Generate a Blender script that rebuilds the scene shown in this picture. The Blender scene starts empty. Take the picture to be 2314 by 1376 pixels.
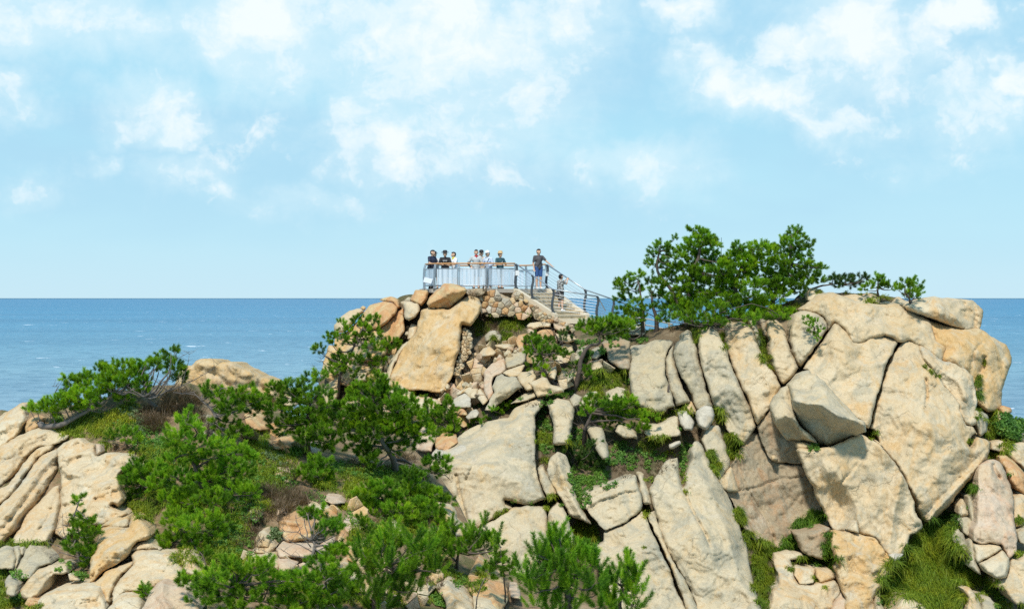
import bpy, bmesh, math, random
import numpy as np
from mathutils import Vector, Matrix
from mathutils.bvhtree import BVHTree
from mathutils.geometry import delaunay_2d_cdt, convex_hull_2d
random.seed(7)
rng = np.random.default_rng(7)
S = bpy.context.scene
COL = S.collection
# ------------------------------------------------------------------ camera
F = 4318.0            # focal length in photo pixels (photo is 2314 wide)
CX, HY = 1157.0, 674.0  # principal column, horizon row
HC = 20.0             # eye height above the sea
cam_d = bpy.data.cameras.new('camera'); cam = bpy.data.objects.new('camera', cam_d); COL.objects.link(cam)
cam.location = (0, 0, HC); cam.rotation_euler = (math.radians(90), 0, 0)
cam_d.sensor_width = 36; cam_d.lens = 36 * F / 2314; cam_d.shift_y = -14 / 2314
cam_d.clip_start = 0.5; cam_d.clip_end = 90000
S.camera = cam
# ------------------------------------------------------------------ world
SUN_EL, SUN_AZ = 52, 14      # sun stands behind the camera, to the left
w = bpy.data.worlds.new('World'); S.world = w; w.use_nodes = True
nt = w.node_tree; nt.nodes.clear()
def N(nt, t, **k):
    n = nt.nodes.new(t)
    for a, b in k.items():
        if a == 'ins':
            for i, v in b.items(): n.inputs[i].default_value = v
        else: setattr(n, a, b)
    return n
def M_(nt, op, a, b=None, c=None, clamp=False):
    n = nt.nodes.new('ShaderNodeMath'); n.operation = op; n.use_clamp = clamp
    for i, v in enumerate((a, b, c)):
        if v is None: continue
        if isinstance(v, (int, float)): n.inputs[i].default_value = v
        else: nt.links.new(v, n.inputs[i])
    return n.outputs[0]
def ramp(nt, fac, stops, interp='LINEAR'):
    n = nt.nodes.new('ShaderNodeValToRGB'); cr = n.color_ramp; cr.interpolation = interp
    while len(cr.elements) < len(stops): cr.elements.new(0.5)
    for e, (p, c) in zip(cr.elements, stops):
        e.position = p; e.color = (*c, 1) if len(c) == 3 else c
    nt.links.new(fac, n.inputs[0]); return n.outputs[0]
def mixc(nt, fac, a, b, mode='MIX'):
    n = nt.nodes.new('ShaderNodeMix'); n.data_type = 'RGBA'; n.blend_type = mode
    for i, v in ((0, fac), (6, a), (7, b)):
        if isinstance(v, (int, float)): n.inputs[i].default_value = v
        elif isinstance(v, tuple): n.inputs[i].default_value = (*v, 1) if len(v) == 3 else v
        else: nt.links.new(v, n.inputs[i])
    return n.outputs[2]
def noise(nt, vec, scale, detail=4, rough=.55, dist=0.0, dim='3D'):
    n = nt.nodes.new('ShaderNodeTexNoise'); n.noise_dimensions = dim
    n.inputs['Scale'].default_value = scale; n.inputs['Detail'].default_value = detail
    n.inputs['Roughness'].default_value = rough; n.inputs['Distortion'].default_value = dist
    if vec is not None: nt.links.new(vec, n.inputs['Vector'])
    return n.outputs[0]
tc = N(nt, 'ShaderNodeTexCoord'); sep = N(nt, 'ShaderNodeSeparateXYZ'); nt.links.new(tc.outputs['Generated'], sep.inputs[0])
az = M_(nt, 'ARCTAN2', sep.outputs[0], sep.outputs[1]); el = M_(nt, 'ARCSINE', sep.outputs[2])
U = M_(nt, 'MULTIPLY', az, F / 1000); V = M_(nt, 'MULTIPLY', el, F / 1000)   # thousandths of a photo pixel of arc
cmb = N(nt, 'ShaderNodeCombineXYZ'); nt.links.new(U, cmb.inputs[0]); nt.links.new(V, cmb.inputs[1])
UV = cmb.outputs[0]
def scaled(nt, v, s, loc=(0, 0, 0)):
    n = nt.nodes.new('ShaderNodeMapping'); n.inputs['Scale'].default_value = s; n.inputs['Location'].default_value = loc
    nt.links.new(v, n.inputs[0]); return n.outputs[0]
# cumulus banks that stand in this sky: (column, row, half width, half height, weight)
CL = [(150,50,190,80,.50),(590,30,150,110,.75),(640,110,90,70,.35),(930,60,190,150,.62),(1130,200,170,120,.42),(1270,50,140,80,.45),
 (850,300,85,75,.46),(1030,350,90,36,.30),(1560,5,70,45,.65),(1430,370,120,45,.45),(1575,150,50,50,.3),(1815,112,70,38,.62),(1930,70,130,110,.55),
 (2180,38,62,45,.80),(2285,198,55,34,.62),(2200,230,90,70,.32),(1685,212,75,42,.60),(330,250,95,50,.32),(60,235,60,45,.36),(420,285,60,28,.4),
 (245,385,35,22,.3),(110,440,40,30,.18),(700,465,110,25,.18),(1880,290,60,35,.22),(380,400,80,40,.2)]
warp = noise(nt, UV, 7.0, 4, .6, dim='2D'); warp2 = noise(nt, scaled(nt, UV, (1,1,1), (3.3,1.7,0)), 7.0, 4, .6, dim='2D')
Uw = M_(nt, 'ADD', U, M_(nt, 'MULTIPLY', M_(nt, 'SUBTRACT', warp, .5), .20)); Vw = M_(nt, 'ADD', V, M_(nt, 'MULTIPLY', M_(nt, 'SUBTRACT', warp2, .5), .16))
tot = None
for (cx, cy, rx, ry, a) in CL:
    du = M_(nt, 'MULTIPLY', M_(nt, 'SUBTRACT', Uw, (cx - CX) / 1000), 1000 / rx)
    dv = M_(nt, 'MULTIPLY', M_(nt, 'SUBTRACT', Vw, (HY - cy) / 1000), 1000 / ry)
    r2 = M_(nt, 'ADD', M_(nt, 'MULTIPLY', du, du), M_(nt, 'MULTIPLY', dv, dv))
    g = M_(nt, 'MULTIPLY', M_(nt, 'POWER', 2.0, M_(nt, 'MULTIPLY', r2, -.85)), a * 1.12)
    tot = g if tot is None else M_(nt, 'MAXIMUM', tot, g)
n1 = noise(nt, scaled(nt, UV, (1, 1.4, 1)), 2.7, 6, .55, .4, dim='2D')
n2 = noise(nt, scaled(nt, UV, (1, 1.3, 1), (5, 2, 0)), 10.0, 6, .62, .3, dim='2D')
bank = noise(nt, scaled(nt, UV, (.6, 2.2, 1), (1, 7, 0)), 1.5, 4, .5, .3, dim='2D')
vo = N(nt, 'ShaderNodeTexVoronoi'); vo.voronoi_dimensions = '2D'; vo.feature = 'F1'; vo.inputs['Scale'].default_value = 9; vo.inputs['Detail'].default_value = 3; vo.inputs['Roughness'].default_value = .6; 
cw = N(nt, 'ShaderNodeCombineXYZ'); nt.links.new(Uw, cw.inputs[0]); nt.links.new(Vw, cw.inputs[1]); nt.links.new(cw.outputs[0], vo.inputs['Vector'])
puff = M_(nt, 'SUBTRACT', .50, vo.outputs['Distance'])
base = M_(nt, 'ADD', M_(nt, 'MULTIPLY', M_(nt, 'SUBTRACT', n1, .5), .9), M_(nt, 'MULTIPLY', M_(nt, 'SUBTRACT', n2, .5), .5))
hi = M_(nt, 'MULTIPLY', V, 1.6, clamp=True)
dens = M_(nt, 'ADD', M_(nt, 'ADD', base, tot), M_(nt, 'MULTIPLY', M_(nt, 'SUBTRACT', bank, .5), .5))
d2 = M_(nt, 'ADD', dens, M_(nt, 'MULTIPLY', puff, .32))
fade = ramp(nt, hi, [(.06,(0,0,0)),(.45,(1,1,1))])
veil = M_(nt, 'ADD', M_(nt, 'MULTIPLY', M_(nt, 'POWER', tot, .45), .85), M_(nt, 'MULTIPLY', base, .75))
thin = M_(nt, 'MULTIPLY', ramp(nt, veil, [(.05, (0,0,0)), (.70, (1,1,1))], 'EASE'), fade)
mid = M_(nt, 'MULTIPLY', ramp(nt, d2, [(.08, (0,0,0)), (.34, (1,1,1))], 'EASE'), fade)
core = M_(nt, 'MULTIPLY', ramp(nt, M_(nt, 'ADD', d2, M_(nt, 'MULTIPLY', M_(nt, 'SUBTRACT', n2, .5), .3)), [(.28, (0,0,0)), (.60, (1,1,1))], 'EASE'), fade)
skyg = ramp(nt, M_(nt, 'MULTIPLY', el, 1 / 1.5708, clamp=True), [(0, (.575,.825,.955)), (.02, (.49,.80,.955)), (.06, (.41,.76,.94)), (.10, (.37,.73,.93)), (.25, (.20,.50,.84)), (1, (.12,.33,.68))])
nish = N(nt, 'ShaderNodeTexSky'); nish.sky_type = 'NISHITA'; nish.sun_disc = False
nish.sun_elevation = math.radians(SUN_EL); nish.sun_rotation = math.radians(180 + SUN_AZ); nish.air_density = 1.0; nish.dust_density = .6
ns = N(nt, 'ShaderNodeVectorMath', operation='SCALE'); nt.links.new(nish.outputs[0], ns.inputs[0]); ns.inputs['Scale'].default_value = .085
sky = mixc(nt, .12, skyg, ns.outputs[0])
greyp = ramp(nt, bank, [(.42, (0,0,0)), (.6, (1,1,1))])
sky = mixc(nt, M_(nt, 'MULTIPLY', greyp, M_(nt, 'MULTIPLY', fade, .50)), sky, (.40, .66, .85))
sky = mixc(nt, M_(nt, 'MULTIPLY', thin, .72), sky, (.72, .895, .965))
sky = mixc(nt, M_(nt, 'MULTIPLY', mid, .50), sky, (.86, .945, .98))
sky = mixc(nt, M_(nt, 'MULTIPLY', core, .58), sky, (.96, .985, .985))
below = M_(nt, 'GREATER_THAN', 0.0, sep.outputs[2])
sky = mixc(nt, below, sky, (.12, .26, .38))
bg = N(nt, 'ShaderNodeBackground'); nt.links.new(sky, bg.inputs[0]); bg.inputs[1].default_value = .97
out = N(nt, 'ShaderNodeOutputWorld'); nt.links.new(bg.outputs[0], out.inputs[0])
w.cycles.sampling_method = 'MANUAL'; w.cycles.sample_map_resolution = 512
# ------------------------------------------------------------------ sun, exposure
sl = bpy.data.lights.new('sun', 'SUN'); sun = bpy.data.objects.new('sun', sl); COL.objects.link(sun)
sl.energy = 3.9; sl.angle = math.radians(6); sl.color = (1, .945, .86)
a_, e_ = math.radians(SUN_AZ), math.radians(SUN_EL)
sd = Vector((-math.sin(a_) * math.cos(e_), -math.cos(a_) * math.cos(e_), math.sin(e_)))
sun.rotation_euler = sd.to_track_quat('Z', 'Y').to_euler(); sun.location = (-20, -20, 60)
S.view_settings.view_transform = 'Standard'; S.view_settings.look = 'None'; S.view_settings.gamma = 1
S.view_settings.use_curve_mapping = False; S.view_settings.exposure = 0.12
S.render.engine = 'CYCLES'; S.cycles.max_bounces = 5; S.cycles.transparent_max_bounces = 12; S.cycles.use_denoising = False; S.cycles.sample_clamp_indirect = 3; S.cycles.sample_clamp_direct = 12
# ------------------------------------------------------------------ helpers
FR = {'A': (1380,700,3.8225), 'B': (1740,640,3.822), 'C': (1600,980,3.475), 'D': (1950,900,2.89), 'E': (960,880,2.775), 'F': (1320,880,2.775),
      'G': (0,880,2.775), 'H': (160,1100,4.985), 'I': (560,1000,3.66), 'J': (720,640,4.3), 'K': (1000,720,5.26), 'L': (400,800,4.586),
      'M': (1380,500,3.17), 'N': (0,750,2.1986), 'P': (550,700,2.035), 'Q': (950,850,2.616), 'S': (930,530,4.628), 'X': (0,0,1.0)}
def fx(fr, s):
    """'x,y x,y' in a survey sheet's own units -> list of (column,row)"""
    x0, y0, k = FR[fr]
    if isinstance(s, str): s = [tuple(float(q) for q in p.split(',')) for p in s.split()]
    return [(x0 + x / k, y0 + y / k) for x, y in s]
def W(px, py, Y): return Vector(((px - CX) / F * Y, Y, HC + (HY - py) / F * Y))
def tag(o, label=None, cat=None, group=None, kind=None):
    if label: o['label'] = label
    if cat: o['category'] = cat
    if group: o['group'] = group
    if kind: o['kind'] = kind
    return o
def link(name, me, mat=None, parent=None):
    o = bpy.data.objects.new(name, me); COL.objects.link(o)
    if mat is not None and not me.materials: me.materials.append(mat)
    if parent is not None: o.parent = parent
    return o
def empty(name, loc, rz=0, label=None, cat=None, group=None):
    o = bpy.data.objects.new(name, None); COL.objects.link(o); o.location = loc; o.rotation_euler = (0, 0, rz)
    o.empty_display_size = .2
    return tag(o, label, cat, group)
def np_mesh(name, V, T, nper=3, smooth=False, col=None):
    me = bpy.data.meshes.new(name); V = np.asarray(V, np.float32).reshape(-1, 3); T = np.asarray(T, np.int32).reshape(-1, nper)
    me.vertices.add(len(V)); me.vertices.foreach_set('co', V.ravel())
    me.loops.add(T.size); me.loops.foreach_set('vertex_index', T.ravel())
    me.polygons.add(len(T)); me.polygons.foreach_set('loop_start', np.arange(0, T.size, nper, dtype=np.int32))
    me.update(calc_edges=True)
    me.polygons.foreach_set('use_smooth', np.full(len(T), bool(smooth)))
    if col is not None:
        at = me.attributes.new('tone', 'FLOAT', 'POINT'); at.data.foreach_set('value', np.asarray(col, np.float32))
    return me
# numpy value noise
def _h(i, j, k):
    n = (i * 374761393 + j * 668265263 + k * 2147483647 ^ (i * j + k * 97)).astype(np.int64)
    n = (n ^ (n >> 13)) * 1274126177 & 0x7fffffff
    return ((n ^ (n >> 16)) & 0xffff) / 65535.0
def vnoise(P):
    f = np.floor(P); i = f.astype(np.int64); t = P - f; t = t * t * t * (t * (t * 6 - 15) + 10)
    r = 0
    for a in (0, 1):
        for b in (0, 1):
            for c in (0, 1):
                wgt = (t[:, 0] if a else 1 - t[:, 0]) * (t[:, 1] if b else 1 - t[:, 1]) * (t[:, 2] if c else 1 - t[:, 2])
                r = r + wgt * _h(i[:, 0] + a, i[:, 1] + b, i[:, 2] + c)
    return r - .5
ROT = np.array([[.8, .6, 0], [-.48, .64, .6], [.36, -.48, .8]])
def fbm(P, sc, oct=4, g=.5):
    r = 0; a = 1.0; Q = P * sc
    for o in range(oct):
        r = r + a * vnoise(Q + 31.7 * o); Q = Q @ ROT.T * 2.03; a *= g
    return r
def rbf_fit(pts):
    P = np.array(pts, float); X = P[:, :2] / 300; n = len(X)
    D = np.linalg.norm(X[:, None] - X[None], axis=2) + np.eye(n) * .0
    A = np.zeros((n + 3, n + 3)); A[:n, :n] = D - np.eye(n) * .15; A[:n, n] = 1; A[:n, n + 1:] = X; A[n:, :n] = A[:n, n:].T
    c = np.linalg.solve(A, np.concatenate([P[:, 2], np.zeros(3)]))
    def f(px, py):
        q = np.stack([np.atleast_1d(px), np.atleast_1d(py)], 1) / 300
        d = np.linalg.norm(q[:, None] - X[None], axis=2)
        return d @ c[:n] + c[n] + q @ c[n + 1:]
    return f
# distance (m) of the rock faces along the survey sheet: DH headland and knoll, DL near hillside
DH = rbf_fit([(700,760,89),(750,720,88),(740,900,84),(800,900,83),(900,690,86.3),(1000,660,85.6),(900,900,82),(1000,900,81),(1090,680,84.6),(1180,690,84.2),(1100,760,83.2),(1200,780,82.2),
 (1300,740,82.2),(1330,720,83),(1420,715,83),(1100,850,80.5),(1150,920,77),(1250,870,77.5),(1350,850,77.5),(1250,940,75.5),(1100,950,75.5),(1000,1050,73),(960,960,78),(1100,1150,71.3),(1000,1200,71.5),
 (1150,1300,69.5),(1330,1000,74.6),(1400,960,75.3),(1400,1050,73.6),(1500,1010,74.6),(1450,1100,72.5),(1400,1376,68.5),(1600,1200,71),(1700,1376,69),(1500,760,78.5),(1500,930,76),(1700,730,79),(1700,1000,75.6),
 (1850,680,80),(1850,800,77.3),(1850,1000,75.4),(1720,1150,75.2),(1780,1200,74.6),(1850,1376,71),(2100,690,80.5),(2150,800,78.5),(2150,950,76.6),(2100,1130,74.6),(2050,1376,70.5),(2120,1250,73.4),(2270,800,81),(2314,1000,78.5),
 (2280,1200,74.5),(2314,1376,71.5),(1950,900,76.4),(1400,1500,66),(2000,1500,68),(1100,1500,66.5),(2400,1500,69),(2450,1000,79),(700,1100,80),(700,1500,75)])
DL = rbf_fit([(0,910,68),(150,880,67),(300,850,66),(420,850,67),(520,830,74),(610,900,70),(720,940,70),(850,980,70),(950,1020,69),(1060,1180,65),(1100,1260,63),
 (0,1050,64),(150,1000,64),(300,980,63.5),(0,1220,59.5),(200,1180,60),(330,1060,61.5),(500,1000,63),(600,1100,61.5),(800,1100,63),(950,1180,63),(700,1200,58.5),(850,1250,58.5),(1000,1300,58),
 (0,1376,55),(300,1376,54.5),(600,1376,54),(900,1376,55),(1100,1376,56),(1300,1376,57),(0,1600,50),(600,1600,48),(1200,1600,50),(-200,1376,55),(-200,950,68),(400,1150,59.5),(1460,1400,57)])
# ------------------------------------------------------------------ materials
MATS = {}
def new_mat(name):
    m = bpy.data.materials.new(name); m.use_nodes = True; n = m.node_tree; n.nodes.clear()
    o = n.nodes.new('ShaderNodeOutputMaterial'); MATS[name] = m
    return m, n, o
def plain(name, col, rough=.6, metal=0, var=.12, bump=0, bscale=40):
    m, n, o = new_mat(name); b = n.nodes.new('ShaderNodeBsdfPrincipled'); n.links.new(b.outputs[0], o.inputs[0])
    t = n.nodes.new('ShaderNodeTexCoord'); k = noise(n, t.outputs['Object'], 9, 4)
    c = mixc(n, k, tuple(x * (1 - var) for x in col), tuple(min(1, x * (1 + var)) for x in col)); n.links.new(c, b.inputs['Base Color'])
    b.inputs['Roughness'].default_value = rough; b.inputs['Metallic'].default_value = metal
    if bump:
        bp = n.nodes.new('ShaderNodeBump'); bp.inputs['Strength'].default_value = bump; bp.inputs['Distance'].default_value = .02
        n.links.new(noise(n, t.outputs['Object'], bscale, 4), bp.inputs['Height']); n.links.new(bp.outputs[0], b.inputs['Normal'])
    return m
def rockmat(name, base, alt, stain, s_lo, s_hi, grey=(.33,.31,.26), g_lo=.5, g_hi=.66, bump=.5, speck=.20):
    m, n, o = new_mat(name); b = n.nodes.new('ShaderNodeBsdfPrincipled'); n.links.new(b.outputs[0], o.inputs[0])
    g = n.nodes.new('ShaderNodeNewGeometry'); P = g.outputs['Position']
    big = noise(n, P, .5, 5, .6, .8); c = mixc(n, ramp(n, big, [(.40,(0,0,0)),(.60,(1,1,1))]), base, alt)
    gr = noise(n, scaled(n, P, (1,1,.5), (9,4,2)), .85, 7, .66, 1.0); c = mixc(n, M_(n, 'MULTIPLY', ramp(n, gr, [(g_lo,(0,0,0)),(g_hi,(1,1,1))]), .95), c, tuple(x * .92 for x in grey))
    st = noise(n, scaled(n, P, (1.2,1.2,.45), (3,8,5)), .75, 7, .68, 1.5)
    c = mixc(n, M_(n, 'MULTIPLY', ramp(n, st, [(s_lo - .03,(0,0,0)),(s_hi - .05,(1,1,1))]), .75), c, stain)
    rust = noise(n, scaled(n, P, (1,1,.6), (13,1,5)), 1.9, 7, .72, .9)
    c = mixc(n, M_(n, 'MULTIPLY', ramp(n, rust, [(.56,(0,0,0)),(.68,(1,1,1))]), .5), c, tuple(x * .62 for x in stain))
    wht = noise(n, scaled(n, P, (1,1,.8), (3,21,5)), 1.4, 7, .7, .5)
    c = mixc(n, M_(n, 'MULTIPLY', ramp(n, wht, [(.56,(0,0,0)),(.68,(1,1,1))]), .35), c, (.66,.60,.50))
    crk = n.nodes.new('ShaderNodeTexVoronoi'); crk.feature = 'DISTANCE_TO_EDGE'; crk.inputs['Scale'].default_value = .62; crk.inputs['Detail'].default_value = 1
    wp = n.nodes.new('ShaderNodeVectorMath'); wp.operation = 'ADD'; n.links.new(P, wp.inputs[0]); nc = n.nodes.new('ShaderNodeTexNoise'); nc.inputs['Scale'].default_value = 1.1; nc.inputs['Detail'].default_value = 6; n.links.new(P, nc.inputs['Vector']); n.links.new(nc.outputs['Color'], wp.inputs[1]); n.links.new(wp.outputs[0], crk.inputs['Vector'])
    ck = ramp(n, crk.outputs['Distance'], [(0,(1,1,1)),(.014,(0,0,0))]); msk = ramp(n, noise(n, scaled(n, P, (1,1,1), (31,7,3)), .8, 3), [(.47,(0,0,0)),(.6,(1,1,1))]); ck = M_(n, 'MULTIPLY', ck, msk)
    c = mixc(n, M_(n, 'MULTIPLY', ck, .42), c, (.16,.115,.065))
    sp = noise(n, P, 9, 4, .8); c = mixc(n, speck * .8, c, ramp(n, sp, [(.30,(.13,.10,.06)),(.47,(.46,.37,.23)),(.66,(.78,.68,.48))]))
    sp2 = noise(n, P, 30, 2, .7); c = mixc(n, speck, c, ramp(n, sp2, [(.30,(.06,.05,.03)),(.48,(.46,.37,.23)),(.68,(.85,.75,.56))]))
    n.links.new(c, b.inputs['Base Color']); b.inputs['Roughness'].default_value = .95; b.inputs['Specular IOR Level'].default_value = .12
    h = M_(n, 'ADD', M_(n, 'MULTIPLY', noise(n, P, 5, 6, .62, .3), .75), M_(n, 'MULTIPLY', sp2, .45))
    h = M_(n, 'ADD', h, M_(n, 'MULTIPLY', noise(n, P, 1.7, 5, .6, .5), .7)); h = M_(n, 'SUBTRACT', h, M_(n, 'MULTIPLY', ck, .5))
    bp = n.nodes.new('ShaderNodeBump'); bp.inputs['Strength'].default_value = bump; bp.inputs['Distance'].default_value = .11
    n.links.new(h, bp.inputs['Height']); n.links.new(bp.outputs[0], b.inputs['Normal'])
    return m
rockmat('granite_pale', (.57,.475,.315), (.55,.435,.265), (.55,.35,.13), .58, .74, grey=(.37,.345,.255), g_lo=.46, g_hi=.60)
rockmat('granite_warm', (.61,.485,.31), (.59,.43,.235), (.58,.33,.10), .52, .70, grey=(.42,.375,.265), g_lo=.50, g_hi=.64)
rockmat('granite_orange', (.58,.37,.15), (.60,.42,.19), (.52,.18,.03), .45, .60, grey=(.46,.37,.22), g_lo=.54, g_hi=.68)
rockmat('granite_ochre', (.61,.475,.29), (.59,.42,.21), (.60,.31,.06), .42, .62, grey=(.48,.43,.33), g_lo=.50, g_hi=.64)
rockmat('granite_grey', (.44,.385,.265), (.48,.39,.235), (.48,.31,.13), .60, .76, grey=(.31,.295,.225), g_lo=.46, g_hi=.60)
rockmat('granite_cream', (.64,.54,.37), (.60,.44,.25), (.60,.33,.10), .52, .68, grey=(.43,.40,.31), g_lo=.52, g_hi=.66)
rockmat('granite_pink', (.60,.45,.33), (.57,.42,.27), (.54,.28,.15), .50, .68, grey=(.50,.43,.33), g_lo=.54, g_hi=.68)
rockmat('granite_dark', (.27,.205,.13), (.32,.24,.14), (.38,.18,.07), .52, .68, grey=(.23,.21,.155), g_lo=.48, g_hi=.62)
rockmat('granite_white', (.60,.555,.46), (.54,.48,.37), (.50,.39,.24), .60, .76, grey=(.36,.345,.29), g_lo=.50, g_hi=.62)
def soilmat(name, a, b_, c_, moss, m_lo, m_hi):
    m, n, o = new_mat(name); b = n.nodes.new('ShaderNodeBsdfPrincipled'); n.links.new(b.outputs[0], o.inputs[0])
    g = n.nodes.new('ShaderNodeNewGeometry'); P = g.outputs['Position']
    c = mixc(n, ramp(n, noise(n, P, .7, 5, .6, .5), [(.4,(0,0,0)),(.6,(1,1,1))]), a, b_)
    c = mixc(n, ramp(n, noise(n, scaled(n, P, (1,1,1), (5,2,7)), 1.3, 6, .65, .6), [(.52,(0,0,0)),(.62,(1,1,1))]), c, c_)
    c = mixc(n, ramp(n, noise(n, scaled(n, P, (1,1,1), (1,12,3)), 1.1, 6, .65, .4), [(m_lo,(0,0,0)),(m_hi,(1,1,1))]), c, moss)
    sp = noise(n, P, 22, 3, .8); c = mixc(n, .35, c, ramp(n, sp, [(.3,(.05,.04,.02)),(.5,(.22,.17,.10)),(.7,(.42,.34,.22))]))
    n.links.new(c, b.inputs['Base Color']); b.inputs['Roughness'].default_value = .97; b.inputs['Specular IOR Level'].default_value = .1
    bp = n.nodes.new('ShaderNodeBump'); bp.inputs['Strength'].default_value = .8; bp.inputs['Distance'].default_value = .12
    n.links.new(M_(n, 'ADD', noise(n, P, 6, 6, .7), M_(n, 'MULTIPLY', sp, .4)), bp.inputs['Height']); n.links.new(bp.outputs[0], b.inputs['Normal'])
    return m
soilmat('hill_soil', (.36,.24,.135), (.25,.155,.085), (.45,.33,.20), (.09,.11,.03), .50, .62)
soilmat('headland_soil', (.20,.14,.09), (.14,.10,.06), (.30,.23,.15), (.06,.075,.028), .50, .60)
def leafmat(name, dark, mid, light, transl=.30, rough=.55, hue=None):
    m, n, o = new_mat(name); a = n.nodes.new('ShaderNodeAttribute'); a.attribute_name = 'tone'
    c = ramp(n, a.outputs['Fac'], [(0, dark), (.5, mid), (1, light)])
    g = n.nodes.new('ShaderNodeNewGeometry')
    k = noise(n, g.outputs['Position'], 1.1, 3, .6)
    c = mixc(n, ramp(n, k, [(.4,(0,0,0)),(.62,(1,1,1))]), c, mixc(n, 1.0, c, hue or (1.25,1.05,.7), 'MULTIPLY'))
    b = n.nodes.new('ShaderNodeBsdfPrincipled'); n.links.new(c, b.inputs['Base Color']); b.inputs['Roughness'].default_value = rough
    b.inputs['Specular IOR Level'].default_value = .3
    t = n.nodes.new('ShaderNodeBsdfTranslucent'); n.links.new(mixc(n, 1.0, c, (1.5,1.5,.5), 'MULTIPLY'), t.inputs[0])
    x = n.nodes.new('ShaderNodeMixShader'); x.inputs[0].default_value = transl
    n.links.new(b.outputs[0], x.inputs[1]); n.links.new(t.outputs[0], x.inputs[2]); n.links.new(x.outputs[0], o.inputs[0])
    return m
leafmat('pine_needles', (.035,.095,.008), (.155,.325,.016), (.37,.58,.025), .46)
leafmat('pine_needles_dark', (.018,.045,.014), (.045,.110,.024), (.10,.19,.035), .3)
leafmat('pine_needles_bright', (.045,.120,.010), (.185,.385,.020), (.40,.61,.035), .46)
leafmat('grass_blades', (.075,.120,.015), (.170,.270,.022), (.33,.42,.045), .4, hue=(1.3,1.05,.7))
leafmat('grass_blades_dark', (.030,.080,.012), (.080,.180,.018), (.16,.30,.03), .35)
leafmat('grass_blades_yellow', (.09,.13,.02), (.21,.31,.03), (.38,.44,.06), .4)
leafmat('broad_leaves', (.045,.120,.018), (.11,.25,.04), (.22,.39,.09), .3)
leafmat('sage_leaves', (.08,.13,.05), (.15,.22,.09), (.26,.33,.16), .3, hue=(1,1,1))
leafmat('dry_stalks', (.10,.065,.04), (.20,.14,.09), (.34,.26,.17), .2, hue=(1,1,1))
plain('bark', (.105,.080,.062), .9, var=.45, bump=.8, bscale=25)
plain('grey_bark', (.17,.145,.125), .9, var=.4, bump=.6, bscale=25)
plain('steel', (.42,.45,.47), .38, .75, .08)
plain('dark_steel', (.10,.11,.12), .45, .6, .1)
plain('wood_rail', (.52,.26,.09), .45, 0, .2)
plain('concrete', (.40,.36,.30), .9, 0, .12, .4)
rockmat('cut_stone', (.55,.47,.35), (.50,.41,.29), (.50,.36,.20), .60, .76, grey=(.44,.40,.33), bump=.25)
plain('stair_tread', (.62,.54,.40), .9, 0, .10, .2); plain('stair_riser', (.54,.44,.29), .92, 0, .14, .3)  # treads paler than risers: the brightness of lit treads is put into the colour
plain('white_paint', (.72,.73,.72), .5)
# ------------------------------------------------------------------ rock builder
ALLV, ALLF, NV = [], [], [0]
def register(V, T):
    ALLV.append(np.asarray(V, float)); ALLF.append(np.asarray(T, int) + NV[0]); NV[0] += len(V)
def smooth_poly(P, step, jit, seed, k=.5):
    P = np.array(P, float); n = len(P); outp = []
    for i in range(n):
        p0, p1, p2, p3 = P[i - 1], P[i], P[(i + 1) % n], P[(i + 2) % n]
        m = max(1, int(round(np.linalg.norm(p2 - p1) / step)))
        for j in range(m):
            t = j / m
            cr = .5 * ((2 * p1) + (-p0 + p2) * t + (2 * p0 - 5 * p1 + 4 * p2 - p3) * t * t + (-p0 + 3 * p1 - 3 * p2 + p3) * t ** 3)
            outp.append(k * cr + (1 - k) * (p1 + (p2 - p1) * t))
    O = np.array(outp); n = len(O)
    if n < 3: return P
    tan = np.roll(O, -1, 0) - np.roll(O, 1, 0); tan /= np.linalg.norm(tan, axis=1)[:, None] + 1e-9
    nor = np.stack([tan[:, 1], -tan[:, 0]], 1)
    Q = np.concatenate([O / 14, np.full((n, 1), seed * 1.37)], 1)
    return O + nor * (fbm(Q, 1, 3)[:, None] * 2 * jit)
def seg_dist(Q, P, closed=True):
    P = np.asarray(P, float); A = P if closed else P[:-1]; B = np.roll(P, -1, 0) if closed else P[1:]
    d = np.full(len(Q), 1e9); ab = B - A; L = (ab ** 2).sum(1) + 1e-9
    for a, v, l in zip(A, ab, L):
        t = np.clip(((Q - a) @ v) / l, 0, 1); d = np.minimum(d, ((Q - a - t[:, None] * v) ** 2).sum(1))
    return np.sqrt(d)
def inside(Q, P):
    r = np.zeros(len(Q), bool); x, y = Q[:, 0], Q[:, 1]; n = len(P)
    for i in range(n):
        x1, y1 = P[i]; x2, y2 = P[(i + 1) % n]
        if y1 == y2: continue
        c = ((y1 > y) != (y2 > y)) & (x < (x2 - x1) * (y - y1) / (y2 - y1) + x1); r ^= c
    return r
def area(P):
    P = np.asarray(P); x, y = P[:, 0], P[:, 1]; return .5 * (x @ np.roll(y, -1) - y @ np.roll(x, -1))
CNT = [0]
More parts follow.
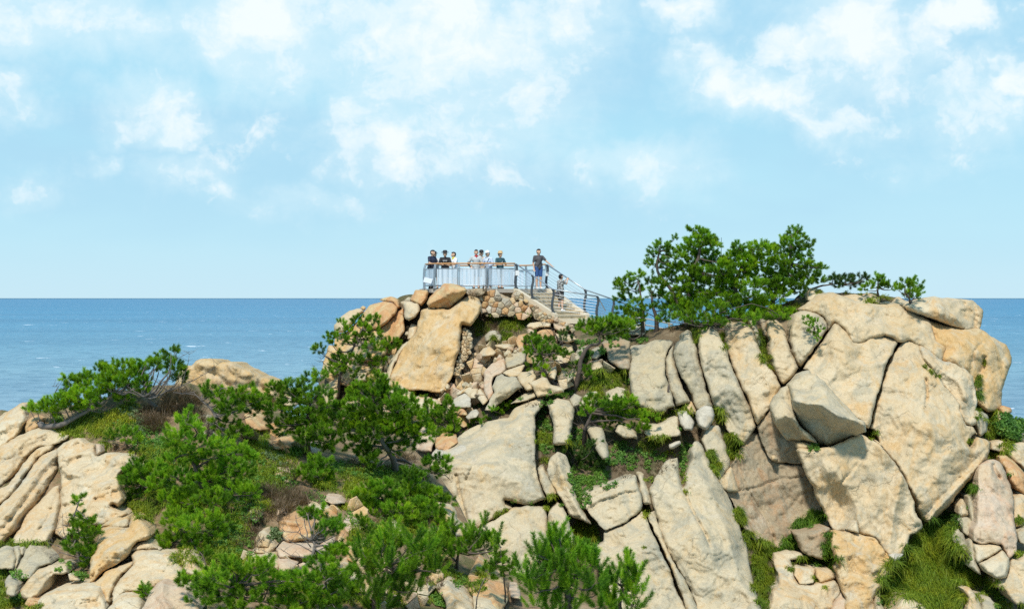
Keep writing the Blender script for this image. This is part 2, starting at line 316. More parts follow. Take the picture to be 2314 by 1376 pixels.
def rock(name, P, mat, label, off=.8, T=.35, R=.32, B=.25, thick=1.6, ctrl=(), ridge=(), groove=(), amp=1.0, fac=None, under=(), gap=1.2, field=DH, flat=0.0,
         cat='rock', group=None, parent=None, jit=2.0, k=.28, step=None, Yc=None):
    CNT[0] += 1; seed = CNT[0]
    if area(P) < 0: P = P[::-1]
    A0 = abs(area(P)); s = step or float(np.clip(math.sqrt(A0) / 13, 2.1, 3.4))
    O = smooth_poly(P, s * 1.3, jit if A0 > 900 else .6, seed, k)
    tan = np.roll(O, -1, 0) - np.roll(O, 1, 0); tan /= np.linalg.norm(tan, axis=1)[:, None] + 1e-9
    gap = gap * .45 - .35
    O = O + np.stack([-tan[:, 1], tan[:, 0]], 1) * gap       # inward for positive area (y down)
    lo, hi = O.min(0), O.max(0)
    gx, gy = np.meshgrid(np.arange(lo[0], hi[0], s), np.arange(lo[1], hi[1], s * .87)); gx = gx + (np.arange(gx.shape[0]) % 2)[:, None] * s / 2
    Q = np.stack([gx.ravel(), gy.ravel()], 1) + np.random.default_rng(seed).uniform(-.25, .25, (gx.size, 2)) * s
    Q = Q[inside(Q, O)]
    if len(Q): Q = Q[seg_dist(Q, O) > s * .55]
    nb = len(O); pts = [Vector(p) for p in O] + [Vector(p) for p in Q]
    vo, _, fo, *_r = delaunay_2d_cdt(pts, [(i, (i + 1) % nb) for i in range(nb)], [], 1, 1e-4)
    vo = np.array([tuple(v) for v in vo]); tri = []
    for f in fo:
        for j in range(1, len(f) - 1): tri.append((f[0], f[j], f[j + 1]))
    tri = np.array(tri)
    c = vo[tri].mean(1); tri = tri[inside(c, O)]
    mx, my = vo[:, 0].mean(), vo[:, 1].mean()
    Ym = float(field(mx, my)[0]) if Yc is None else Yc
    d = seg_dist(vo, O) * Ym / F
    base = field(vo[:, 0], vo[:, 1]) if Yc is None else np.full(len(vo), Yc)
    base = base * (1 - flat) + Ym * flat
    R = R * .24 + .02; T = T * .34; B = B * .45; sz_ = math.sqrt(A0) * Ym / F; fac = (.26 if sz_ > .9 else .34) if fac is None else max(fac, .3)
    if Yc is None: off = off * .72 + (.18 if field is DH else .05)
    t = np.minimum(d / R, 1); h = T * np.sqrt(np.maximum(0, 1 - (1 - t) ** 2)) + B * (d / max(d.max(), R)) ** .8
    W3 = np.stack([(vo[:, 0] - CX) / F * Ym, base, -(vo[:, 1]) / F * Ym], 1) + seed * 3.1
    sm = np.minimum(1, d / .15)
    size = math.sqrt(A0) * Ym / F
    h = h + amp * (fbm(W3, .9, 3) * .40 * min(1, size / 1.5) + fbm(W3, 3.1, 4, .55) * .05 * sm * min(1, size) + fbm(W3, 14, 2) * .012 * sm)
    q_ = (fbm(W3 * np.array([1, 1, .7]) + 40, .55, 4, .5) + .25 * fbm(W3 + 9, .35, 2)) * 6.5; fq = q_ - np.floor(q_); stp = np.floor(q_) + np.clip(fq / .10, 0, 1)
    h = h + amp * .075 * stp * np.minimum(1, d / .10) * min(1, size / 1.2)                     # flaked ledges
    nn = fbm(W3 + 77, 1.4, 2); h = h - amp * .05 * np.maximum(0, 1 - np.abs(nn) / .045) * sm * min(1, size / 2)   # natural seams
    if fac:
        r2 = np.random.default_rng(seed + 5); K = 7; cc = vo[r2.integers(0, len(vo), K)]; gg = r2.normal(0, 1, (K, 2)) * fac
        pl = np.stack([((vo - cc[i]) @ gg[i]) * Ym / F for i in range(K)], 1); mx_ = pl.max(1); h = h - np.clip(mx_ - mx_.mean(), -.5, .7) * .6
    for (line, rate) in under:
        ln_ = np.array(line); h = h - rate * np.maximum(0, vo[:, 1] - np.interp(vo[:, 0], ln_[:, 0], ln_[:, 1])) * Ym / F
    for (cx, cy, v, sg) in ctrl:
        h = h + v * np.exp(-((vo[:, 0] - cx) ** 2 + (vo[:, 1] - cy) ** 2) / sg ** 2)
    for (line, a, wd) in ridge:
        h = h + a * np.maximum(0, 1 - seg_dist(vo, np.array(line), False) / wd)
    for (line, a, wd) in groove:
        wob = fbm(np.concatenate([vo / 18, np.full((len(vo), 1), seed)], 1), 1, 2) * 3
        h = h - a * np.exp(-((seg_dist(vo + wob[:, None], np.array(line), False)) / wd) ** 2)
    Y = base - off - h
    V3 = np.stack([(vo[:, 0] - CX) / F * Y, Y, HC + (HY - vo[:, 1]) / F * Y], 1)
    # side wall and back: boundary ring pushed away from the face
    bi = [i for i in range(len(vo)) if d[i] < 1e-5]
    eds = {}
    for a, b, cc in tri:
        for e in ((a, b), (b, cc), (cc, a)): eds[e] = 1
    bnd = [e for e in eds if (e[1], e[0]) not in eds]
    used = sorted({v for e in bnd for v in e}); ix = {v: i for i, v in enumerate(used)}
    cen = V3.mean(0); ring = V3[used].copy(); yb = max(V3[:, 1].max(), 0) + .02
    ring = ring + (cen - ring) * np.array([.10, 0, .10]); ring[:, 1] = np.maximum(ring[:, 1] + thick, cen[1] + thick)
    nv = len(V3); allv = np.concatenate([V3, ring, [[cen[0], ring[:, 1].mean() + .05, cen[2]]]])
    ft = []
    for a, b in bnd:
        A, Bq = nv + ix[a], nv + ix[b]; ft += [(b, a, A), (b, A, Bq), (Bq, A, len(allv) - 1)]
    n0 = np.cross(V3[tri[0][1]] - V3[tri[0][0]], V3[tri[0][2]] - V3[tri[0][0]])
    T3 = np.concatenate([tri, np.array(ft)]) if ft else tri
    if n0[1] > 0: T3 = T3[:, ::-1]
    register(allv, T3)
    if parent is None:
        org = np.array([cen[0], cen[1] + thick * .5, allv[:, 2].min()]); me = np_mesh(name, allv - org, T3, 3, True); o = link(name, me, MATS[mat]); o.location = org
        tag(o, label, cat, group, 'thing')
    else:
        pl_ = np.array(parent.location); me = np_mesh(name, allv - pl_, T3, 3, True); o = link(name, me, MATS[mat], parent)
    smf = np.ones(len(T3), bool); smf[len(tri):] = False; me.polygons.foreach_set('use_smooth', smf)
    return o
# ------------------------------------------------------------------ sea
def make_sea():
    m, n, o = new_mat('sea_water'); b = n.nodes.new('ShaderNodeBsdfPrincipled')
    g = n.nodes.new('ShaderNodeNewGeometry'); P = g.outputs['Position']
    sp = n.nodes.new('ShaderNodeSeparateXYZ'); n.links.new(P, sp.inputs[0])
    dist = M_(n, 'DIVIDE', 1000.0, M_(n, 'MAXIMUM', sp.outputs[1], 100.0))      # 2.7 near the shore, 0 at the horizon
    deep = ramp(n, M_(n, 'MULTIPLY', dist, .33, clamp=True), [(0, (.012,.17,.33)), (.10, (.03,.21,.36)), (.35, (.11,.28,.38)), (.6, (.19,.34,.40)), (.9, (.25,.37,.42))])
    patch = noise(n, scaled(n, P, (.25,1,1)), .004, 5, .6)
    c = mixc(n, M_(n, 'MULTIPLY', ramp(n, patch, [(.42,(0,0,0)),(.62,(1,1,1))]), .35), deep, (.01,.10,.20))
    b.inputs['Roughness'].default_value = .32; b.inputs['IOR'].default_value = 1.33; b.inputs['Specular IOR Level'].default_value = .38
    wv = M_(n, 'ADD', noise(n, scaled(n, P, (.8,.55,1)), .20, 6, .64, .5), M_(n, 'MULTIPLY', noise(n, scaled(n, P, (1,.6,1)), 1.1, 4, .6), .3))
    c = mixc(n, M_(n, 'MULTIPLY', ramp(n, wv, [(.62,(0,0,0)),(.85,(1,1,1))]), .75), c, (.01,.09,.16))
    n.links.new(c, b.inputs['Base Color'])
    bp = n.nodes.new('ShaderNodeBump'); bp.inputs['Strength'].default_value = .9; bp.inputs['Distance'].default_value = 1.2
    n.links.new(wv, bp.inputs['Height']); n.links.new(bp.outputs[0], b.inputs['Normal'])
    f = n.nodes.new('ShaderNodeBsdfDiffuse'); f.inputs[0].default_value = (.85,.9,.92,1)
    cap = noise(n, scaled(n, P, (.6,.28,1)), .13, 6, .72, .4); big = noise(n, scaled(n, P, (1,1,1), (40,9,0)), .006, 3, .5)
    cf = M_(n, 'MULTIPLY', ramp(n, cap, [(.63,(0,0,0)),(.66,(1,1,1))]), ramp(n, big, [(.42,(.2,.2,.2)),(.58,(1,1,1))]))
    x = n.nodes.new('ShaderNodeMixShader'); n.links.new(cf, x.inputs[0]); n.links.new(b.outputs[0], x.inputs[1]); n.links.new(f.outputs[0], x.inputs[2]); n.links.new(x.outputs[0], o.inputs[0])
    R_ = 60000; ys = [-3000, -200, 0, 60, 120, 200, 300, 450, 700, 1100, 2000, 4000, 9000, 25000, R_]; xs = [-R_, -9000, -2500, -900, -400, -200, -100, 0, 100, 200, 400, 900, 2500, 9000, R_]
    V = [(x_, y_, 0) for y_ in ys for x_ in xs]; nx = len(xs)
    Q = [(j * nx + i, j * nx + i + 1, (j + 1) * nx + i + 1, (j + 1) * nx + i) for j in range(len(ys) - 1) for i in range(nx - 1)]
    tag(link('sea', np_mesh('sea', V, Q, 4), m), 'blue choppy sea reaching to the horizon', None, None, 'structure')
make_sea()
# ------------------------------------------------------------------ ground sheets
def ground(name, field, crest, mat, rec, x0, x1, step, ybot, label, amp=.5, back=((1.2,-.15),(3.5,-1.2),(7,-5),(11,-11),(14,-21))):
    xs = np.arange(x0, x1 + 1, step); cx = np.array([c[0] for c in crest]); cy = np.array([c[1] for c in crest])
    top = np.interp(xs, cx, cy); top = top + fbm(np.stack([xs / 40, xs * 0, xs * 0], 1), 1, 3) * 7
    rows = 150; V = []; n = len(xs)
    for r in range(rows):
        t = r / (rows - 1); py = top + (ybot - top) * t; Y = field(xs, py) + rec
        X = (xs - CX) / F * Y; Z = HC + (HY - py) / F * Y
        Pn = np.stack([X, Y, Z], 1)
        e = np.clip(t * 25, 0, 1)
        Y2 = Y - e * amp * (fbm(Pn, .8, 4) * .9 + fbm(Pn + 9, 4, 3) * .12)
        V.append(np.stack([X, Y2, Z], 1))
    V = V[::-1]
    f0 = V[0].copy(); f0[:, 1] -= 8; f0[:, 2] -= 14; V = [f0] + V
    t0 = V[-1].copy(); t0[:, 1] = field(xs, top) + rec
    for dy, dz in back: b = t0.copy(); b[:, 1] += dy; b[:, 2] = np.maximum(b[:, 2] + dz, -1); V.append(b)
    R_ = len(V); V = np.concatenate(V)
    i, j = np.meshgrid(np.arange(n - 1), np.arange(R_ - 1)); a = (j * n + i).ravel()
    Q = np.stack([a, a + 1, a + n + 1, a + n], 1)
    register(V, np.concatenate([Q[:, [0, 1, 2]], Q[:, [0, 2, 3]]]))
    tag(link(name, np_mesh(name, V, Q, 4, True), MATS[mat]), label, None, None, 'structure')
HCREST = [(560,1400),(640,1100),(720,870),(760,780),(800,735),(860,700),(900,672),(950,664),(1100,668),(1180,690),(1250,735),(1340,742),(1400,748),(1460,745),(1520,738),(1600,722),(1700,708),(1790,678),(1830,660),(1880,662),(1960,664),(2040,672),(2075,694),(2150,730),(2215,790),(2232,900),(2262,960),(2314,990),(2400,1010),(2700,1200)]
LCREST = [(-500,1000),(-60,925),(0,930),(60,928),(110,925),(200,905),(300,880),(430,868),(560,905),(630,925),(700,958),(780,972),(860,990),(930,1010),(985,1065),(1030,1130),(1060,1195),(1110,1268),(1180,1312),(1280,1345),(1400,1400),(1600,1500)]
ground('headland_ground', DH, HCREST, 'headland_soil', .35, 560, 2700, 7, 1640, 'brown stony ground of the headland between the granite blocks')
ground('hillside_ground', DL, LCREST, 'hill_soil', .1, -500, 1600, 7, 1700, 'sandy brown hillside in front, under the pines', .45)
# ------------------------------------------------------------------ rocks: the headland
def rk(fr, s, mat, label, **k):
    kw = dict(k); name = kw.pop('n', 'boulder')
    P = []
    for part in s.split('|'):
        f = fr
        if part[0].isalpha(): f, part = part[0], part[1:]
        P += fx(f, part.strip())
    for key in ('ridge', 'groove'):
        if key in kw: kw[key] = [(fx(f, l), a, wd) for (f, l, a, wd) in kw[key]]
    if 'under' in kw: kw['under'] = [(fx(f, l), rt) for (f, l, rt) in kw['under']]
    if 'ctrl' in kw: kw['ctrl'] = [(*fx(f, [(x, y)])[0], v, sg) for (f, x, y, v, sg) in kw['ctrl']]
    return rock(name, np.array(P), mat, label, **kw)
SL = 'rock_slab'
rk('A','160,320 240,305 300,300 380,255 530,262 545,280 500,340 472,420 468,470 472,560 492,620 520,700 560,835 500,850 465,888 340,880 250,840 190,740 155,600 170,420','granite_grey','squat grey block with a lumpy face, leftmost of the upright slabs',n=SL,
   ctrl=[('A',400,530,.18,22),('A',250,380,-.12,18),('A',440,340,.15,12)],groove=[('A','370,660 430,672 490,655',.06,3)],T=.5,R=.6)
rk('A','545,290 505,350 472,430 484,560 505,650 532,740 570,830 640,820 690,790 660,740 620,660 580,560 556,450 540,380','granite_grey','narrow slab squeezed between the squat grey block and its taller neighbour',n=SL,off=.55,T=.35,gap=1.8)
rk('A','570,270 610,245 612,200 660,175 700,190 720,260 745,330 760,440 800,560 830,680 870,790 890,850 750,872 720,800 690,700 640,620 590,540 550,430 540,370','granite_grey','upright slab with a mossy waist above the two small pale blocks',n=SL,off=1.0,T=.5,R=.45,gap=2.2,ridge=[('A','600,300 660,480 740,680 820,800',.12,16)])
rk('A','755,200 800,165 870,140 910,160 940,230 990,300 1010,380 1060,520 1120,660 1180,790 1230,900 1262,1010 1200,1100 1150,1160 1080,1130 1000,1030 980,960 900,840 870,760 820,620 780,470 760,340 750,260','granite_pale','long leaning slab with a scaly patch high on its face',n=SL,off=1.0,T=.5,R=.5,gap=2.0,
   ridge=[('A','850,380 850,450 900,485 990,480',.12,7),('A','880,760 980,690 1070,690 1130,760',.12,10)],ctrl=[('A',920,360,.16,26)])
rk('A','985,120 1020,95 1060,110 1130,95 1190,130 1240,190 1270,280 1330,420 1400,520 1470,660 1440,730 1400,830 1340,900 1270,1000 1230,880 1180,760 1110,620 1060,500 1010,370 990,240','granite_warm','broad leaning slab with a dark hollow near its top',n=SL,off=1.0,T=.5,R=.5,gap=2.0,
   ctrl=[('A',1040,265,-.28,9),('A',1100,200,.12,22)],ridge=[('A','1230,480 1310,570 1390,650',.14,12)],groove=[('A','1340,650 1310,700 1330,780 1380,810',.08,4)])
rk('X','1733,726 1755,723 1768,731 1777,750 1783,777 1792,802 1804,831 1787,857 1771,868 1758,855 1748,828 1741,800 1736,760','granite_warm','short slab wedged point-down beside the boulder with the seedling pine',n=SL,off=1.0,T=.5,R=.45,gap=1.8,
   groove=[('B','30,690 90,685 180,710',.09,4)],ridge=[('B','20,590 90,620 140,600',.12,9)])
rk('B','210,270 260,235 400,255 470,290 502,350 495,400 440,490 385,560 330,640 270,725 225,690 195,600 168,510 175,370','granite_pale','rounded boulder with a seedling pine growing on it',off=1.1,T=.6,R=.6,gap=1.8,ridge=[('B','180,420 340,440 400,520',.18,12)])
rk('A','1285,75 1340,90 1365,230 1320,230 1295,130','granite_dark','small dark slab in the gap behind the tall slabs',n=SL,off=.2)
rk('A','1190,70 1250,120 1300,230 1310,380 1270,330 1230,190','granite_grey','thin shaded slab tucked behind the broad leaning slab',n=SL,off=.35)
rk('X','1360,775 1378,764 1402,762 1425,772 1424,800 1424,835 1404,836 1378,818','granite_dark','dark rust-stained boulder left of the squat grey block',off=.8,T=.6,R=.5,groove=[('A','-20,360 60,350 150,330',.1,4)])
rk('A','-45,720 20,685 80,672 130,680 140,760 90,800 -30,780','granite_pale','pale flat boulder behind the terrace pine',off=.9,T=.4)
rk('A','280,990 340,985 420,995 520,940 578,920 590,990 602,1080 500,1100 350,1115 290,1060','granite_pale','low saddle-shaped slab at the back of the grassy terrace',n=SL,off=1.0,T=.45)
rk('A','70,990 150,1010 215,1050 230,1115 100,1100 40,1050','granite_pale','low wedge of rock behind the terrace pine, left of the saddle slab',off=1.0)
rk('A','585,880 650,870 690,900 722,980 702,1040 640,1042 610,1000','granite_white','small white lichen-spotted block, left of the pair',off=1.5,T=.35,R=.2,thick=.7,fac=.3)
rk('A','750,870 800,832 870,835 902,910 870,980 820,1035 760,1010 745,940','granite_white','small grey-white rounded block, right of the pair',off=1.5,T=.4,R=.3,thick=.7)
rk('A','640,825 700,790 742,880 722,905 690,895','granite_warm','tan wedge showing between the slabs above the white block',off=.4,T=.2)
rk('F','750,265 780,220 840,225 870,290 900,400 922,480 880,530 850,580 815,500 770,400 738,320','granite_pale','upright slab under the two small pale blocks',n=SL,off=1.1,T=.45,gap=1.8)
rk('F','840,570 880,530 920,480 935,500 960,590 970,640 900,640 860,620','granite_warm','small rusty slab at the foot of the upright slab',n=SL,off=.9,T=.25)
# recessed wall: the shade under the boulders is put into its dark colour
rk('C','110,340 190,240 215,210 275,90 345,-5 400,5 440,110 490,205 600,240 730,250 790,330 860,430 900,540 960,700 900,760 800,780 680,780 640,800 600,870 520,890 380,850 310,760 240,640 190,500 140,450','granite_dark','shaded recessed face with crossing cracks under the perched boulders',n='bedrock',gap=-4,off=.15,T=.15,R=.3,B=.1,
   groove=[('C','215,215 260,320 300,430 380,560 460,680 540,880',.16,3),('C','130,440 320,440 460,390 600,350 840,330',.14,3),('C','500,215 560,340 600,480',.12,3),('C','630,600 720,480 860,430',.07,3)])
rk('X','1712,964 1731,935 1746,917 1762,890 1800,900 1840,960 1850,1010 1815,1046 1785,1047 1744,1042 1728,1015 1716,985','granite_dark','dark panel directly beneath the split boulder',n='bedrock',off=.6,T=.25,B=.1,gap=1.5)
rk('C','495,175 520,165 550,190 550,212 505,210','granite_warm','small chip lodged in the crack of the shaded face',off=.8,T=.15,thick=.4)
# perched boulders
rk('B','160,880 200,820 250,765 310,747 345,750 360,776 400,780 440,820 470,850 540,930 600,990 660,1060 720,1120 760,1170 820,1190 838,1230 835,1290 770,1305 700,1320 620,1370 500,1405 410,1376 330,1290 250,1210 215,1120 190,980','granite_pale','big perched boulder with a pale top and a dark underside',under=[('B','165,930 195,1010 330,1040 450,1055 600,1150 760,1195 838,1235',.55)],off=3.1,T=1.5,R=1.1,thick=1.7,k=.3,B=.05,
   ridge=[('B','195,1010 330,1040 450,1050 600,1150 760,1190 830,1235',1.0,34),('B','330,1040 375,900 480,930',.2,10),('B','600,1150 570,1250 510,1370',.22,22)],ctrl=[('B',300,850,-.25,34),('B',400,1380,-.75,42),('B',640,1370,-.6,36),('B',270,1240,-.3,20)],groove=[('B','580,1200 545,1300 505,1376',.1,3)],amp=.7)
rk('B','165,880 192,980 215,1130 255,1225 335,1300 420,1390 330,1362 150,1350 100,1300 40,1200 20,1110 -5,1050 40,980 110,900','granite_pale','cracked half boulder leaning against the perched boulder\'s left side',under=[('B','20,1150 130,1150 230,1200 300,1260 420,1376',.7)],off=2.3,T=1.3,R=1.0,thick=1.2,B=.1,k=.35,
   ridge=[('B','30,1190 130,1140 230,1180 300,1240',.5,26)],ctrl=[('B',200,1340,-.5,26)],groove=[('B','150,1180 230,1270 250,1350',.05,3)])
rk('C','700,75 750,68 830,85 860,105 780,125 702,118','granite_warm','flat wedge of stone pinned under the half boulder',off=1.9,T=.25,thick=.8)
rk('C','698,130 730,108 800,120 900,110 990,92 1080,50 1180,5 1240,15 1262,40 1310,40 1390,110|D60,265 110,300 170,370 230,450 260,500 300,590 338,680 345,740 382,800 386,840 350,880 312,890 300,930 270,1010 200,1060 168,1020|C1370,905 1310,822 1180,780 1090,768 1000,763 975,745 940,680 900,590 850,510 835,420 790,360 750,280 735,230','granite_warm','great angular block carrying the perched boulders',under=[('X','1805,1010 1830,1120 1880,1160 1930,1150 1960,1240 2070,1230',.25)],off=1.9,T=.55,R=.45,k=.3,gap=1.0,B=.2,
   ridge=[('C','1000,300 1090,420 1170,560 1180,680',.5,34),('C','1390,110 1350,420 1290,820',.2,26),('D','255,500 200,760 165,1000',.3,16)],ctrl=[('C',1000,560,-.42,36),('C',950,250,.15,30),('C',780,250,.12,14)],
   groove=[('C','1290,80 1180,220 1060,370',.06,2.5),('C','930,600 1020,620 1100,670',.05,2.5),('C','1060,375 1090,330',.12,3)])
rk('C','972,768 1000,765 1090,772 1180,786 1310,826 1372,905 1392,960|D152,1012 170,1028 200,1090 150,1160 120,1220 90,1260 72,1300 80,1400|C1100,1420 1095,1310 1050,1200 1020,1110 1015,1070 1042,1040 1000,960 970,860','granite_ochre','tapering block below the great angular one, pitted and stained',gap=-3,off=1.7,T=.5,R=.4,k=.35,ridge=[('C','1000,980 1150,930 1300,1050 1390,1060',.35,26),('C','1020,1110 1200,1160 1290,1180',.2,16)],ctrl=[('C',1250,1330,-.2,20)],amp=1.3)
rk('C','1085,750 1120,690 1170,680 1185,780','granite_cream','small knob between the two great blocks',off=2.3,T=.25,thick=.5)
rk('D','168,1020 210,1010 265,1015 240,1050 200,1075','granite_white','white broken chips at the edge of the grass',off=1.9,T=.2,thick=.6,fac=.5)
# massif
rk('B','290,740 380,600 470,480 560,345 640,390 690,460 730,510 800,510 880,465 990,450 1060,470 1105,500 1060,600 1010,700 970,830 930,960 890,1120 855,1250 800,1230 760,1180 690,1150 600,1060 470,930 380,860 330,750','granite_warm','wide face left of the long dark crack, with a peaked top',under=[('B','290,700 560,600 800,640 1060,600',-.25)],n='bedrock',off=1.3,T=.5,R=.45,gap=1.4,k=.4,
   ridge=[('B','560,345 640,560 660,720',.4,34),('B','690,700 830,720 960,690 1010,680',.14,12),('B','500,860 540,830 555,790',.12,8),('B','640,930 720,930 720,1090',.08,8)],ctrl=[('B',420,680,-.25,30),('B',850,620,.18,44),('B',760,560,-.1,24)])
rk('B','1112,560 1150,500 1220,492 1290,550 1320,640 1400,740 1480,850 1560,940 1630,1040 1650,1120 1700,1220 1760,1240 1790,1310|D745,225 700,262 680,290 720,330 752,262 800,262 833,290 825,350 790,420 740,490 640,600 560,700 500,760 440,810 400,800 350,730 335,650 300,590 260,500 230,450 170,370 110,300 80,205 55,195|B870,1250 900,1140 940,1000 980,850 1020,720 1060,620','granite_warm','huge face right of the long dark crack, tapering to a hanging point',under=[('X','1960,1180 2050,1110 2100,1100 2180,1040 2240,1000',.5)],n='bedrock',off=1.4,T=.55,R=.5,gap=1.4,B=.5,thick=2.2,k=.4,
   ridge=[('B','1200,620 1300,700 1350,800 1620,1050 1650,1120',.3,34),('D','100,170 60,200',.1,8),('D','420,190 560,250 640,330 830,330',.3,28),('D','640,330 500,420 480,520',.18,22),('D','830,350 640,560 470,740 420,810',.45,12)],
   groove=[('B','1352,830 1362,980 1345,1090',.28,2.6),('B','950,930 1120,985 1180,1000',.07,3),('D','520,510 640,480',.05,4),('B','1080,880 1110,930 1190,960',.08,3)],ctrl=[('D',380,560,-.12,30),('D',350,690,-.15,8),('B',1200,1050,-.1,30)])
rk('B','1300,545 1400,600 1480,680 1560,700 1680,750 1745,810 1760,920 1782,1020 1760,1100 1780,1200 1740,1230 1690,1200 1650,1110 1630,1040 1560,930 1480,840 1400,740 1330,650','granite_cream','stepped band of rock draped down the right shoulder',n=SL,gap=-6,off=1.2,T=.45,R=.4,ridge=[('B','1360,640 1480,760 1620,850 1730,1000',.3,18),('B','1560,700 1660,840 1700,960',.18,16)],amp=1.4,fac=.15)
rk('B','250,225 330,170 420,105 480,90 560,95 700,150 830,180 1000,190 1100,200 1200,240 1350,320 1385,350 1400,420 1430,500 1505,560 1480,672 1400,598 1300,540 1210,488 1150,496 1105,498 1060,465 990,446 880,463 800,506 730,506 690,458 640,383 560,340 505,400 503,345 470,288 400,252 260,232','granite_warm','smooth whale-backed summit rock of the headland',n='bedrock',gap=-6,off=.9,T=.9,R=1.3,thick=2.5,B=.5,
   ridge=[('B','330,200 480,170 600,330 690,460',.3,26),('B','720,230 760,300 710,400 720,480',.12,10),('B','720,340 900,420 1100,440 1200,460',.15,26)],groove=[('B','755,230 762,290 715,360 712,420 735,500',.10,3),('B','1385,425 1425,550',.14,3)],ctrl=[('B',960,260,-.12,30),('B',330,210,-.15,22)])
rk('B','1380,340 1500,370 1650,400 1800,395 1870,440 1960,500 2030,540 2070,610 2070,680 2040,780 2005,900 1980,1000 1985,1060 1960,1090 1880,1100 1830,1060 1784,1020 1762,900 1747,808 1680,747 1560,697 1482,668 1508,560 1432,498 1402,418','granite_ochre','orange-tinged bulging shoulder that overhangs the sea',n='bedrock',gap=-6,off=.5,T=1.0,R=1.4,thick=3,B=.5,
   groove=[('B','1745,790 1745,680 1760,590 1840,515',.12,3),('B','1850,640 1840,720 1820,765',.3,5),('B','1985,680 2010,700',.08,4)],ridge=[('B','1500,640 1600,640 1690,760',.15,12),('B','1900,560 1930,800 1900,1050',.2,22)],ctrl=[('B',1600,600,-.18,26)])
rk('B','1135,185 1150,180 1175,195 1240,165 1330,125 1420,112 1480,130 1640,130 1740,150 1810,190 1842,250 1832,340 1805,400 1700,408 1580,370 1500,335 1380,297 1260,262 1180,232','granite_cream','pale cracked capstone lying flat on the summit',under=[('B','1150,200 1300,235 1500,290 1700,350 1840,330',.8)],off=1.2,T=.6,R=.5,k=.3,thick=2.4,fac=.2,amp=1.4,
   groove=[('B','1760,170 1780,280 1760,390',.16,3),('B','1700,170 1640,260 1690,300',.08,4)],ridge=[('B','1200,200 1400,230 1600,300 1700,390',.25,16),('B','1640,140 1700,170 1640,240',.12,9)])
rk('B','920,182 1000,155 1050,160 1110,115 1180,150 1240,180 1200,240 1050,215','granite_warm','peaked rock half hidden behind the summit, left of the capstone',off=-.2,T=.4,R=.5)
rk('B','600,150 640,110 700,93 800,105 850,140 885,180 850,240 640,220','granite_cream','low rounded rock behind the summit grass',off=.1,T=.4)
rk('B','318,70 350,42 440,50 460,100 440,150 330,150','granite_cream','small pale rock under the long pine branch',off=.4,T=.3)
rk('B','800,130 830,92 880,80 930,95 945,130 940,180 820,180','granite_cream','little pale stone in the summit grass',off=.3,T=.2)
rk('B','1990,1080 2020,1058 2080,1075 2092,1110 2050,1140 2000,1120','granite_orange','brown knob of rock against the sea at the right edge',off=.6,T=.4)
rk('B','1960,1100 2000,1110 2060,1150 2100,1180 2194,1220 2260,1260 2260,1400 2100,1360 1980,1240','granite_cream','shelf of pale rock under the leafy bush at the right edge',off=.5,T=.4,R=.5)
rk('D','735,70 800,100 822,130 812,220 770,245 745,190 722,150','granite_grey','grey fluted column below the orange shoulder',n=SL,off=1.3,T=.35,groove=[('D','770,120 765,220',.1,3),('D','790,130 788,210',.1,3)])
rk('D','760,440 800,410 850,395 900,420 930,480 960,560 985,640 985,750 1000,850 1010,930 1005,1000 960,1040 920,985 900,955 830,945 760,950 725,930 720,870 740,800 745,700 748,600 750,520','granite_pink','tall rounded rock finger with a keyhole slot near its top',n=SL,off=2.2,T=.8,R=.7,gap=1.2,
   groove=[('D','850,430 862,470 895,520',.35,4),('D','770,622 850,618 915,655 975,740',.14,4)],ridge=[('D','840,430 830,520 860,600 960,700',.2,16)],ctrl=[('D',830,860,.2,22)])
rk('D','732,950 830,955 890,962 908,985 850,1022 790,1052 750,1072 733,1010','granite_cream','flat-topped lump under the rock finger',off=2.3,T=.45)
rk('D','768,1080 840,1040 908,992 960,1040 955,1120 930,1170 870,1180 800,1140','granite_cream','rounded lump below the flat-topped one',off=2.3,T=.5,R=.5)
rk('D','618,700 650,655 670,680 692,760 640,775 620,750','granite_cream','small pale upright stone in the cave mouth',off=1.2,T=.25,thick=.7)
rk('D','620,780 680,775 722,800 722,870 690,897 655,870 630,820','granite_grey','grey stone beneath the pale upright one in the cave mouth',off=1.3,T=.3,thick=.7)
rk('D','682,640 712,630 737,700 737,790 722,850 704,780 690,720','granite_grey','thin upright sliver of rock beside the rock finger',n=SL,off=1.4,T=.25)
rk('D','585,880 620,850 660,892 685,950 682,1010 640,1042 608,980 590,930','granite_grey','grey slab at the cave\'s lower right',n=SL,off=1.5,T=.3)
rk('D','688,940 720,910 737,960 745,1080 770,1150 700,1100 688,1020','granite_grey','narrow grey slab left of the stacked lumps',n=SL,off=1.6,T=.3)
rk('D','888,380 930,362 1000,420 1060,490 1070,560 1070,640 1000,592 960,540 930,470 900,420','granite_orange','orange leaning slab above the rock finger\'s shoulder',n=SL,off=1.4,T=.35,fac=.2)
rk('D','835,285 920,278 1000,300 1070,290 1070,470 1010,420 935,360 890,352 840,330','granite_cream','pale ledge under the leafy bush',n=SL,off=1.2,T=.4,fac=.2)
rk('D','985,640 1030,620 1070,640 1070,800 1000,845 985,760','granite_cream','pale slab at the right edge beside the rock finger',n=SL,off=1.5,T=.3,fac=.2)
rk('D','1008,870 1070,830 1080,960 1030,945 1008,905','granite_grey','grey boulder at the right edge below the pale slab',off=1.8,T=.35)
rk('D','870,1190 940,1172 962,1100 968,1045 1012,1055 1080,1000 1080,1330 1000,1350 940,1262 890,1240','granite_warm','broad cracked slab in the lower right corner',n=SL,off=1.8,T=.4,groove=[('D','965,1090 1010,1150 1060,1240',.12,3)],fac=.15)
rk('D','650,1242 700,1235 740,1290 780,1376 790,1420 680,1420 690,1300','granite_cream','pale tapering rock at the bottom of the grass slope',off=2.0,T=.4)
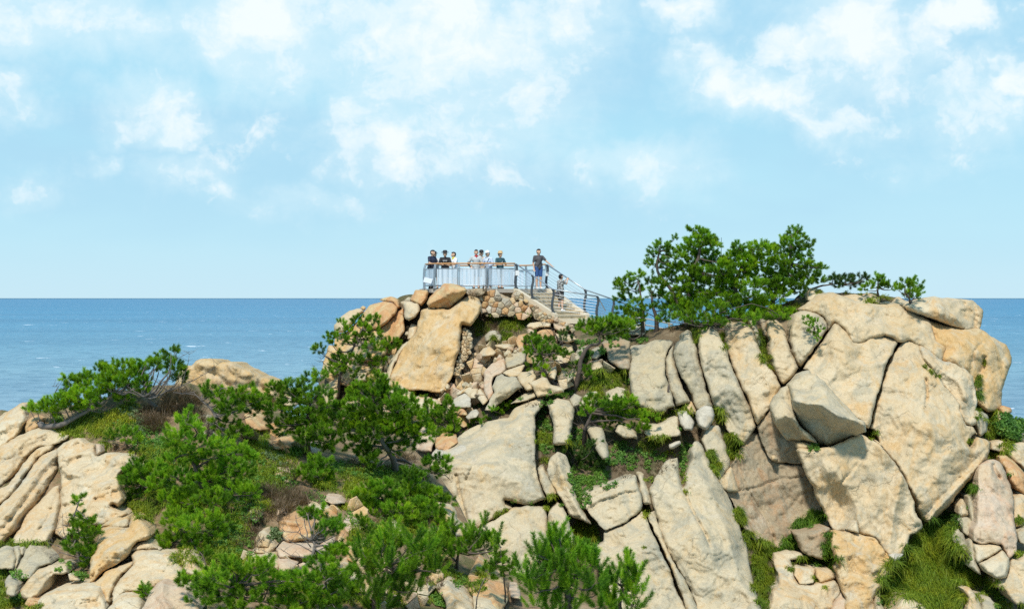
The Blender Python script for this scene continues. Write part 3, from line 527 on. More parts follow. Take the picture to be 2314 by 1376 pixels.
rk('D','195,1390 240,1310 330,1305 400,1350 440,1420 180,1420','granite_cream','pale rock peeping over the bottom edge of the grass slope',off=1.9,T=.4)
rk('D','78,1290 112,1268 122,1340 160,1420 85,1420','granite_warm','narrow rock left of the dark leafy patch at the bottom edge',off=1.6,T=.3)
rk('D','770,1290 830,1300 870,1340 890,1420 790,1420','granite_grey','grey broken rock in the bottom right grass',off=1.8,T=.3)
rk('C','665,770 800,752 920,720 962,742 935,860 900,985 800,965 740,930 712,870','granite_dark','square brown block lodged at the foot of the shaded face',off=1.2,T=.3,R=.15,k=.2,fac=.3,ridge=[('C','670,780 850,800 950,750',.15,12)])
rk('C','515,935 640,920 730,930 760,975 650,990 680,1050 672,1120 710,1185 830,1182 1000,1152 1040,1230 1000,1310 960,1420 465,1420 488,1340 500,1250 550,1180 550,1100 510,1000','granite_cream','stepped pale bedrock at the bottom, right of the grass curtain',n=SL,off=1.0,T=.35,groove=[('C','690,1180 740,1260 760,1376',.06,3)],fac=.12)
rk('C','682,1045 780,1052 838,1058 832,1170 722,1180 684,1110','granite_cream','small squared block left of the tuft in the stepped bedrock',off=1.25,T=.25,k=.3)
rk('C','857,1062 970,1072 1002,1132 882,1170 850,1112','granite_cream','small squared block right of the tuft in the stepped bedrock',off=1.25,T=.25,k=.3)
rk('C','1045,1240 1092,1312 1095,1420 955,1420 1000,1322','granite_pink','pinkish corner slab at the bottom edge beside the stepped bedrock',n=SL,off=1.3,T=.3)
# lower front slabs
rk('F','585,425 598,560 616,612 634,602 637,520 672,440 662,380 690,325 720,320 760,390 800,480 840,560 900,660 950,780 980,880 1020,960 1030,1080 1060,1200 1110,1350 1135,1440 725,1440 700,1340 650,1222 590,1122 520,1002 480,902 448,790 428,720 410,620 440,560 480,490 510,450','granite_pale','largest pale slab, sweeping down to the bottom edge',n=SL,off=1.8,T=.6,R=.5,B=.5,gap=1.4,k=.35,
   groove=[('F','616,612 650,690 700,795 760,905 790,980',.28,3),('F','520,960 600,930 640,900',.07,3),('F','455,790 520,980 620,1130 700,1290',.10,3)],ridge=[('F','740,560 830,760 900,900 960,1150 1060,1376',.5,36),('F','560,480 640,800 760,1050',.15,34)],ctrl=[('F',820,860,-.2,20),('F',1000,1330,-.2,16),('F',560,1000,.12,36)])
rk('F','342,530 377,528 384,590 410,640 428,720 402,722 375,720 352,640','granite_pale','short narrow strip of rock at the top of the main crack',n=SL,off=1.4,T=.25)
rk('F','402,780 440,760 470,852 520,1000 590,1125 650,1225 700,1342 725,1440 662,1440 602,1252 547,1120 492,990 442,890 405,812','granite_pale','long narrow strip lying along the right of the main crack',n=SL,off=1.7,T=.3,R=.3,gap=1.0)
rk('F','125,890 240,850 330,790 362,760 398,812 430,900 478,1000 528,1110 578,1240 648,1440 300,1440 200,1350 130,1180 80,1080 52,1010 118,960','granite_pale','pale slab left of the main crack, behind the foreground pine',n=SL,off=1.8,T=.5,R=.4,k=.4,gap=1.8,
   ridge=[('F','60,1010 180,1050 300,1040 440,990',.35,28),('F','270,1060 330,1200 420,1376',.15,22)],ctrl=[('F',180,980,-.2,26)],groove=[('F','280,1050 380,990 400,985',.05,3)])
rk('F','-25,700 0,650 60,620 160,590 240,558 320,535 342,600 370,722 355,757 300,800 230,850 130,880 60,812 20,762','granite_pale','blocky slab with split bedding left of the main crack\'s top',n=SL,off=1.7,T=.5,R=.4,gap=1.4,groove=[('F','20,750 130,690 250,650 320,640',.13,3),('F','140,620 240,600 300,590',.05,3)],ridge=[('F','20,720 140,670 330,620',.18,12)])
rk('E','20,470 100,370 170,330 260,258 330,222 430,190 520,178 562,120 640,72 740,50 748,95 702,152 690,180 696,330 692,450 710,560 740,640 762,688 650,722 590,716 500,690 505,720 545,745 480,780 420,812 360,852 295,892 200,800 160,690 80,570','granite_pale','great smooth dome of granite in the middle, stained rust at its foot',n='bedrock',off=1.2,T=.9,R=1.3,B=.6,gap=1.0,
   groove=[('E','200,540 215,650 240,740 265,830 300,892',.25,3),('E','480,230 400,320 320,430 260,570',.14,3),('E','430,190 560,180 690,178',.10,3)],ridge=[('E','120,400 260,480 440,540 640,520',.15,40),('E','560,130 700,110',.12,10)],ctrl=[('E',560,640,-.12,30)])
rk('E','292,898 370,852 480,792 552,745 640,725 750,738 770,800 782,900 777,1000 752,1080 720,1200 560,1180 420,1100 330,980','granite_pale','grey-cream block directly under the great dome',n=SL,off=1.4,T=.6,R=.6,groove=[('E','540,965 620,952 650,940',.08,3)],ridge=[('E','330,940 540,960 760,940',.2,30)])
rk('E','770,792 830,710 870,742 912,832 942,960 880,1030 820,945 782,890','granite_pale','slim split slab right of the block under the dome',n=SL,off=1.5,T=.35,R=.2,ridge=[('E','800,790 830,930 870,1020',.25,10)],gap=1.6)
rk('E','710,500 740,478 762,520 802,592 832,652 772,682 747,640 716,560','granite_pale','small curved slab nested between the dome and the pointed slab',n=SL,off=1.3,T=.3,gap=1.6)
rk('E','765,500 790,430 832,393 882,410 917,482 932,600 962,700 1012,792 1045,845 930,802 880,742 832,652 790,570','granite_pale','pointed slab leaning left above the grass tuft',n=SL,off=1.5,T=.4,R=.2,ridge=[('E','830,400 850,520 920,680 1000,820',.35,14)],gap=1.6,k=.35)
rk('E','768,90 830,55 900,68 942,110 932,200 917,260 917,342 840,352 805,342 810,220 780,140','granite_pale','upright slab above the green strip, left of the terrace pine',n=SL,off=1.3,T=.4,R=.35)
rk('E','908,62 940,25 987,48 972,100 930,112','granite_grey','small grey stone, left of the pair over the terrace pine',off=1.4,T=.3,thick=.6)
rk('E','968,102 1020,20 1080,12 1090,62 1040,118','granite_pale','small pale stone, right of the pair over the terrace pine',off=1.4,T=.35,thick=.7,fac=.3)
rk('F','15,250 60,220 112,240 142,330 155,432 112,440 60,350','granite_grey','grey slab in the shade behind the terrace pine\'s trunk',n=SL,off=1.2,T=.35)
rk('F','220,230 260,215 320,260 335,300 270,305 225,270','granite_pale','low stone under the terrace pine\'s crown',off=1.0,T=.3)
rk('F','532,345 600,320 608,342 560,372 535,372','granite_white','white flake of stone lying on the terrace',off=.9,T=.12,thick=.3)
# ------------------------------------------------------------------ middle gully
rk('K','590,810 640,705 700,650 740,680 800,690 880,690 920,780 952,822 850,882 740,962 680,1012 570,1092 502,1090 560,960 612,880','granite_grey','leaning grey boulder with a dark hollow beneath',under=[('K','500,1010 600,900 700,850 820,820 950,800',.9)],off=2.6,T=.55,R=.45,thick=1.3,k=.35,ridge=[('K','700,650 740,690 820,680',.2,8),('K','880,700 800,850 600,960 520,1080',.3,16)],ctrl=[('K',700,980,-.4,16)])
rk('K','482,800 495,650 540,590 600,520 730,470 755,600 700,642 600,702 588,800 602,900 545,972 492,862','granite_pink','pinkish flat-topped rock left of the leaning grey boulder',off=1.7,T=.5,R=.35,ridge=[('K','500,640 560,690 700,620',.2,10)])
rk('K','755,445 860,400 972,370 992,480 962,542 760,602 742,500','granite_grey','grey slab-topped rock left of the twisted pine\'s crown',off=1.6,T=.45,R=.3,fac=.2)
rk('K','702,645 780,608 960,545 985,560 905,682 800,692','granite_warm','tan flat top behind the leaning grey boulder',off=1.9,T=.35,R=.3)
rk('K','885,700 920,640 1090,620 1112,700 1072,760 1078,842 1012,857 960,822 912,762','granite_warm','jagged boulder right of the leaning grey boulder',off=2.3,T=.5,k=.3,fac=.3,thick=1.2)
rk('K','1020,760 1110,720 1180,690 1240,700 1290,790 1430,830 1442,872 1300,902 1130,937 1092,880 1070,812','granite_cream','low pale boulder in front of the twisted pine\'s trunk',off=2.3,T=.5,k=.3,ridge=[('K','1030,770 1130,800 1290,800 1430,840',.3,12)],thick=1.2)
rk('K','805,1012 900,940 1000,880 1090,868 1115,930 1010,972 880,1002','granite_grey','smooth rock ledge in front of the dark hollow',off=1.6,T=.3)
rk('K','1240,640 1350,560 1362,640 1332,722 1262,702','granite_cream','pale rock seen between the twisted pine\'s two limbs',off=1.5,T=.4)
rk('K','1480,690 1550,640 1562,700 1480,772','granite_grey','grey stone against the twisted pine\'s trunk',off=1.3,T=.3)
rk('K','1570,460 1620,362 1742,320 1702,400 1622,500 1582,562','granite_pale','pale tilted rock behind the twisted pine\'s right limb',off=1.0,T=.4)
rk('K','1778,382 1850,340 1942,345 1902,420 1832,482 1780,472','granite_grey','grey rock with a green bush, right of the twisted pine',off=1.0,T=.4)
rk('K','1768,592 1800,510 1862,495 1902,560 1912,612 1780,618','granite_warm','round-topped tan rock above the bright grass',off=1.2,T=.4)
rk('K','1000,80 1040,50 1160,38 1282,55 1282,102 1150,104 1080,132 1002,102','granite_cream','flat roof-like slab on top of the rubble, below the stairs',off=1.3,T=.3,R=.15,k=.2,fac=.2,thick=.9)
rk('K','1000,140 1040,108 1090,140 1086,190 1020,182','granite_pink','small upright stone holding up the roof-like slab',off=1.1,T=.25,thick=.5)
rk('K','1122,162 1200,120 1292,130 1342,200 1202,232 1130,202','granite_orange','orange-tinted rock right under the roof-like slab',off=1.0,T=.35)
rk('K','868,272 900,200 1000,180 1090,190 1092,232 972,252 962,352 912,372','granite_orange','tall reddish block left of the twisted pine\'s crown top',off=1.4,T=.4,R=.2,fac=.3)
rk('K','430,422 480,350 560,330 640,400 602,442 450,455','granite_cream','pale rock at the head of the loose stones',off=1.2,T=.4)
rk('K','500,202 560,150 640,138 702,200 692,282 602,252 512,282','granite_grey','grey rock half covered by the brown grass',off=.9,T=.4)
rk('K','620,310 700,300 800,300 830,350 750,370 640,350','granite_cream','cream rock ledge below the hanging grass',off=1.0,T=.35,fac=.2)
rk('K','1340,170 1420,200 1480,180 1580,220 1600,260 1480,290 1380,260','granite_cream','pale rock among bare twigs beneath the stair landing',off=1.1,T=.35,fac=.2)
rk('K','1320,60 1400,80 1460,100 1500,150 1400,160 1330,120','granite_pink','reddish stone at the landing\'s corner',off=.9,T=.3,fac=.3)
rk('K','80,1002 180,930 262,888 332,960 332,1052 232,1064 130,1042','granite_white','whitish boulder at the foot of the loose stones',off=1.8,T=.45,fac=.3)
rk('K','135,1082 232,1052 282,1110 296,1152 140,1142','granite_orange','rust-orange stone under the whitish boulder',off=1.5,T=.35)
rk('K','165,882 300,800 422,830 402,952 332,952 262,882 170,922','granite_cream','broad cream rock beneath the loose stones',off=1.2,T=.35,fac=.2)
rk('K','408,852 452,838 545,972 482,1032 420,952','granite_cream','split cream slab beside the pinkish flat-topped rock',n=SL,off=1.3,T=.3)
rk('K','275,1168 340,1100 400,1080 438,1122 402,1172 300,1200','granite_white','small grey-white stone above the creeping pine',off=1.6,T=.3,thick=.6)
# ------------------------------------------------------------------ knoll
rk('J','1050,200 1080,140 1125,88 1170,50 1200,12 1260,5 1335,12 1420,40 1447,75 1400,130 1330,200 1280,247 1180,247 1080,242','granite_orange','orange boulder perched at the foot of the railing',under=[('J','1050,190 1190,165 1290,110 1440,75',.8)],off=2.6,T=.5,R=.35,thick=1.5,k=.35,ridge=[('J','1060,200 1190,150 1290,80 1440,60',.45,20)],ctrl=[('J',1200,220,-.3,20)],fac=.15)
rk('J','960,402 1000,272 1060,240 1180,250 1272,257 1350,192 1432,130 1500,125 1560,150 1590,220 1565,290 1512,382 1480,412 1397,402 1382,500 1372,650 1332,762 1312,882 1262,972 1242,1042 1150,1062 1000,1042 850,1042 690,1002 702,880 782,700 870,562 940,480','granite_ochre','tall smooth ochre-streaked slab below the viewing platform',n='bedrock',off=1.6,T=.7,R=.8,gap=.8,B=.4,thick=2,
   ridge=[('J','1080,260 1000,460 860,640 700,900',.25,20),('J','1200,280 1250,300 1440,150',.2,12),('J','1290,400 1230,700 1180,900',.15,24)],groove=[('J','1010,300 990,420 900,560 800,740 720,960',.12,4),('J','1240,300 1290,260',.08,4),('J','860,900 960,1000 1100,1040',.07,5)],ctrl=[('J',940,820,-.1,16),('J',1200,400,-.12,16)])
rk('J','632,985 655,860 718,720 800,612 862,565 876,590 792,690 722,822 702,925 690,1004','granite_pale','thin strip of slab along the left of the ochre-streaked one',n=SL,off=1.3,T=.3)
rk('J','890,162 940,70 1000,66 1062,75 1062,150 1002,222 940,192','granite_orange','square tan block left of the orange boulder',off=1.6,T=.4,R=.2,k=.25,fac=.3)
rk('J','798,182 870,175 962,190 988,250 942,332 880,372 840,350 828,262','granite_cream','yellowish round boulder above the small dark hole',off=1.9,T=.5,R=.4)
rk('J','608,442 700,362 752,292 822,240 832,332 832,482 780,542 702,572 620,592','granite_orange','rust-red pitted boulder with a straight left edge',off=1.6,T=.45,R=.3,k=.3,amp=1.4)
rk('J','400,362 440,272 500,212 620,180 720,190 768,232 750,292 692,362 622,422 560,452 470,440','granite_orange','orange-crusted slab leaning over the pitted boulder',n=SL,off=2.1,T=.45,R=.3,amp=1.2,thick=1.1)
rk('J','150,402 200,330 300,260 400,240 432,272 382,332 322,402 242,482 155,492','granite_warm','grey-tan rounded boulder at the knoll\'s left shoulder',off=1.9,T=.5,R=.5,thick=1.5)
rk('J','250,480 340,402 400,365 470,440 560,452 606,446 618,600 700,572 640,700 500,762 300,742 160,622 158,510','granite_ochre','wide tan face behind the tall front pine\'s top',n='bedrock',off=1.4,T=.5,R=.4,thick=2)
rk('J','95,602 165,630 310,748 500,768 620,712 640,802 602,902 450,962 300,1002 100,952 10,902 45,760','granite_ochre','sloping tan flank of the knoll dropping to the sea',n='bedrock',off=1.2,T=.5,R=.6,thick=2.5,groove=[('J','60,760 200,700 320,750',.1,4)])
rk('J','590,162 700,125 770,160 792,232 762,250 722,192 652,180','granite_orange','small peaked orange rock on the knoll\'s skyline',off=1.5,T=.35,fac=.3)
rk('J','828,172 870,135 902,140 892,182','granite_grey','little grey stone left of the square tan block',off=1.2,T=.2,thick=.5)
rk('J','860,545 872,450 900,392 962,410 952,482 902,545','granite_cream','upright pale stone in the cleft beside the tall slab',off=1.2,T=.25)
rk('J','400,240 430,220 460,235 440,270','granite_orange','tiny orange stone on the knoll\'s left skyline',off=1.6,T=.15,thick=.3)
rk('J','640,1065 780,990 832,1020 902,1072 962,1182 985,1260 900,1262 850,1142 740,1082','granite_cream','bleached curved rock below the ochre-streaked slab',off=2.0,T=.5)
rk('J','940,1112 1040,1110 1130,1130 1200,1172 1110,1200 1132,1262 980,1262','granite_cream','low pale rock below the round grass cushion',off=1.5,T=.35)
rk('J','-5,1150 60,1002 150,920 203,940 175,1100 142,1182 0,1205','granite_warm','tan rock showing through the tall front pine\'s branches',off=1.0,T=.4)
rk('J','250,1150 330,1130 480,1220 540,1300 420,1340 260,1300','granite_pink','pinkish rock behind the front pines',off=1.2,T=.4)
rk('J','300,850 400,830 470,870 460,950 380,960 280,920','granite_cream','cream rock left of the hanging yellow-green grass',off=1.8,T=.35,fac=.2)
rk('X','985,990 1000,978 1030,985 1035,1000 1010,1018 985,1012','granite_orange','rusty rock behind the front pine\'s right-hand branch',off=1.3,T=.3,fac=.3)
rk('X','985,1015 1012,1022 1040,1005 1060,1012 1045,1035 1000,1040 975,1030','granite_white','cluster of whitish rock left of the great dome',off=1.4,T=.3,fac=.3)
rk('X','930,970 960,960 985,985 975,1020 935,1015','granite_pink','pink rock shadowed by the front pine',off=1.2,T=.3)
# platform side rocks and rock behind stair
rk('S','560,620 620,570 720,560 790,585 740,640 640,650','granite_dark','dark weathered rock right of the orange boulder',off=1.2,T=.3,amp=1.5,cat='rock')
rk('X','1222,690 1232,655 1250,652 1270,664 1300,688 1340,720 1360,780 1230,780','granite_cream','smooth cream rock rising behind the stairs',off=-4.2,T=.5,R=.7,thick=1.5)
rk('X','1395,752 1392,728 1410,722 1440,730 1462,745 1450,760','granite_white','pale sunlit rock seen between the pine trunks',off=-.5,T=.3,fac=.3)
# ------------------------------------------------------------------ rocks: the near hillside
def rl(fr, s, mat, label, **k):
    k.setdefault('field', DL); k.setdefault('off', .5); return rk(fr, s, mat, label, **k)
rl('G','-40,180 0,160 60,130 140,78 172,90 165,170 137,230 100,292 0,362 -40,380','granite_cream','pale crag in the upper left corner of the hillside',T=.5,ridge=[('G','-20,270 60,220 150,200',.2,12)],fac=.2)
rl('G','152,232 180,185 222,160 264,180 242,230 192,272 155,277','granite_orange','brown round stone at the windswept pine\'s root',T=.35)
rl('G','-40,380 100,300 170,265 240,238 300,250 425,290 415,312 332,352 240,362 160,422 112,492 60,562 0,602 -40,620','granite_cream','uppermost of the long ribs of the striped outcrop',under=[('G','-40,470 120,370 240,290 425,290',.5)],n=SL,off=.8,T=.45,R=.35,ridge=[('G','0,400 140,310 300,260',.2,16)])
rl('G','-40,640 50,592 112,512 180,422 250,362 332,350 295,387 232,432 182,502 102,622 42,682 -40,740','granite_cream','second long rib of the striped outcrop, thin and shadowed',under=[('G','-40,680 120,530 250,400 335,365',.5)],n=SL,off=.7,T=.35,R=.25,groove=[('G','0,650 100,560 180,460 280,370',.12,4)])
rl('G','-40,765 80,652 150,562 210,472 262,402 322,380 367,388 372,440 366,502 332,562 272,642 202,722 152,792 92,882 20,955 -40,980','granite_cream','widest rib of the striped outcrop, rusty along its lower edge',under=[('G','-40,880 120,700 260,500 370,420',.6)],n=SL,off=.8,T=.45,R=.3,ridge=[('G','-20,850 120,690 250,500 360,400',.25,14),('G','60,860 200,680 330,510',.2,10)],groove=[('G','0,780 110,660 200,540 250,450',.16,4),('G','-10,900 100,780 180,680',.12,4)])
rl('G','60,962 130,862 162,782 242,702 332,612 368,602 376,722 362,802 342,882 292,952 200,970 80,975','granite_cream','lowest wedge of the striped outcrop above the grey stones',n=SL,off=.7,T=.4,groove=[('G','160,800 145,900 135,960',.12,3),('G','200,950 300,800 370,640',.1,3)])
rl('G','352,372 420,322 500,303 540,330 592,345 602,412 700,393 800,400 872,440 935,505 900,512 802,482 752,542 762,622 772,692 742,742 700,722 805,782 642,852 592,852 400,930 345,900 362,802 374,720 382,620 372,500','granite_cream','broad sunlit outcrop with brown-lined hollows and a round hole',n='bedrock',off=.8,T=.6,R=.5,B=.5,k=.35,amp=1.5,fac=.12,
   groove=[('G','372,500 385,600 376,720',.2,4),('G','500,570 560,520 640,500 800,480',.15,6),('G','540,680 620,650 700,620',.07,3),('G','600,685 601,690',.25,4)],ridge=[('G','380,480 430,530 520,540',.35,10),('G','420,430 500,400 590,400',.2,10),('G','500,570 440,600 390,640',.2,10),('G','400,780 560,730 700,720',.12,16)],ctrl=[('G',440,590,-.35,14),('G',460,440,-.2,14)])
rl('G','600,340 630,348 640,392 604,414','granite_pink','pink stub of rock under the hillside grass',off=1.0,T=.25,thick=.5)
rl('H','215,1085 212,950 225,780 290,602 350,462 432,440 600,452 655,462 672,340 742,300 812,350 882,440 908,542 862,592 762,612 692,682 662,762 522,872 402,932 302,1002 252,1062','granite_ochre','tawny rounded outcrop stepping down beside the small pine',under=[('H','215,900 300,760 450,700 650,640 900,560',.35)],n='bedrock',off=1.0,T=.6,R=.5,B=.4,k=.4,ridge=[('H','300,620 440,480 600,470',.25,18),('H','260,800 450,760 650,690 860,560',.25,20),('H','260,960 420,800 520,860',.25,14)],groove=[('H','520,600 420,700 300,780',.15,6),('H','230,1050 300,900 420,780',.12,4),('H','510,780 520,860',.12,4)],amp=1.2)
rl('H','320,455 400,372 540,328 642,310 664,350 657,432 602,462 440,452','granite_warm','oblong tan block on top of the tawny outcrop',off=1.1,T=.35,R=.25,k=.35)
rl('H','680,682 762,612 882,588 942,640 1002,702 862,702 692,722','granite_cream','flat pale rock between the tawny outcrop and the jointed slab',off=.9,T=.3,fac=.2)
rl('H','668,762 742,710 862,698 1012,720 1182,740 1232,852 1295,1002 1200,1062 1002,1112 902,1132 782,1172 692,1172 602,1192 480,1305 460,1202 522,1082 622,952 702,882 690,822','granite_cream','wide jointed slab with a grid of fine cracks',n=SL,off=1.0,T=.5,R=.35,k=.3,groove=[('H','700,870 860,850 1100,830 1220,840',.08,3),('H','640,1050 800,1010 1000,970 1250,940',.07,3),('H','880,860 920,960 930,1080',.07,3),('H','1020,730 1100,850 1280,1000',.08,3),('H','850,700 870,790',.06,3)],fac=.08)
rl('H','1198,802 1230,710 1362,703 1402,792 1432,902 1480,1032 1400,1012 1300,992 1242,882','granite_warm','upright block at the jointed slab\'s right end',off=1.0,T=.35,R=.2,k=.25,groove=[('H','1230,830 1300,900 1380,930',.14,4)])
rl('H','258,1092 380,962 520,902 692,842 702,882 562,992 502,1092 452,1240 442,1312 380,1282 335,1180','granite_ochre','cracked tongue of rock running down to the bottom edge',n=SL,off=.8,T=.35,groove=[('H','330,1120 450,1000 560,930',.12,4)])
rl('H','785,1420 850,1282 890,1182 972,1082 1042,1058 1200,1090 1320,1152 1392,1242 1440,1376 1450,1420','granite_pink','pinkish-white boulder with a brown scab, bottom edge',off=1.7,T=.6,R=.5,k=.35,ridge=[('H','1040,1070 1020,1240 1090,1376',.3,16)],ctrl=[('H',1190,1200,-.1,12)])
rl('H','470,1290 560,1202 682,1183 782,1220 808,1282 782,1420 455,1420','granite_cream','rounded grey-cream boulder left of the pinkish one',off=1.3,T=.5,R=.5)
rl('H','395,1390 450,1330 512,1338 540,1420 380,1420','granite_cream','small rounded stone at the bottom edge below the cracked tongue',off=1.6,T=.3)
rl('G','235,1320 330,1252 440,1225 560,1218 622,1240 658,1332 652,1420 230,1420','granite_cream','layered cream outcrop on the bottom edge',n='bedrock',off=1.2,T=.5,R=.4,groove=[('G','300,1376 400,1300 560,1290',.1,4),('G','270,1330 400,1260 600,1250',.1,4)],amp=1.4)
rl('G','118,1282 160,1202 210,1130 272,1110 400,1083 432,1110 427,1152 332,1162 292,1202 242,1292 200,1312 150,1312','granite_warm','folded grey-brown outcrop above the layered cream one',off=1.0,T=.45,groove=[('G','180,1270 240,1190 320,1150',.14,4)],ridge=[('G','230,1280 290,1200 310,1220',.15,8)])
rl('G','103,1122 150,1032 190,973 262,990 322,1062 320,1090 242,1112 190,1182 130,1182','granite_grey','grey boulder with a sloping crack in the lower left',off=1.1,T=.45,groove=[('G','130,1120 200,1040 240,1010',.08,3)])
rl('G','-40,1010 0,995 40,973 80,988 102,1060 80,1132 0,1122 -40,1110','granite_grey','grey rounded boulder at the left edge',off=1.1,T=.45)
rl('G','82,984 112,982 132,1030 112,1092 86,1142 96,1060','granite_grey','thin grey stone wedged between the two grey boulders',off=1.0,T=.3,thick=.6)
rl('G','120,990 150,983 152,1030 132,1042','granite_grey','small grey stone on top of the wedge',off=1.0,T=.2,thick=.4)
rl('G','28,1202 60,1163 97,1180 114,1226 90,1292 38,1292','granite_grey','grey egg-shaped stone in the lower left grass',off=1.3,T=.35,thick=.8)
rl('G','153,1342 180,1300 252,1308 257,1352 180,1368','granite_orange','small rusty stone under the folded outcrop',off=1.3,T=.25,thick=.5)
rl('G','428,1155 490,1168 497,1197 438,1197','granite_cream','small tan stone beside the bush in the lower left',off=1.3,T=.2,thick=.4)
# dome behind the crest and rocks of the saddle
rl('L','-30,300 60,128 150,112 190,74 270,50 390,58 442,96 480,82 560,78 640,104 740,156 880,228 1040,298 1110,370 1170,470 1150,560 700,620 300,620 40,520 -60,420','granite_ochre','big rounded golden rock on the crest against the sea',n='boulder',off=.4,T=1.1,R=1.3,B=.5,thick=3,Yc=73,groove=[('L','330,190 440,240 540,330',.15,6),('L','840,300 880,360 940,400',.12,5),('L','500,130 550,200',.08,5)],ridge=[('L','60,140 180,100 440,130 560,100',.12,12)])
rl('L','695,625 800,560 882,518 922,600 902,682 985,722 962,782 862,792 740,762','granite_orange','smooth sandy rock slope in the saddle',n=SL,off=.5,T=.35,groove=[('L','780,640 840,700 900,770',.1,4),('L','740,700 800,740',.1,4)])
rl('L','975,902 1050,860 1180,858 1242,900 1242,962 1060,992 1000,972','granite_orange','sandy rock above the round grass tussock',off=.5,T=.35)
rl('L','1338,1002 1350,930 1432,900 1482,1002 1442,1042','granite_pink','pinkish rock in the shade of the spreading pine',off=.6,T=.35)
rl('L','168,652 300,638 352,700 292,852 240,832 198,742','granite_grey','grey rock behind the large bushy pine\'s tip',off=.6,T=.35,groove=[('L','260,700 240,820',.15,5)])
rl('L','1028,492 1100,460 1240,448 1302,500 1200,542 1050,522','granite_cream','pale rock beneath the spreading pine\'s left branches',off=-.5,T=.35)
rl('I','252,692 262,640 350,592 440,570 502,640 602,640 642,702 562,782 480,802 330,832 288,782','granite_orange','big ochre boulder with a pale top near the bottom centre',off=1.0,T=.55,R=.4,k=.35,ridge=[('I','262,650 400,670 600,650',.3,10)],ctrl=[('I',430,730,-.12,16)])
rl('I','228,882 280,820 420,830 542,850 562,922 480,962 400,942 260,952','granite_pink','pale lumpy rock below the ochre boulder',off=1.1,T=.4,ridge=[('I','260,860 400,880 540,870',.15,10)],fac=.2)
rl('I','558,882 680,810 702,850 642,902 580,912','granite_pink','small rosy stone right of the pale lumpy rock',off=1.2,T=.3)
rl('I','248,962 330,960 402,1002 372,1062 258,1072','granite_pink','rosy rock behind the bare-twigged pine',off=1.2,T=.35)
rl('I','-20,952 60,920 160,908 232,930 262,1002 242,1062 170,1002 60,1002 -10,1022','granite_cream','row of worn cream rock above the bottom pines',off=1.1,T=.4,groove=[('I','40,940 50,1000',.12,4)])
rl('I','58,802 100,740 142,728 192,800 172,862 90,862','granite_cream','cream stone left of the sage plant',off=1.0,T=.4)
rl('I','38,882 130,868 144,912 50,912','granite_cream','small cream stone beneath its larger neighbour',off=1.1,T=.25,thick=.5)
rl('I','798,632 900,650 932,720 872,782 800,722','granite_pink','whitish-pink rock in the centre of the slope',off=.8,T=.35,fac=.3)
rl('I','1048,682 1120,678 1132,752 1060,742','granite_cream','small cream rock under the bright low pine',off=.8,T=.3)
rl('I','738,822 780,700 832,762 822,852','granite_orange','pointed rusty stone right of the ochre boulder',off=1.0,T=.3)
rl('I','1188,642 1240,700 1292,782 1220,752','granite_cream','sliver of cream rock under the bright low pine',off=.8,T=.25)
rl('I','1395,742 1500,690 1620,732 1645,782 1560,832 1440,792','granite_warm','tan mound right of centre, above the bottom pines',off=.9,T=.45,R=.5)
rl('I','1555,502 1690,530 1732,640 1802,722 1815,775 1700,772 1620,642','granite_cream','knobbly cream rock touching the great dome',off=.8,T=.45,amp=1.5,ridge=[('I','1590,520 1680,640 1790,740',.2,10)],fac=.2)
rl('I','605,562 720,530 752,602 682,642 640,602','granite_orange','sandy rock right of the dead twigs',off=.7,T=.3)
rl('I','815,872 900,850 952,902 882,992 820,962','granite_orange','tan rock between the bottom pines',off=1.0,T=.35)
rl('I','728,1022 800,980 862,1022 802,1062','granite_cream','cream stone under the bare-twigged pine\'s crown',off=1.0,T=.3)
rl('I','15,562 80,540 112,602 62,662 18,622','granite_grey','grey stone left of the dead twigs',off=.7,T=.3)
rl('I','245,502 292,500 302,562 240,602','granite_pink','small stone in the dead twigs',off=.8,T=.25)
rl('I','1120,480 1190,500 1250,560 1180,600 1120,560','granite_orange','sandy rock hidden in the bright low pine',off=.3,T=.3)
rl('I','640,440 760,450 800,500 700,510 630,480','granite_pink','flat sandy stone above the yellow tuft',off=.6,T=.25)
rl('I','1540,1192 1640,1153 1762,1232 1862,1322 1890,1440 1650,1440 1630,1302','granite_cream','angular cream rock at the bottom right of centre',off=.9,T=.45,k=.25,fac=.3,ridge=[('I','1640,1160 1700,1280 1800,1376',.3,12)])
rl('E','270,1165 330,1063 382,1110 442,1150 502,1212 525,1312 452,1420 330,1352 275,1250','granite_orange','rust-streaked angular rock behind the sapling',off=.9,T=.5,k=.3,fac=.25,ridge=[('E','335,1070 380,1200 450,1350',.3,14)])
rl('E','300,1302 420,1312 505,1430 320,1430','granite_cream','cream rock at the sapling\'s foot',off=1.3,T=.35,fac=.2)
rl('E','528,1252 580,1258 602,1312 540,1302','granite_pink','small pale stone right of the sapling',off=1.0,T=.25)
rl('I','960,1260 1050,1230 1110,1250 1090,1300 1000,1300','granite_orange','orange stone glimpsed under the dark bottom pine',off=.9,T=.3)
rl('I','1470,1150 1500,1140 1530,1180 1490,1210','granite_grey','small grey stone beside the dark bottom pine',off=.9,T=.2,thick=.4)
rl('X','620,1060 650,1052 672,1070 655,1090 625,1085','granite_pink','low sandy stone beneath the sage plants',off=.3,T=.25)
rl('X','690,1120 730,1125 745,1150 705,1155','granite_cream','low cream stone by the small sandy-patch pine',off=.4,T=.25)
rl('X','640,1180 670,1170 700,1190 680,1215 645,1205','granite_grey','grey-tan stone beside the dead twigs',off=.4,T=.3)
rl('X','585,1215 612,1205 625,1235 600,1262 580,1245','granite_cream','narrow cream stone left of the sage plant',off=.6,T=.3)
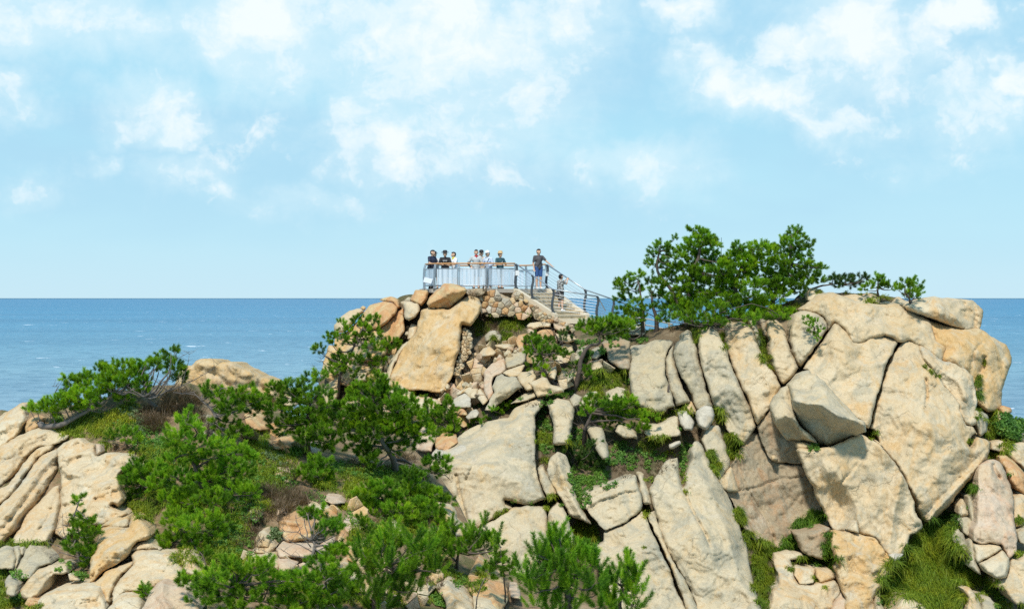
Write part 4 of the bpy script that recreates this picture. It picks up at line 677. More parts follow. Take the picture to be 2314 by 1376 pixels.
# ------------------------------------------------------------------ masonry, crumbly band, loose stones
def hull_stone(seed, n=16, sq=(1, .8, .7)):
    r = np.random.default_rng(seed); P = r.normal(0, 1, (n, 3)); P /= np.linalg.norm(P, axis=1)[:, None]; P = P * np.array(sq) * r.uniform(.8, 1.05, (n, 1))
    P = np.sign(P) * np.abs(P) ** .8
    bm = bmesh.new()
    for p in P: bm.verts.new(p)
    bmesh.ops.convex_hull(bm, input=bm.verts)
    for v in [v for v in bm.verts if not v.link_faces]: bm.verts.remove(v)
    bmesh.ops.triangulate(bm, faces=bm.faces)
    me = bpy.data.meshes.new('stone'); bm.to_mesh(me); bm.free(); return me
def voronoi(P, s, seed, ax=1.0):
    P = np.array(P); r = np.random.default_rng(seed); lo, hi = P.min(0), P.max(0); C = []
    for j, y in enumerate(np.arange(lo[1] - s, hi[1] + s, s * .9)):
        for x in np.arange(lo[0] - s, hi[0] + s, s * ax): C.append((x + (j % 2) * s * ax / 2 + r.uniform(-.45, .45) * s, y + r.uniform(-.45, .45) * s))
    C = np.array(C); cells = []
    for i, c in enumerate(C):
        if not inside(c[None], P)[0]: continue
        poly = [c + s * 1.6 * np.array([math.cos(t), math.sin(t)]) for t in np.linspace(0, 2 * math.pi, 12, endpoint=False)]
        for j in np.argsort(((C - c) ** 2).sum(1))[1:14]:
            m = (C[j] + c) / 2; nn = C[j] - c; q = []
            for k in range(len(poly)):
                a, b = poly[k], poly[(k + 1) % len(poly)]; da, db = (a - m) @ nn, (b - m) @ nn
                if da <= 0: q.append(a)
                if da * db < 0: q.append(a + (b - a) * da / (da - db))
            poly = q
            if len(poly) < 3: break
        if len(poly) >= 3: cells.append((c, np.array(poly)))
    return cells
def cell_stone(c, poly, Y0f, off, T, mats, parent, r, name='stone', tilt=.15):
    c = poly.mean(0); k = len(poly); V = []; Y0 = float(Y0f(c[0], c[1])[0]) - off - r.uniform(0, T * .6); g = r.normal(0, tilt, 2)
    for (s_, h) in ((.95, -T), (.965, 0), (.84, T * .30), (.42, T * .42)):
        for p in poly:
            q = c + (p - c) * s_ * (1 + r.uniform(-.03, .03)); dY = ((q - c) @ g) * Y0 / F * 2
            V.append(W(q[0], q[1], Y0 - h + dY + r.uniform(-.01, .01)))
    V.append(W(c[0], c[1], Y0 - T * .46)); T3 = []
    for l in range(3):
        for i in range(k):
            j = (i + 1) % k; T3 += [(l * k + i, l * k + j, (l + 1) * k + j), (l * k + i, (l + 1) * k + j, (l + 1) * k + i)]
    for i in range(k): T3.append((3 * k + i, 3 * k + (i + 1) % k, 4 * k))
    T3 = np.array(T3)[:, ::-1] if area(poly) > 0 else np.array(T3)
    V = np.array(V) - np.array(parent.location)
    o = link(name, np_mesh(name, V, T3, 3, False), MATS[mats[r.integers(len(mats))]], parent); return o
def wall_of(name, fr, s, size, label, mats, off, T, seed, cat, ax=1.0, ball=True):
    P = fx(fr, s); A = np.array(P); c = A.mean(0); Y0 = float(DH(c[0], c[1])[0]) - off
    e = empty(name, tuple(W(c[0], A[:, 1].max(), Y0)), 0, label, cat)
    core = smooth_poly(A, 5, 1, seed, .4)
    back = rock('mortar', np.array(core), 'granite_dark', None, off=off - .30, T=.05, R=.3, B=.02, thick=.8, parent=e, step=5, amp=.15)
    r = np.random.default_rng(seed)
    for (cc, poly) in voronoi(A, size, seed, ax): cell_stone(cc, poly, DH, off + .05, T, mats, e, r)
    return e
WM = ['granite_cream', 'granite_orange', 'granite_pink', 'granite_warm', 'granite_orange', 'granite_white']
wall_of('rubble_wall', 'S', '705,640 790,575 900,600 1000,645 1110,690 1180,720 1250,760 1290,820 1250,870 1130,870 1000,860 900,865 780,860 715,780', 13.5, 'curved rubble stone wall under the viewing platform', WM, .45, .16, 3, 'wall')
wall_of('rubble_footing', 'S', '1090,590 1130,610 1250,720 1350,790 1480,862 1620,930 1700,960 1680,1010 1560,960 1480,920 1380,915 1290,880 1280,820 1240,760 1120,690 1040,640', 8.5, 'rough stone footing along the lower side of the staircase', WM + ['granite_grey'], .5, .12, 5, 'wall')
wall_of('crumbling_rock_band', 'K', '220,115 280,95 335,150 355,330 295,440 245,560 205,712 128,682 160,560 200,400 228,250', 7.5, 'crumbling band of broken rock right of the ochre-streaked slab', ['granite_cream', 'granite_warm', 'granite_grey'], .9, .14, 8, 'rock')
def bed_of(fr, s, size, label, mats, off, T, seed, field, keep=.8, ax=1.2):
    A = np.array(fx(fr, s)); c = A.mean(0); Y0 = float(field(c[0], c[1])[0]) - off
    e = empty('stone_bed', tuple(W(c[0], A[:, 1].max(), Y0)), 0, label, 'rock'); r = np.random.default_rng(seed)
    for (cc, poly) in voronoi(A, size, seed, ax):
        if r.random() < keep: cell_stone(cc, poly, field, off + r.uniform(0, .12), T, mats, e, r, 'stone', .4)
BM = ['granite_cream', 'granite_warm', 'granite_pink', 'granite_ochre', 'granite_cream']
bed_of('K','420,330 640,280 860,260 1000,180 1000,400 700,440 560,560 480,860 300,840 60,960 0,900 240,640 330,440',19,'bed of broken granite under the loose stones of the gully',BM,.30,.16,21,DH,.9)
bed_of('K','1120,240 1560,330 1600,600 1560,820 1420,840 1300,800 1240,640 1120,640 1000,560 1000,420',24,'broken granite bank behind the twisted pine',BM,.30,.2,22,DH,.8)
bed_of('K','1640,330 1960,320 1980,620 1780,640 1640,560',28,'broken granite bank right of the twisted pine',BM,.28,.2,23,DH,.55)
bed_of('J','640,700 760,600 800,680 700,900 640,1060 500,1080 420,960 480,820',24,'broken pale rock in the knoll\'s lower cleft',BM,.5,.2,24,DH,.8)
bed_of('J','560,1100 760,1100 960,1260 1300,1060 1520,1080 1520,1376 600,1376',26,'broken pale rock below the knoll, left of the great dome',BM,.35,.22,25,DH,.8)
bed_of('I','0,900 260,860 700,960 1000,860 1180,780 1400,900 1560,820 1800,860 1600,1100 1860,1376 900,1376 500,1100 0,1080',26,'sandy broken rock showing between the bottom pines',BM,.22,.2,26,DL,.5,1.4)
bed_of('I','600,440 900,460 1060,640 900,620 780,720 640,640',24,'sandy broken rock in the middle of the slope',BM,.2,.14,27,DL,.6,1.4)
bed_of('L','620,520 960,480 1240,900 1500,900 1500,1060 980,1040 700,800',30,'sandy rock ledges in the saddle under the spreading pine',['granite_ochre','granite_orange','granite_warm'],.2,.14,28,DL,.45,1.6)
STN = [hull_stone(50 + i, 15 + i % 4, (1, .75 + .1 * (i % 3), .6 + .12 * (i % 3))) for i in range(8)]
STM = []
for i in range(8):
    for mname in ('granite_cream', 'granite_pink', 'granite_warm', 'granite_grey'):
        me = STN[i].copy(); me.materials.append(MATS[mname]); STM.append(me)
BVH = None
def build_bvh():
    global BVH
    V = np.concatenate(ALLV); T = np.concatenate(ALLF)
    BVH = BVHTree.FromPolygons([tuple(v) for v in V], [tuple(int(q) for q in t) for t in T])
def hit(px, py, d=(0, 0)):
    o = Vector((0, 0, HC)); D = (W(px, py, 10) - o).normalized(); r = BVH.ray_cast(o, D)
    return (r[0], r[1]) if r[0] is not None and r[0].y < 140 else (None, None)
build_bvh()
def scatter_stones(fr, s, n, lo, hi, seed):
    P = np.array(fx(fr, s)); r = np.random.default_rng(seed); a, b = P.min(0), P.max(0); k = 0; tries = 0
    while k < n and tries < n * 20:
        tries += 1; q = r.uniform(a, b)
        if not inside(q[None], P)[0]: continue
        h, nr = hit(*q)
        if h is None: continue
        R_ = r.uniform(lo, hi) * .5 * h.y / F * (1.35 if r.random() < .15 else 1)
        o = bpy.data.objects.new('loose_stone', STM[r.integers(len(STM))]); COL.objects.link(o)
        o.location = h + Vector(nr) * R_ * .35; o.scale = (R_, R_, R_); o.rotation_euler = r.uniform(0, 6.28, 3)
        tag(o, 'loose angular stone in the spill of rubble down the gully', 'stone', 'loose stones in the gully'); k += 1
scatter_stones('K', '150,740 250,690 280,440 400,430 480,450 600,440 700,380 740,370 830,340 960,385 740,470 600,520 540,590 490,650 482,850 400,822 250,830 150,880 80,960 0,950 -40,900 40,820', 215, 10, 20, 4)
scatter_stones('K', '-60,900 60,850 150,900 80,1000 120,1080 60,1060 -60,980', 28, 9, 17, 6)
scatter_stones('K', '1000,230 1340,230 1360,300 1480,320 1500,370 1320,330 1100,210', 16, 12, 22, 9)
scatter_stones('J', '830,400 870,400 870,560 830,560', 8, 10, 18, 11)
scatter_stones('B', '-60,0 0,0', 0, 1, 2, 12)
# ------------------------------------------------------------------ vegetation engine
def rot_to(D, r):
    """frames (n,3,3) whose third axis is D"""
    D = D / (np.linalg.norm(D, axis=1)[:, None] + 1e-9); a = r.normal(0, 1, D.shape); x = np.cross(D, a); x /= np.linalg.norm(x, axis=1)[:, None] + 1e-9
    return np.stack([x, np.cross(D, x), D], 2)
def shoot_template(r, n, L, nl, wd, droop=.9):
    """bottle brush shoot along +z: thin triangular needles"""
    V = []
    for i in range(n):
        t = (i + .5) / n; a = i * 2.399 + r.uniform(-.3, .3); up = .35 + .75 * t + r.uniform(-.12, .12)
        d = np.array([math.cos(a), math.sin(a), up * droop + .25]); d /= np.linalg.norm(d); b = np.array([0, 0, L * t]) + d * .01
        l = nl * (1 - .25 * t) * r.uniform(.8, 1.15); sd = np.cross(d, r.normal(0, 1, 3)); sd /= np.linalg.norm(sd)
        V += [b - sd * wd / 2, b + sd * wd / 2, b + d * l]
    return np.array(V)
TPL = [shoot_template(np.random.default_rng(900 + i), 84, .19, .135, .0155) for i in range(5)]
TPL2 = [shoot_template(np.random.default_rng(930 + i), 120, .36, .12, .015, .8) for i in range(4)]
def needles(parent, P, D, Sc, tone, mat, r, tpl=None, name='crown'):
    tpl = tpl or TPL; P = np.asarray(P); n = len(P); Fm = rot_to(np.asarray(D), r); k = r.integers(0, len(tpl), n); Vs, Ts = [], []
    for q in range(len(tpl)):
        m = np.where(k == q)[0]
        if not len(m): continue
        t = tpl[q]; V = np.einsum('nij,mj->nmi', Fm[m], t) * Sc[m][:, None, None] + P[m][:, None, :]
        Vs.append(V.reshape(-1, 3)); tn = np.tile(np.array([-.34, -.34, .20]), len(t) // 3)[None] + tone[m][:, None] + np.repeat(r.uniform(-.08, .08, (len(m), len(t) // 3)), 3, 1)  # needle bases darkened, tips lightened: rounded tuft shading painted into the tone
        Ts.append(np.clip(tn, 0, 1).ravel())
    V = np.concatenate(Vs); V = V - np.array(parent.location)
    return link(name, np_mesh(name, V, np.arange(len(V)), 3, False, np.concatenate(Ts)), MATS[mat], parent)
def tube_geo(pts, rad, sides=6):
    pts = np.asarray(pts, float); n = len(pts); V = []; T = []
    tg = np.gradient(pts, axis=0); tg /= np.linalg.norm(tg, axis=1)[:, None] + 1e-9
    up = np.array([.3, .9, .2])
    for i in range(n):
        a = np.cross(tg[i], up); a /= np.linalg.norm(a) + 1e-9; b = np.cross(tg[i], a)
        for s_ in range(sides):
            t = 2 * math.pi * s_ / sides; V.append(pts[i] + (a * math.cos(t) + b * math.sin(t)) * rad[i])
    for i in range(n - 1):
        for s_ in range(sides):
            j = (s_ + 1) % sides; T += [(i * sides + s_, i * sides + j, (i + 1) * sides + j), (i * sides + s_, (i + 1) * sides + j, (i + 1) * sides + s_)]
    for c, rev in ((0, 1), (n - 1, 0)):
        for s_ in range(1, sides - 1):
            f = (c * sides, c * sides + s_, c * sides + s_ + 1); T.append(f[::-1] if rev else f)
    return np.array(V), np.array(T)
class Geo:
    def __init__(s): s.V, s.T, s.n = [], [], 0
    def add(s, V, T):
        s.V.append(np.asarray(V)); s.T.append(np.asarray(T) + s.n); s.n += len(V)
    def tube(s, pts, r0, r1=None, sides=6, wob=0, rr=None):
        pts = np.asarray(pts, float); r1 = r0 if r1 is None else r1
        if wob and rr is not None: pts = pts + rr.normal(0, wob, pts.shape) * np.linspace(0, 1, len(pts))[:, None]
        V, T = tube_geo(pts, np.linspace(r0, r1, len(pts)), sides); s.add(V, T)
    def box(s, c, d, M=None):
        c = np.array(c, float); d = np.array(d, float) / 2
        V = np.array([(x, y, z) for x in (-1, 1) for y in (-1, 1) for z in (-1, 1)]) * d
        if M is not None: V = V @ np.array(M).T
        Q = [(0,1,3,2),(4,6,7,5),(0,4,5,1),(2,3,7,6),(0,2,6,4),(1,5,7,3)]
        s.add(V + c, [t for q in Q for t in ((q[0], q[1], q[2]), (q[0], q[2], q[3]))])
    def make(s, name, mat, parent=None, smooth=False):
        V = np.concatenate(s.V)
        if parent is not None: V = V - np.array(parent.location)
        return link(name, np_mesh(name, V, np.concatenate(s.T), 3, smooth), MATS[mat], parent)
def curve(a, b, r, sag=.12, n=6):
    a, b = np.array(a), np.array(b); L = np.linalg.norm(b - a); t = np.linspace(0, 1, n)[:, None]
    m = r.normal(0, .10, 3) * L; m[2] -= sag * L
    return a * (1 - t) + b * t + m * (4 * t * (1 - t)) + r.normal(0, .02 * L, (n, 3)) * (t * (1 - t) * 4)
def pine(label, fr, trunk, pads, mat='pine_needles', tone=.5, sc=1.0, dens=1.0, tpl=None, up=.75, off=.25, name='pine_tree', cat='pine', twigs=(), rt=.09, group=None, dY=0.0, seed=None, bark='bark', spread=.95, flat=1.0):
    """trunk: 'x,y x,y' from the root up; pads: 'x,y,rx,ry ...' masses of shoots"""
    r = np.random.default_rng(seed or abs(hash_(label)) % 99991); flat = .78 if fr == 'M' else flat
    tp = fx(fr, trunk); h, nr = hit(*tp[0]); k = FR[fr][2]
    if h is None: h, nr = hit(tp[0][0], tp[0][1] + 12)
    if h is None: Y0 = 84.
    else: Y0 = h.y
    Y0 = Y0 - off * 0 + dY
    root = W(tp[0][0], tp[0][1], Y0); e = empty(name, tuple(root), 0, label, cat, group)
    mpp = Y0 / F; tw = [np.array(W(tp[0][0], tp[0][1] + 6, Y0 + .12))]
    Yt = Y0; 
    for i, p in enumerate(tp): tw.append(np.array(W(p[0], p[1], Y0 - off * min(1, i / 2))))
    tw = np.array(tw); g = Geo()
    # smooth the trunk line
    q = []
    for i in range(len(tw) - 1):
        for t in (0, .33, .66): q.append(tw[i] * (1 - t) + tw[i + 1] * t)
    q.append(tw[-1]); q = np.array(q); q[1:-1] = q[1:-1] + r.normal(0, .02, (len(q) - 2, 3)) * sc; q[1:-1] = (q[:-2] + q[1:-1] * 2 + q[2:]) / 4
    V, T = tube_geo(q, np.linspace(rt, rt * .28, len(q)) * sc, 7); g.add(V, T)
    P, D, Sx, To = [], [], [], []
    for pad in pads.split():
        x, y, rx, ry = (float(v) for v in pad.split(',')); (cx, cy), = fx(fr, [(x, y)]); rx = rx / k * mpp * spread; ry = ry / k * mpp * spread * .95 * flat
        h2, n2 = hit(cx, cy); rz = (rx + ry) * .6
        Yc = Y0 - off + r.normal(0, .25) * min(1.5, len(pads) / 60)
        if h2 is not None: Yc = min(Yc, h2.y - rz * .35) if h2.y < Y0 + 2.5 else Yc
        if h2 is not None and Yc > h2.y - .1: Yc = h2.y - .15
        if Yc < Y0 - 2.2: Yc = Y0 - 2.2
        c = np.array(W(cx, cy, Yc)); j = int(np.argmin(((q - c) ** 2).sum(1) + np.where(q[:, 2] > c[2] + .3, .3, 0)))
        br = curve(q[j], c - np.array([0, 0, ry * .3]), r, .06); L = np.linalg.norm(q[j] - c)
        g.tube(br, max(.014, min(rt * .45, .016 + L * .018)) * sc, .009, 5)
        n = max(4, int(dens * 2.7 * math.pi * rx * ry / (.17 * sc) ** 2 * .8 + 3)); n = min(n, 420)
        u = r.normal(0, 1, (n, 3)); u /= np.linalg.norm(u, axis=1)[:, None]; rad = r.uniform(.25, 1, n) ** .45
        dn = u * np.array([1, 1, 1]); pos = u * rad[:, None] * np.array([rx, rz, ry]) * .9; dn[:, 2] = dn[:, 2] * .8 + up
        dd = dn + r.normal(0, .30, (n, 3))
        P.append(pos + c); D.append(dd); Sx.append(r.uniform(.72, 1.15, n) * sc); To.append(np.clip(tone + .04 + r.normal(0, .17, n) + u[:, 2] * rad * .10 + r.normal(0, .13), 0, 1))
        for i in r.choice(n, max(2, n // 6), replace=False):
            m = br[-3] * .5 + c * .5; g.tube(curve(m, pos[i] + c, r, .05, 4), .009, .004, 3)
    for tg_ in twigs:
        w_ = [np.array(W(*p, Y0 - off - .2 * i / 3)) for i, p in enumerate(fx(fr, tg_))]; w_ = np.array(w_)
        qq = []
        for i in range(len(w_) - 1):
            for t in (0, .5): qq.append(w_[i] * (1 - t) + w_[i + 1] * t)
        qq.append(w_[-1]); g.tube(qq, .020 * sc, .005, 4, .015, r)
        for i in range(1, len(qq)):
            for s_ in range(2):
                d = r.normal(0, 1, 3); d[1] *= .4; d[2] = abs(d[2]) * .6; d *= r.uniform(.12, .38) / np.linalg.norm(d); g.tube([qq[i], qq[i] + d * .5 + r.normal(0, .02, 3), qq[i] + d], .008, .003, 3)
    g.make('trunk', bark, e, True)
    P, D, Sx, To = np.concatenate(P), np.concatenate(D), np.concatenate(Sx), np.concatenate(To)
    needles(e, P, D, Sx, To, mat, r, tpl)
    return e
def hash_(s):
    v = 7
    for ch in s: v = (v * 131 + ord(ch)) % 1000003
    return v
# ---- pines on the headland's back
pine('round-crowned pine, leftmost of the group on the headland ridge','M','235,790 225,720 235,640 215,560 200,430','180,390,75,38 110,430,75,42 60,470,40,40 150,490,115,45 110,560,95,42 190,590,50,40 170,640,90,48 70,650,50,45 110,690,110,42 200,700,75,45 60,770,70,50 60,830,60,35 150,740,70,30 20,720,40,50',tone=.42,sc=1.0,rt=.10)
pine('small dark pine with a bare crooked stem, second from the left on the ridge','M','325,790 330,700 300,610 292,520','320,470,80,45 300,425,55,38 330,535,90,38 395,600,80,36 290,620,60,32 450,620,55,32 380,520,40,30 420,590,40,30','pine_needles',tone=.34,rt=.13,twigs=('335,740 370,700 410,680','330,720 385,650 420,610','320,690 270,660 240,640'))
pine('tall thin pine leaning left with tiered tufts above the ridge','M','545,730 500,620 430,480 340,380 330,300 350,200','360,170,55,28 430,190,50,38 320,190,30,25 450,135,25,25 390,235,90,36 310,240,50,32 340,300,80,30 275,300,35,25 440,270,60,35 300,330,40,22 420,320,70,38 500,215,45,30 520,270,30,30 450,560,60,40 500,620,60,40 430,390,80,38 490,430,90,38 400,400,60,25 520,490,90,45 370,440,60,20',tone=.42,rt=.12)
pine('tallest bushy pine in the middle of the ridge, crown tip bent left','M','575,720 560,600 555,450 600,320 640,240 620,100','600,70,45,25 640,90,45,25 690,95,60,30 570,60,15,20 630,140,105,40 720,150,55,35 575,180,65,38 760,175,35,22 560,230,85,42 680,235,115,46 620,300,125,46 745,300,115,46 830,300,50,35 560,350,115,42 680,370,135,48 800,360,110,45 600,430,135,48 740,440,145,48 560,500,95,48 650,540,125,48 560,620,90,45 630,670,80,35 500,560,60,40 780,520,100,40 520,680,60,30 700,600,130,40 600,580,120,40 820,420,90,40 700,160,60,36 470,330,60,36 480,610,70,36 720,700,80,26',tone=.50,rt=.16,dens=1.75)
pine('wide flat-topped pine right of the tallest one, yellow-green inside','M','935,680 900,560 890,430 950,300 1000,200','920,185,45,32 900,230,50,30 960,225,85,36 1030,185,50,32 1090,185,50,32 1130,175,50,32 1060,240,105,38 1150,225,60,28 870,270,70,46 960,300,115,46 1090,300,105,42 900,390,140,46 1040,370,115,46 980,450,145,42 1100,450,115,40 860,500,125,46 1000,540,125,42 900,590,125,42 1000,640,105,33 820,430,90,40 830,600,80,40 790,660,60,30 1180,300,60,36 1170,500,80,40 1060,600,100,36 820,310,60,36 930,340,100,38',tone=.58,rt=.15,dens=1.7)
pine('tall dark pine at the right end of the ridge group','M','1155,580 1180,520 1260,420 1285,300 1295,180 1300,100','1310,85,40,28 1300,60,15,18 1345,65,18,18 1360,110,50,28 1270,115,25,20 1300,150,85,36 1235,130,25,18 1240,180,55,36 1360,200,75,33 1415,185,45,30 1435,155,20,18 1290,240,115,38 1380,255,60,32 1225,285,85,40 1310,320,105,40 1200,365,100,48 1300,395,125,42 1440,340,75,33 1500,335,45,30 1515,320,20,20 1420,395,115,38 1360,450,115,33 1480,425,70,28 1240,450,100,38 1150,430,60,40 1400,290,40,25 1200,440,80,40 1180,500,60,36 1350,500,80,26 1240,400,80,40',tone=.36,rt=.13,dens=1.5)
pine('low spreading pine mat under the tall ridge pines','M','1160,640 1150,600','1200,540,115,38 1110,570,75,30 1250,510,70,30 1140,640,140,42 1240,655,80,38 1060,600,85,33 960,700,70,28 1010,745,45,14 1200,690,60,25 1290,660,40,30 1000,620,60,30','pine_needles_bright',tone=.5,rt=.06)
pine('long low pine branch of dark blue-green tufts against the sky','M','1330,560 1400,500 1500,468 1560,455 1640,450','1580,430,40,22 1600,415,30,25 1640,400,30,25 1665,430,45,25 1700,415,35,28 1750,400,40,22 1800,415,40,24 1830,400,20,20 1640,465,70,24 1720,450,60,25 1760,440,40,18','pine_needles_dark',tone=.5,rt=.07,off=.1,dY=.3)
pine('small upright pine with a pointed tip on the summit','M','1915,520 1915,470 1915,410','1900,405,20,28 1930,410,18,25 1915,450,60,32 1860,470,60,26 1810,480,40,20 1970,465,60,32 1950,430,25,22 2020,470,40,25',tone=.38,rt=.06)
pine('round open pine alone at the summit\'s right, trunk forked','M','2150,590 2140,560 2120,530','2090,435,30,22 2150,430,35,22 2110,455,50,25 2180,450,50,28 2215,445,25,20 2210,490,40,28 2130,490,60,28 2060,490,45,32 2170,520,60,28 2220,515,22,18 2100,525,45,25 2180,550,30,15',tone=.40,rt=.08,dens=.75)
pine('seedling pine growing on the rounded boulder','M','1480,850 1470,800 1450,740 1420,700','1400,695,30,16 1430,705,35,18 1470,720,30,14 1420,735,35,14 1445,755,30,14 1440,790,35,14 1480,795,25,10 1450,815,30,10 1500,770,25,10 1490,835,22,12','pine_needles_bright',tone=.4,sc=.62,rt=.05,off=.35,twigs=('1450,780 1500,750 1540,740','1450,790 1400,800 1385,780','1460,770 1520,770 1560,765'))
pine('low continuous pine scrub hugging the ridge under the tall pines','M','700,770 700,740','470,690,70,26 540,660,70,30 600,720,80,24 680,730,80,22 760,720,80,26 830,690,80,30 880,650,80,36 420,640,60,30 380,700,50,24 1010,690,80,26 1080,680,80,26 1160,690,90,26 1240,690,70,24 660,620,90,36 760,610,90,36 840,560,90,40','pine_needles',tone=.40,rt=.06,dens=1.2)
# ---- the gully
pine('twisted pine with a thick forked trunk in the gully','K','1560,850 1600,740 1630,620 1640,500 1690,380 1760,310 1880,300 1860,180','1850,60,120,60 1700,90,110,55 1620,110,50,40 1860,140,145,55 2010,80,140,65 2000,170,140,45 2140,60,140,60 1740,180,80,40 1920,220,100,30 1600,570,90,48 1700,620,105,46 1750,690,60,36 1640,560,50,40 2120,140,80,50 1960,20,100,50 2200,100,80,50',tone=.42,rt=.14,twigs=('1300,400 1500,470 1600,560','1350,200 1420,280 1440,330','1420,260 1380,320 1480,360'))
pine('left limb crown of dark tufts reaching over the pale rocks','K','1560,850 1440,810 1330,780 1240,690 1200,560 1180,430','1000,265,50,40 1060,240,50,40 1100,225,45,35 1180,250,60,42 1260,270,60,42 1130,290,90,45 1050,350,105,48 1190,370,110,52 1320,400,120,50 1440,400,85,42 1250,470,115,42 1080,430,100,42 1060,565,55,36 1180,610,80,50 1490,430,50,25 1170,520,60,30','pine_needles',tone=.30,rt=.12,twigs=('1250,500 1400,500 1520,560 1580,600','1080,560 1090,640 1110,720'))
pine('small dark tuft of pine among bare twigs below the landing','K','1480,330 1440,260 1420,200','1420,160,35,35 1430,210,45,40 1490,140,28,20 1440,250,35,25 1550,250,25,20','pine_needles_dark',tone=.6,sc=.8,rt=.04,twigs=('1450,300 1350,240 1200,100 1170,50','1450,290 1520,330 1600,350','1400,250 1330,200 1300,120'))
pine('umbrella-shaped pine on the grassy terrace','F','5,360 0,300 5,240 30,190 50,130','60,100,80,42 20,140,40,35 170,80,70,40 230,90,70,42 290,80,55,36 130,160,110,42 250,165,110,42 330,160,70,40 400,185,60,33 320,240,75,25 150,215,90,25 200,130,90,40 370,245,35,18 60,60,40,20','pine_needles',tone=.46,rt=.13,off=.6,twigs=('10,260 -40,220 -110,190','5,230 -40,150 -60,90','20,250 80,300 140,350'))
pine('low dark pine scrub at the terrace pine\'s foot','E','960,470 950,430','870,370,65,25 940,360,50,22 910,385,50,22 960,430,85,42 1020,400,40,30 940,470,60,36 1030,460,70,36 1080,420,60,36 990,510,60,30 1060,350,50,25 1100,470,50,35','pine_needles_dark',tone=.75,rt=.05)
pine('creeping pine on top of the great dome, larger patch','K','700,1110 700,1080','590,1080,45,30 650,1050,50,30 720,1030,50,28 780,1010,30,20 800,1055,60,28 850,1070,25,18 700,1080,70,25 620,1130,45,28 700,1130,25,18','pine_needles_bright',tone=.4,sc=.85,rt=.04)
pine('creeping pine on top of the great dome, smaller patch','K','420,1230 420,1200','330,1200,45,30 380,1220,50,30 450,1210,50,30 510,1170,30,28 360,1245,60,20 470,1240,30,20','pine_needles_bright',tone=.36,sc=.85,rt=.04)
# ---- the near hillside
pine('windswept pine lying along the crest at the far left','N','195,455 215,470 300,465 370,430 440,385 520,345 570,300','150,385,25,25 190,370,45,26 230,370,45,36 290,350,60,36 330,330,50,36 350,260,40,36 335,230,20,22 400,320,85,46 430,240,55,36 410,220,20,20 480,280,85,46 500,190,30,30 530,215,55,33 570,180,55,32 620,180,55,32 655,170,25,22 690,185,45,36 560,250,85,38 650,240,80,38 725,150,30,22 600,290,85,28 720,250,50,26 400,370,55,18 300,390,50,22 700,290,40,22 450,350,60,26 530,320,60,30 340,360,60,26 250,400,40,20 620,330,40,20','pine_needles_bright',dens=1.4,tone=.48,rt=.13,off=.5,bark='grey_bark',twigs=('240,400 330,400 430,380','270,310 290,270 265,270','450,390 500,400 520,380'))
pine('half-bare pine on the crest with grey twigs against the sea','N','790,390 760,360 730,325 690,310','850,95,40,22 880,100,15,14 800,115,22,18 820,150,60,32 770,160,22,20 870,170,55,36 900,205,35,28 790,190,25,20 890,235,40,18','pine_needles',tone=.32,rt=.11,off=.7,bark='grey_bark',twigs=('780,350 830,280 830,210 880,130 940,100','820,300 900,270 960,240 1050,190 1080,160','730,330 660,290 620,260','830,290 760,230 740,190','900,265 930,180 940,110','860,300 960,310 1040,340','700,320 620,290 560,300'))
pine('shrubby pine in front of the golden crest rock','N','1050,520 1055,470 1075,420 1040,370 1000,340','1020,280,18,22 1040,295,45,32 1070,300,30,28 1110,300,50,30 1130,340,90,38 1200,320,55,40 1170,300,30,25 1250,290,20,22 1255,320,40,32 1230,370,70,38 1280,340,30,25 1140,390,80,30 1260,400,35,28 1090,450,50,30 1150,480,75,38 1200,500,45,28 1310,330,15,20 1120,530,60,25','pine_needles',tone=.42,rt=.10,bark='grey_bark',twigs=('1020,360 960,300 900,310','1100,380 1200,360 1280,340','1040,350 1100,280 1180,270'))
pine('big bushy pine sprawling down the middle of the hillside, upper part','N','1010,830 1000,740 960,640 940,540','935,405,14,22 920,440,50,36 880,480,55,36 960,490,50,36 900,540,85,42 850,550,40,30 1000,560,100,46 1100,580,85,42 1180,600,75,42 1230,625,30,25 940,610,100,42 860,650,75,36 1040,640,115,46 1150,660,80,40 1230,690,40,30 880,720,115,46 1000,740,105,46 1120,680,105,46 1200,700,65,46 1150,790,110,55 1240,800,50,40 1050,720,80,40',tone=.50,rt=.12,mat='pine_needles_bright',twigs=('1060,680 1130,690 1200,690','1070,670 1100,720 1180,750'))
pine('bright green pine clump beside the sunlit outcrop','N','720,800 710,760','780,700,80,40 680,665,50,26 660,690,45,36 700,640,20,18 650,730,50,36 700,750,65,38 760,760,60,35 660,815,45,32 700,690,50,35 620,760,25,22',mat='pine_needles_bright',tone=.40,rt=.07)
pine('dark green pine below the sprawling one','N','960,900 960,860','850,830,85,36 960,850,105,46 1060,830,85,42 900,800,60,30 1000,800,50,30 900,880,60,28',mat='pine_needles',tone=.42,rt=.07)
pine('low pine creeping over the upright block','N','930,1050 930,1000','860,910,50,26 840,930,30,26 860,950,50,30 900,1000,80,36 970,960,80,45 1040,925,80,36 800,1020,25,22 810,1050,50,25 860,1060,60,26 970,1050,85,42 1060,1000,75,38 1020,1120,60,36 1120,950,65,36 900,930,40,30 1000,1160,40,20',tone=.50,rt=.06,mat='pine_needles')
pine('lone small pine with dry grey branches in the lower left','G','500,1090 490,1020 470,930 455,850 460,780 500,690','500,680,25,22 485,715,20,18 490,790,28,22 560,810,40,32 510,830,50,36 560,860,50,36 600,895,28,22 500,880,60,36 540,920,70,42 470,940,50,42 530,970,60,42 560,1000,40,36 500,1030,60,36 440,990,50,36 545,1110,36,26 540,1060,40,26','pine_needles',tone=.40,sc=.95,rt=.06,bark='grey_bark',twigs=('460,1030 360,980 300,960','470,1040 400,900 390,800','450,1000 420,860 440,800','480,1050 380,1020 310,1050','470,960 400,930 350,870'))
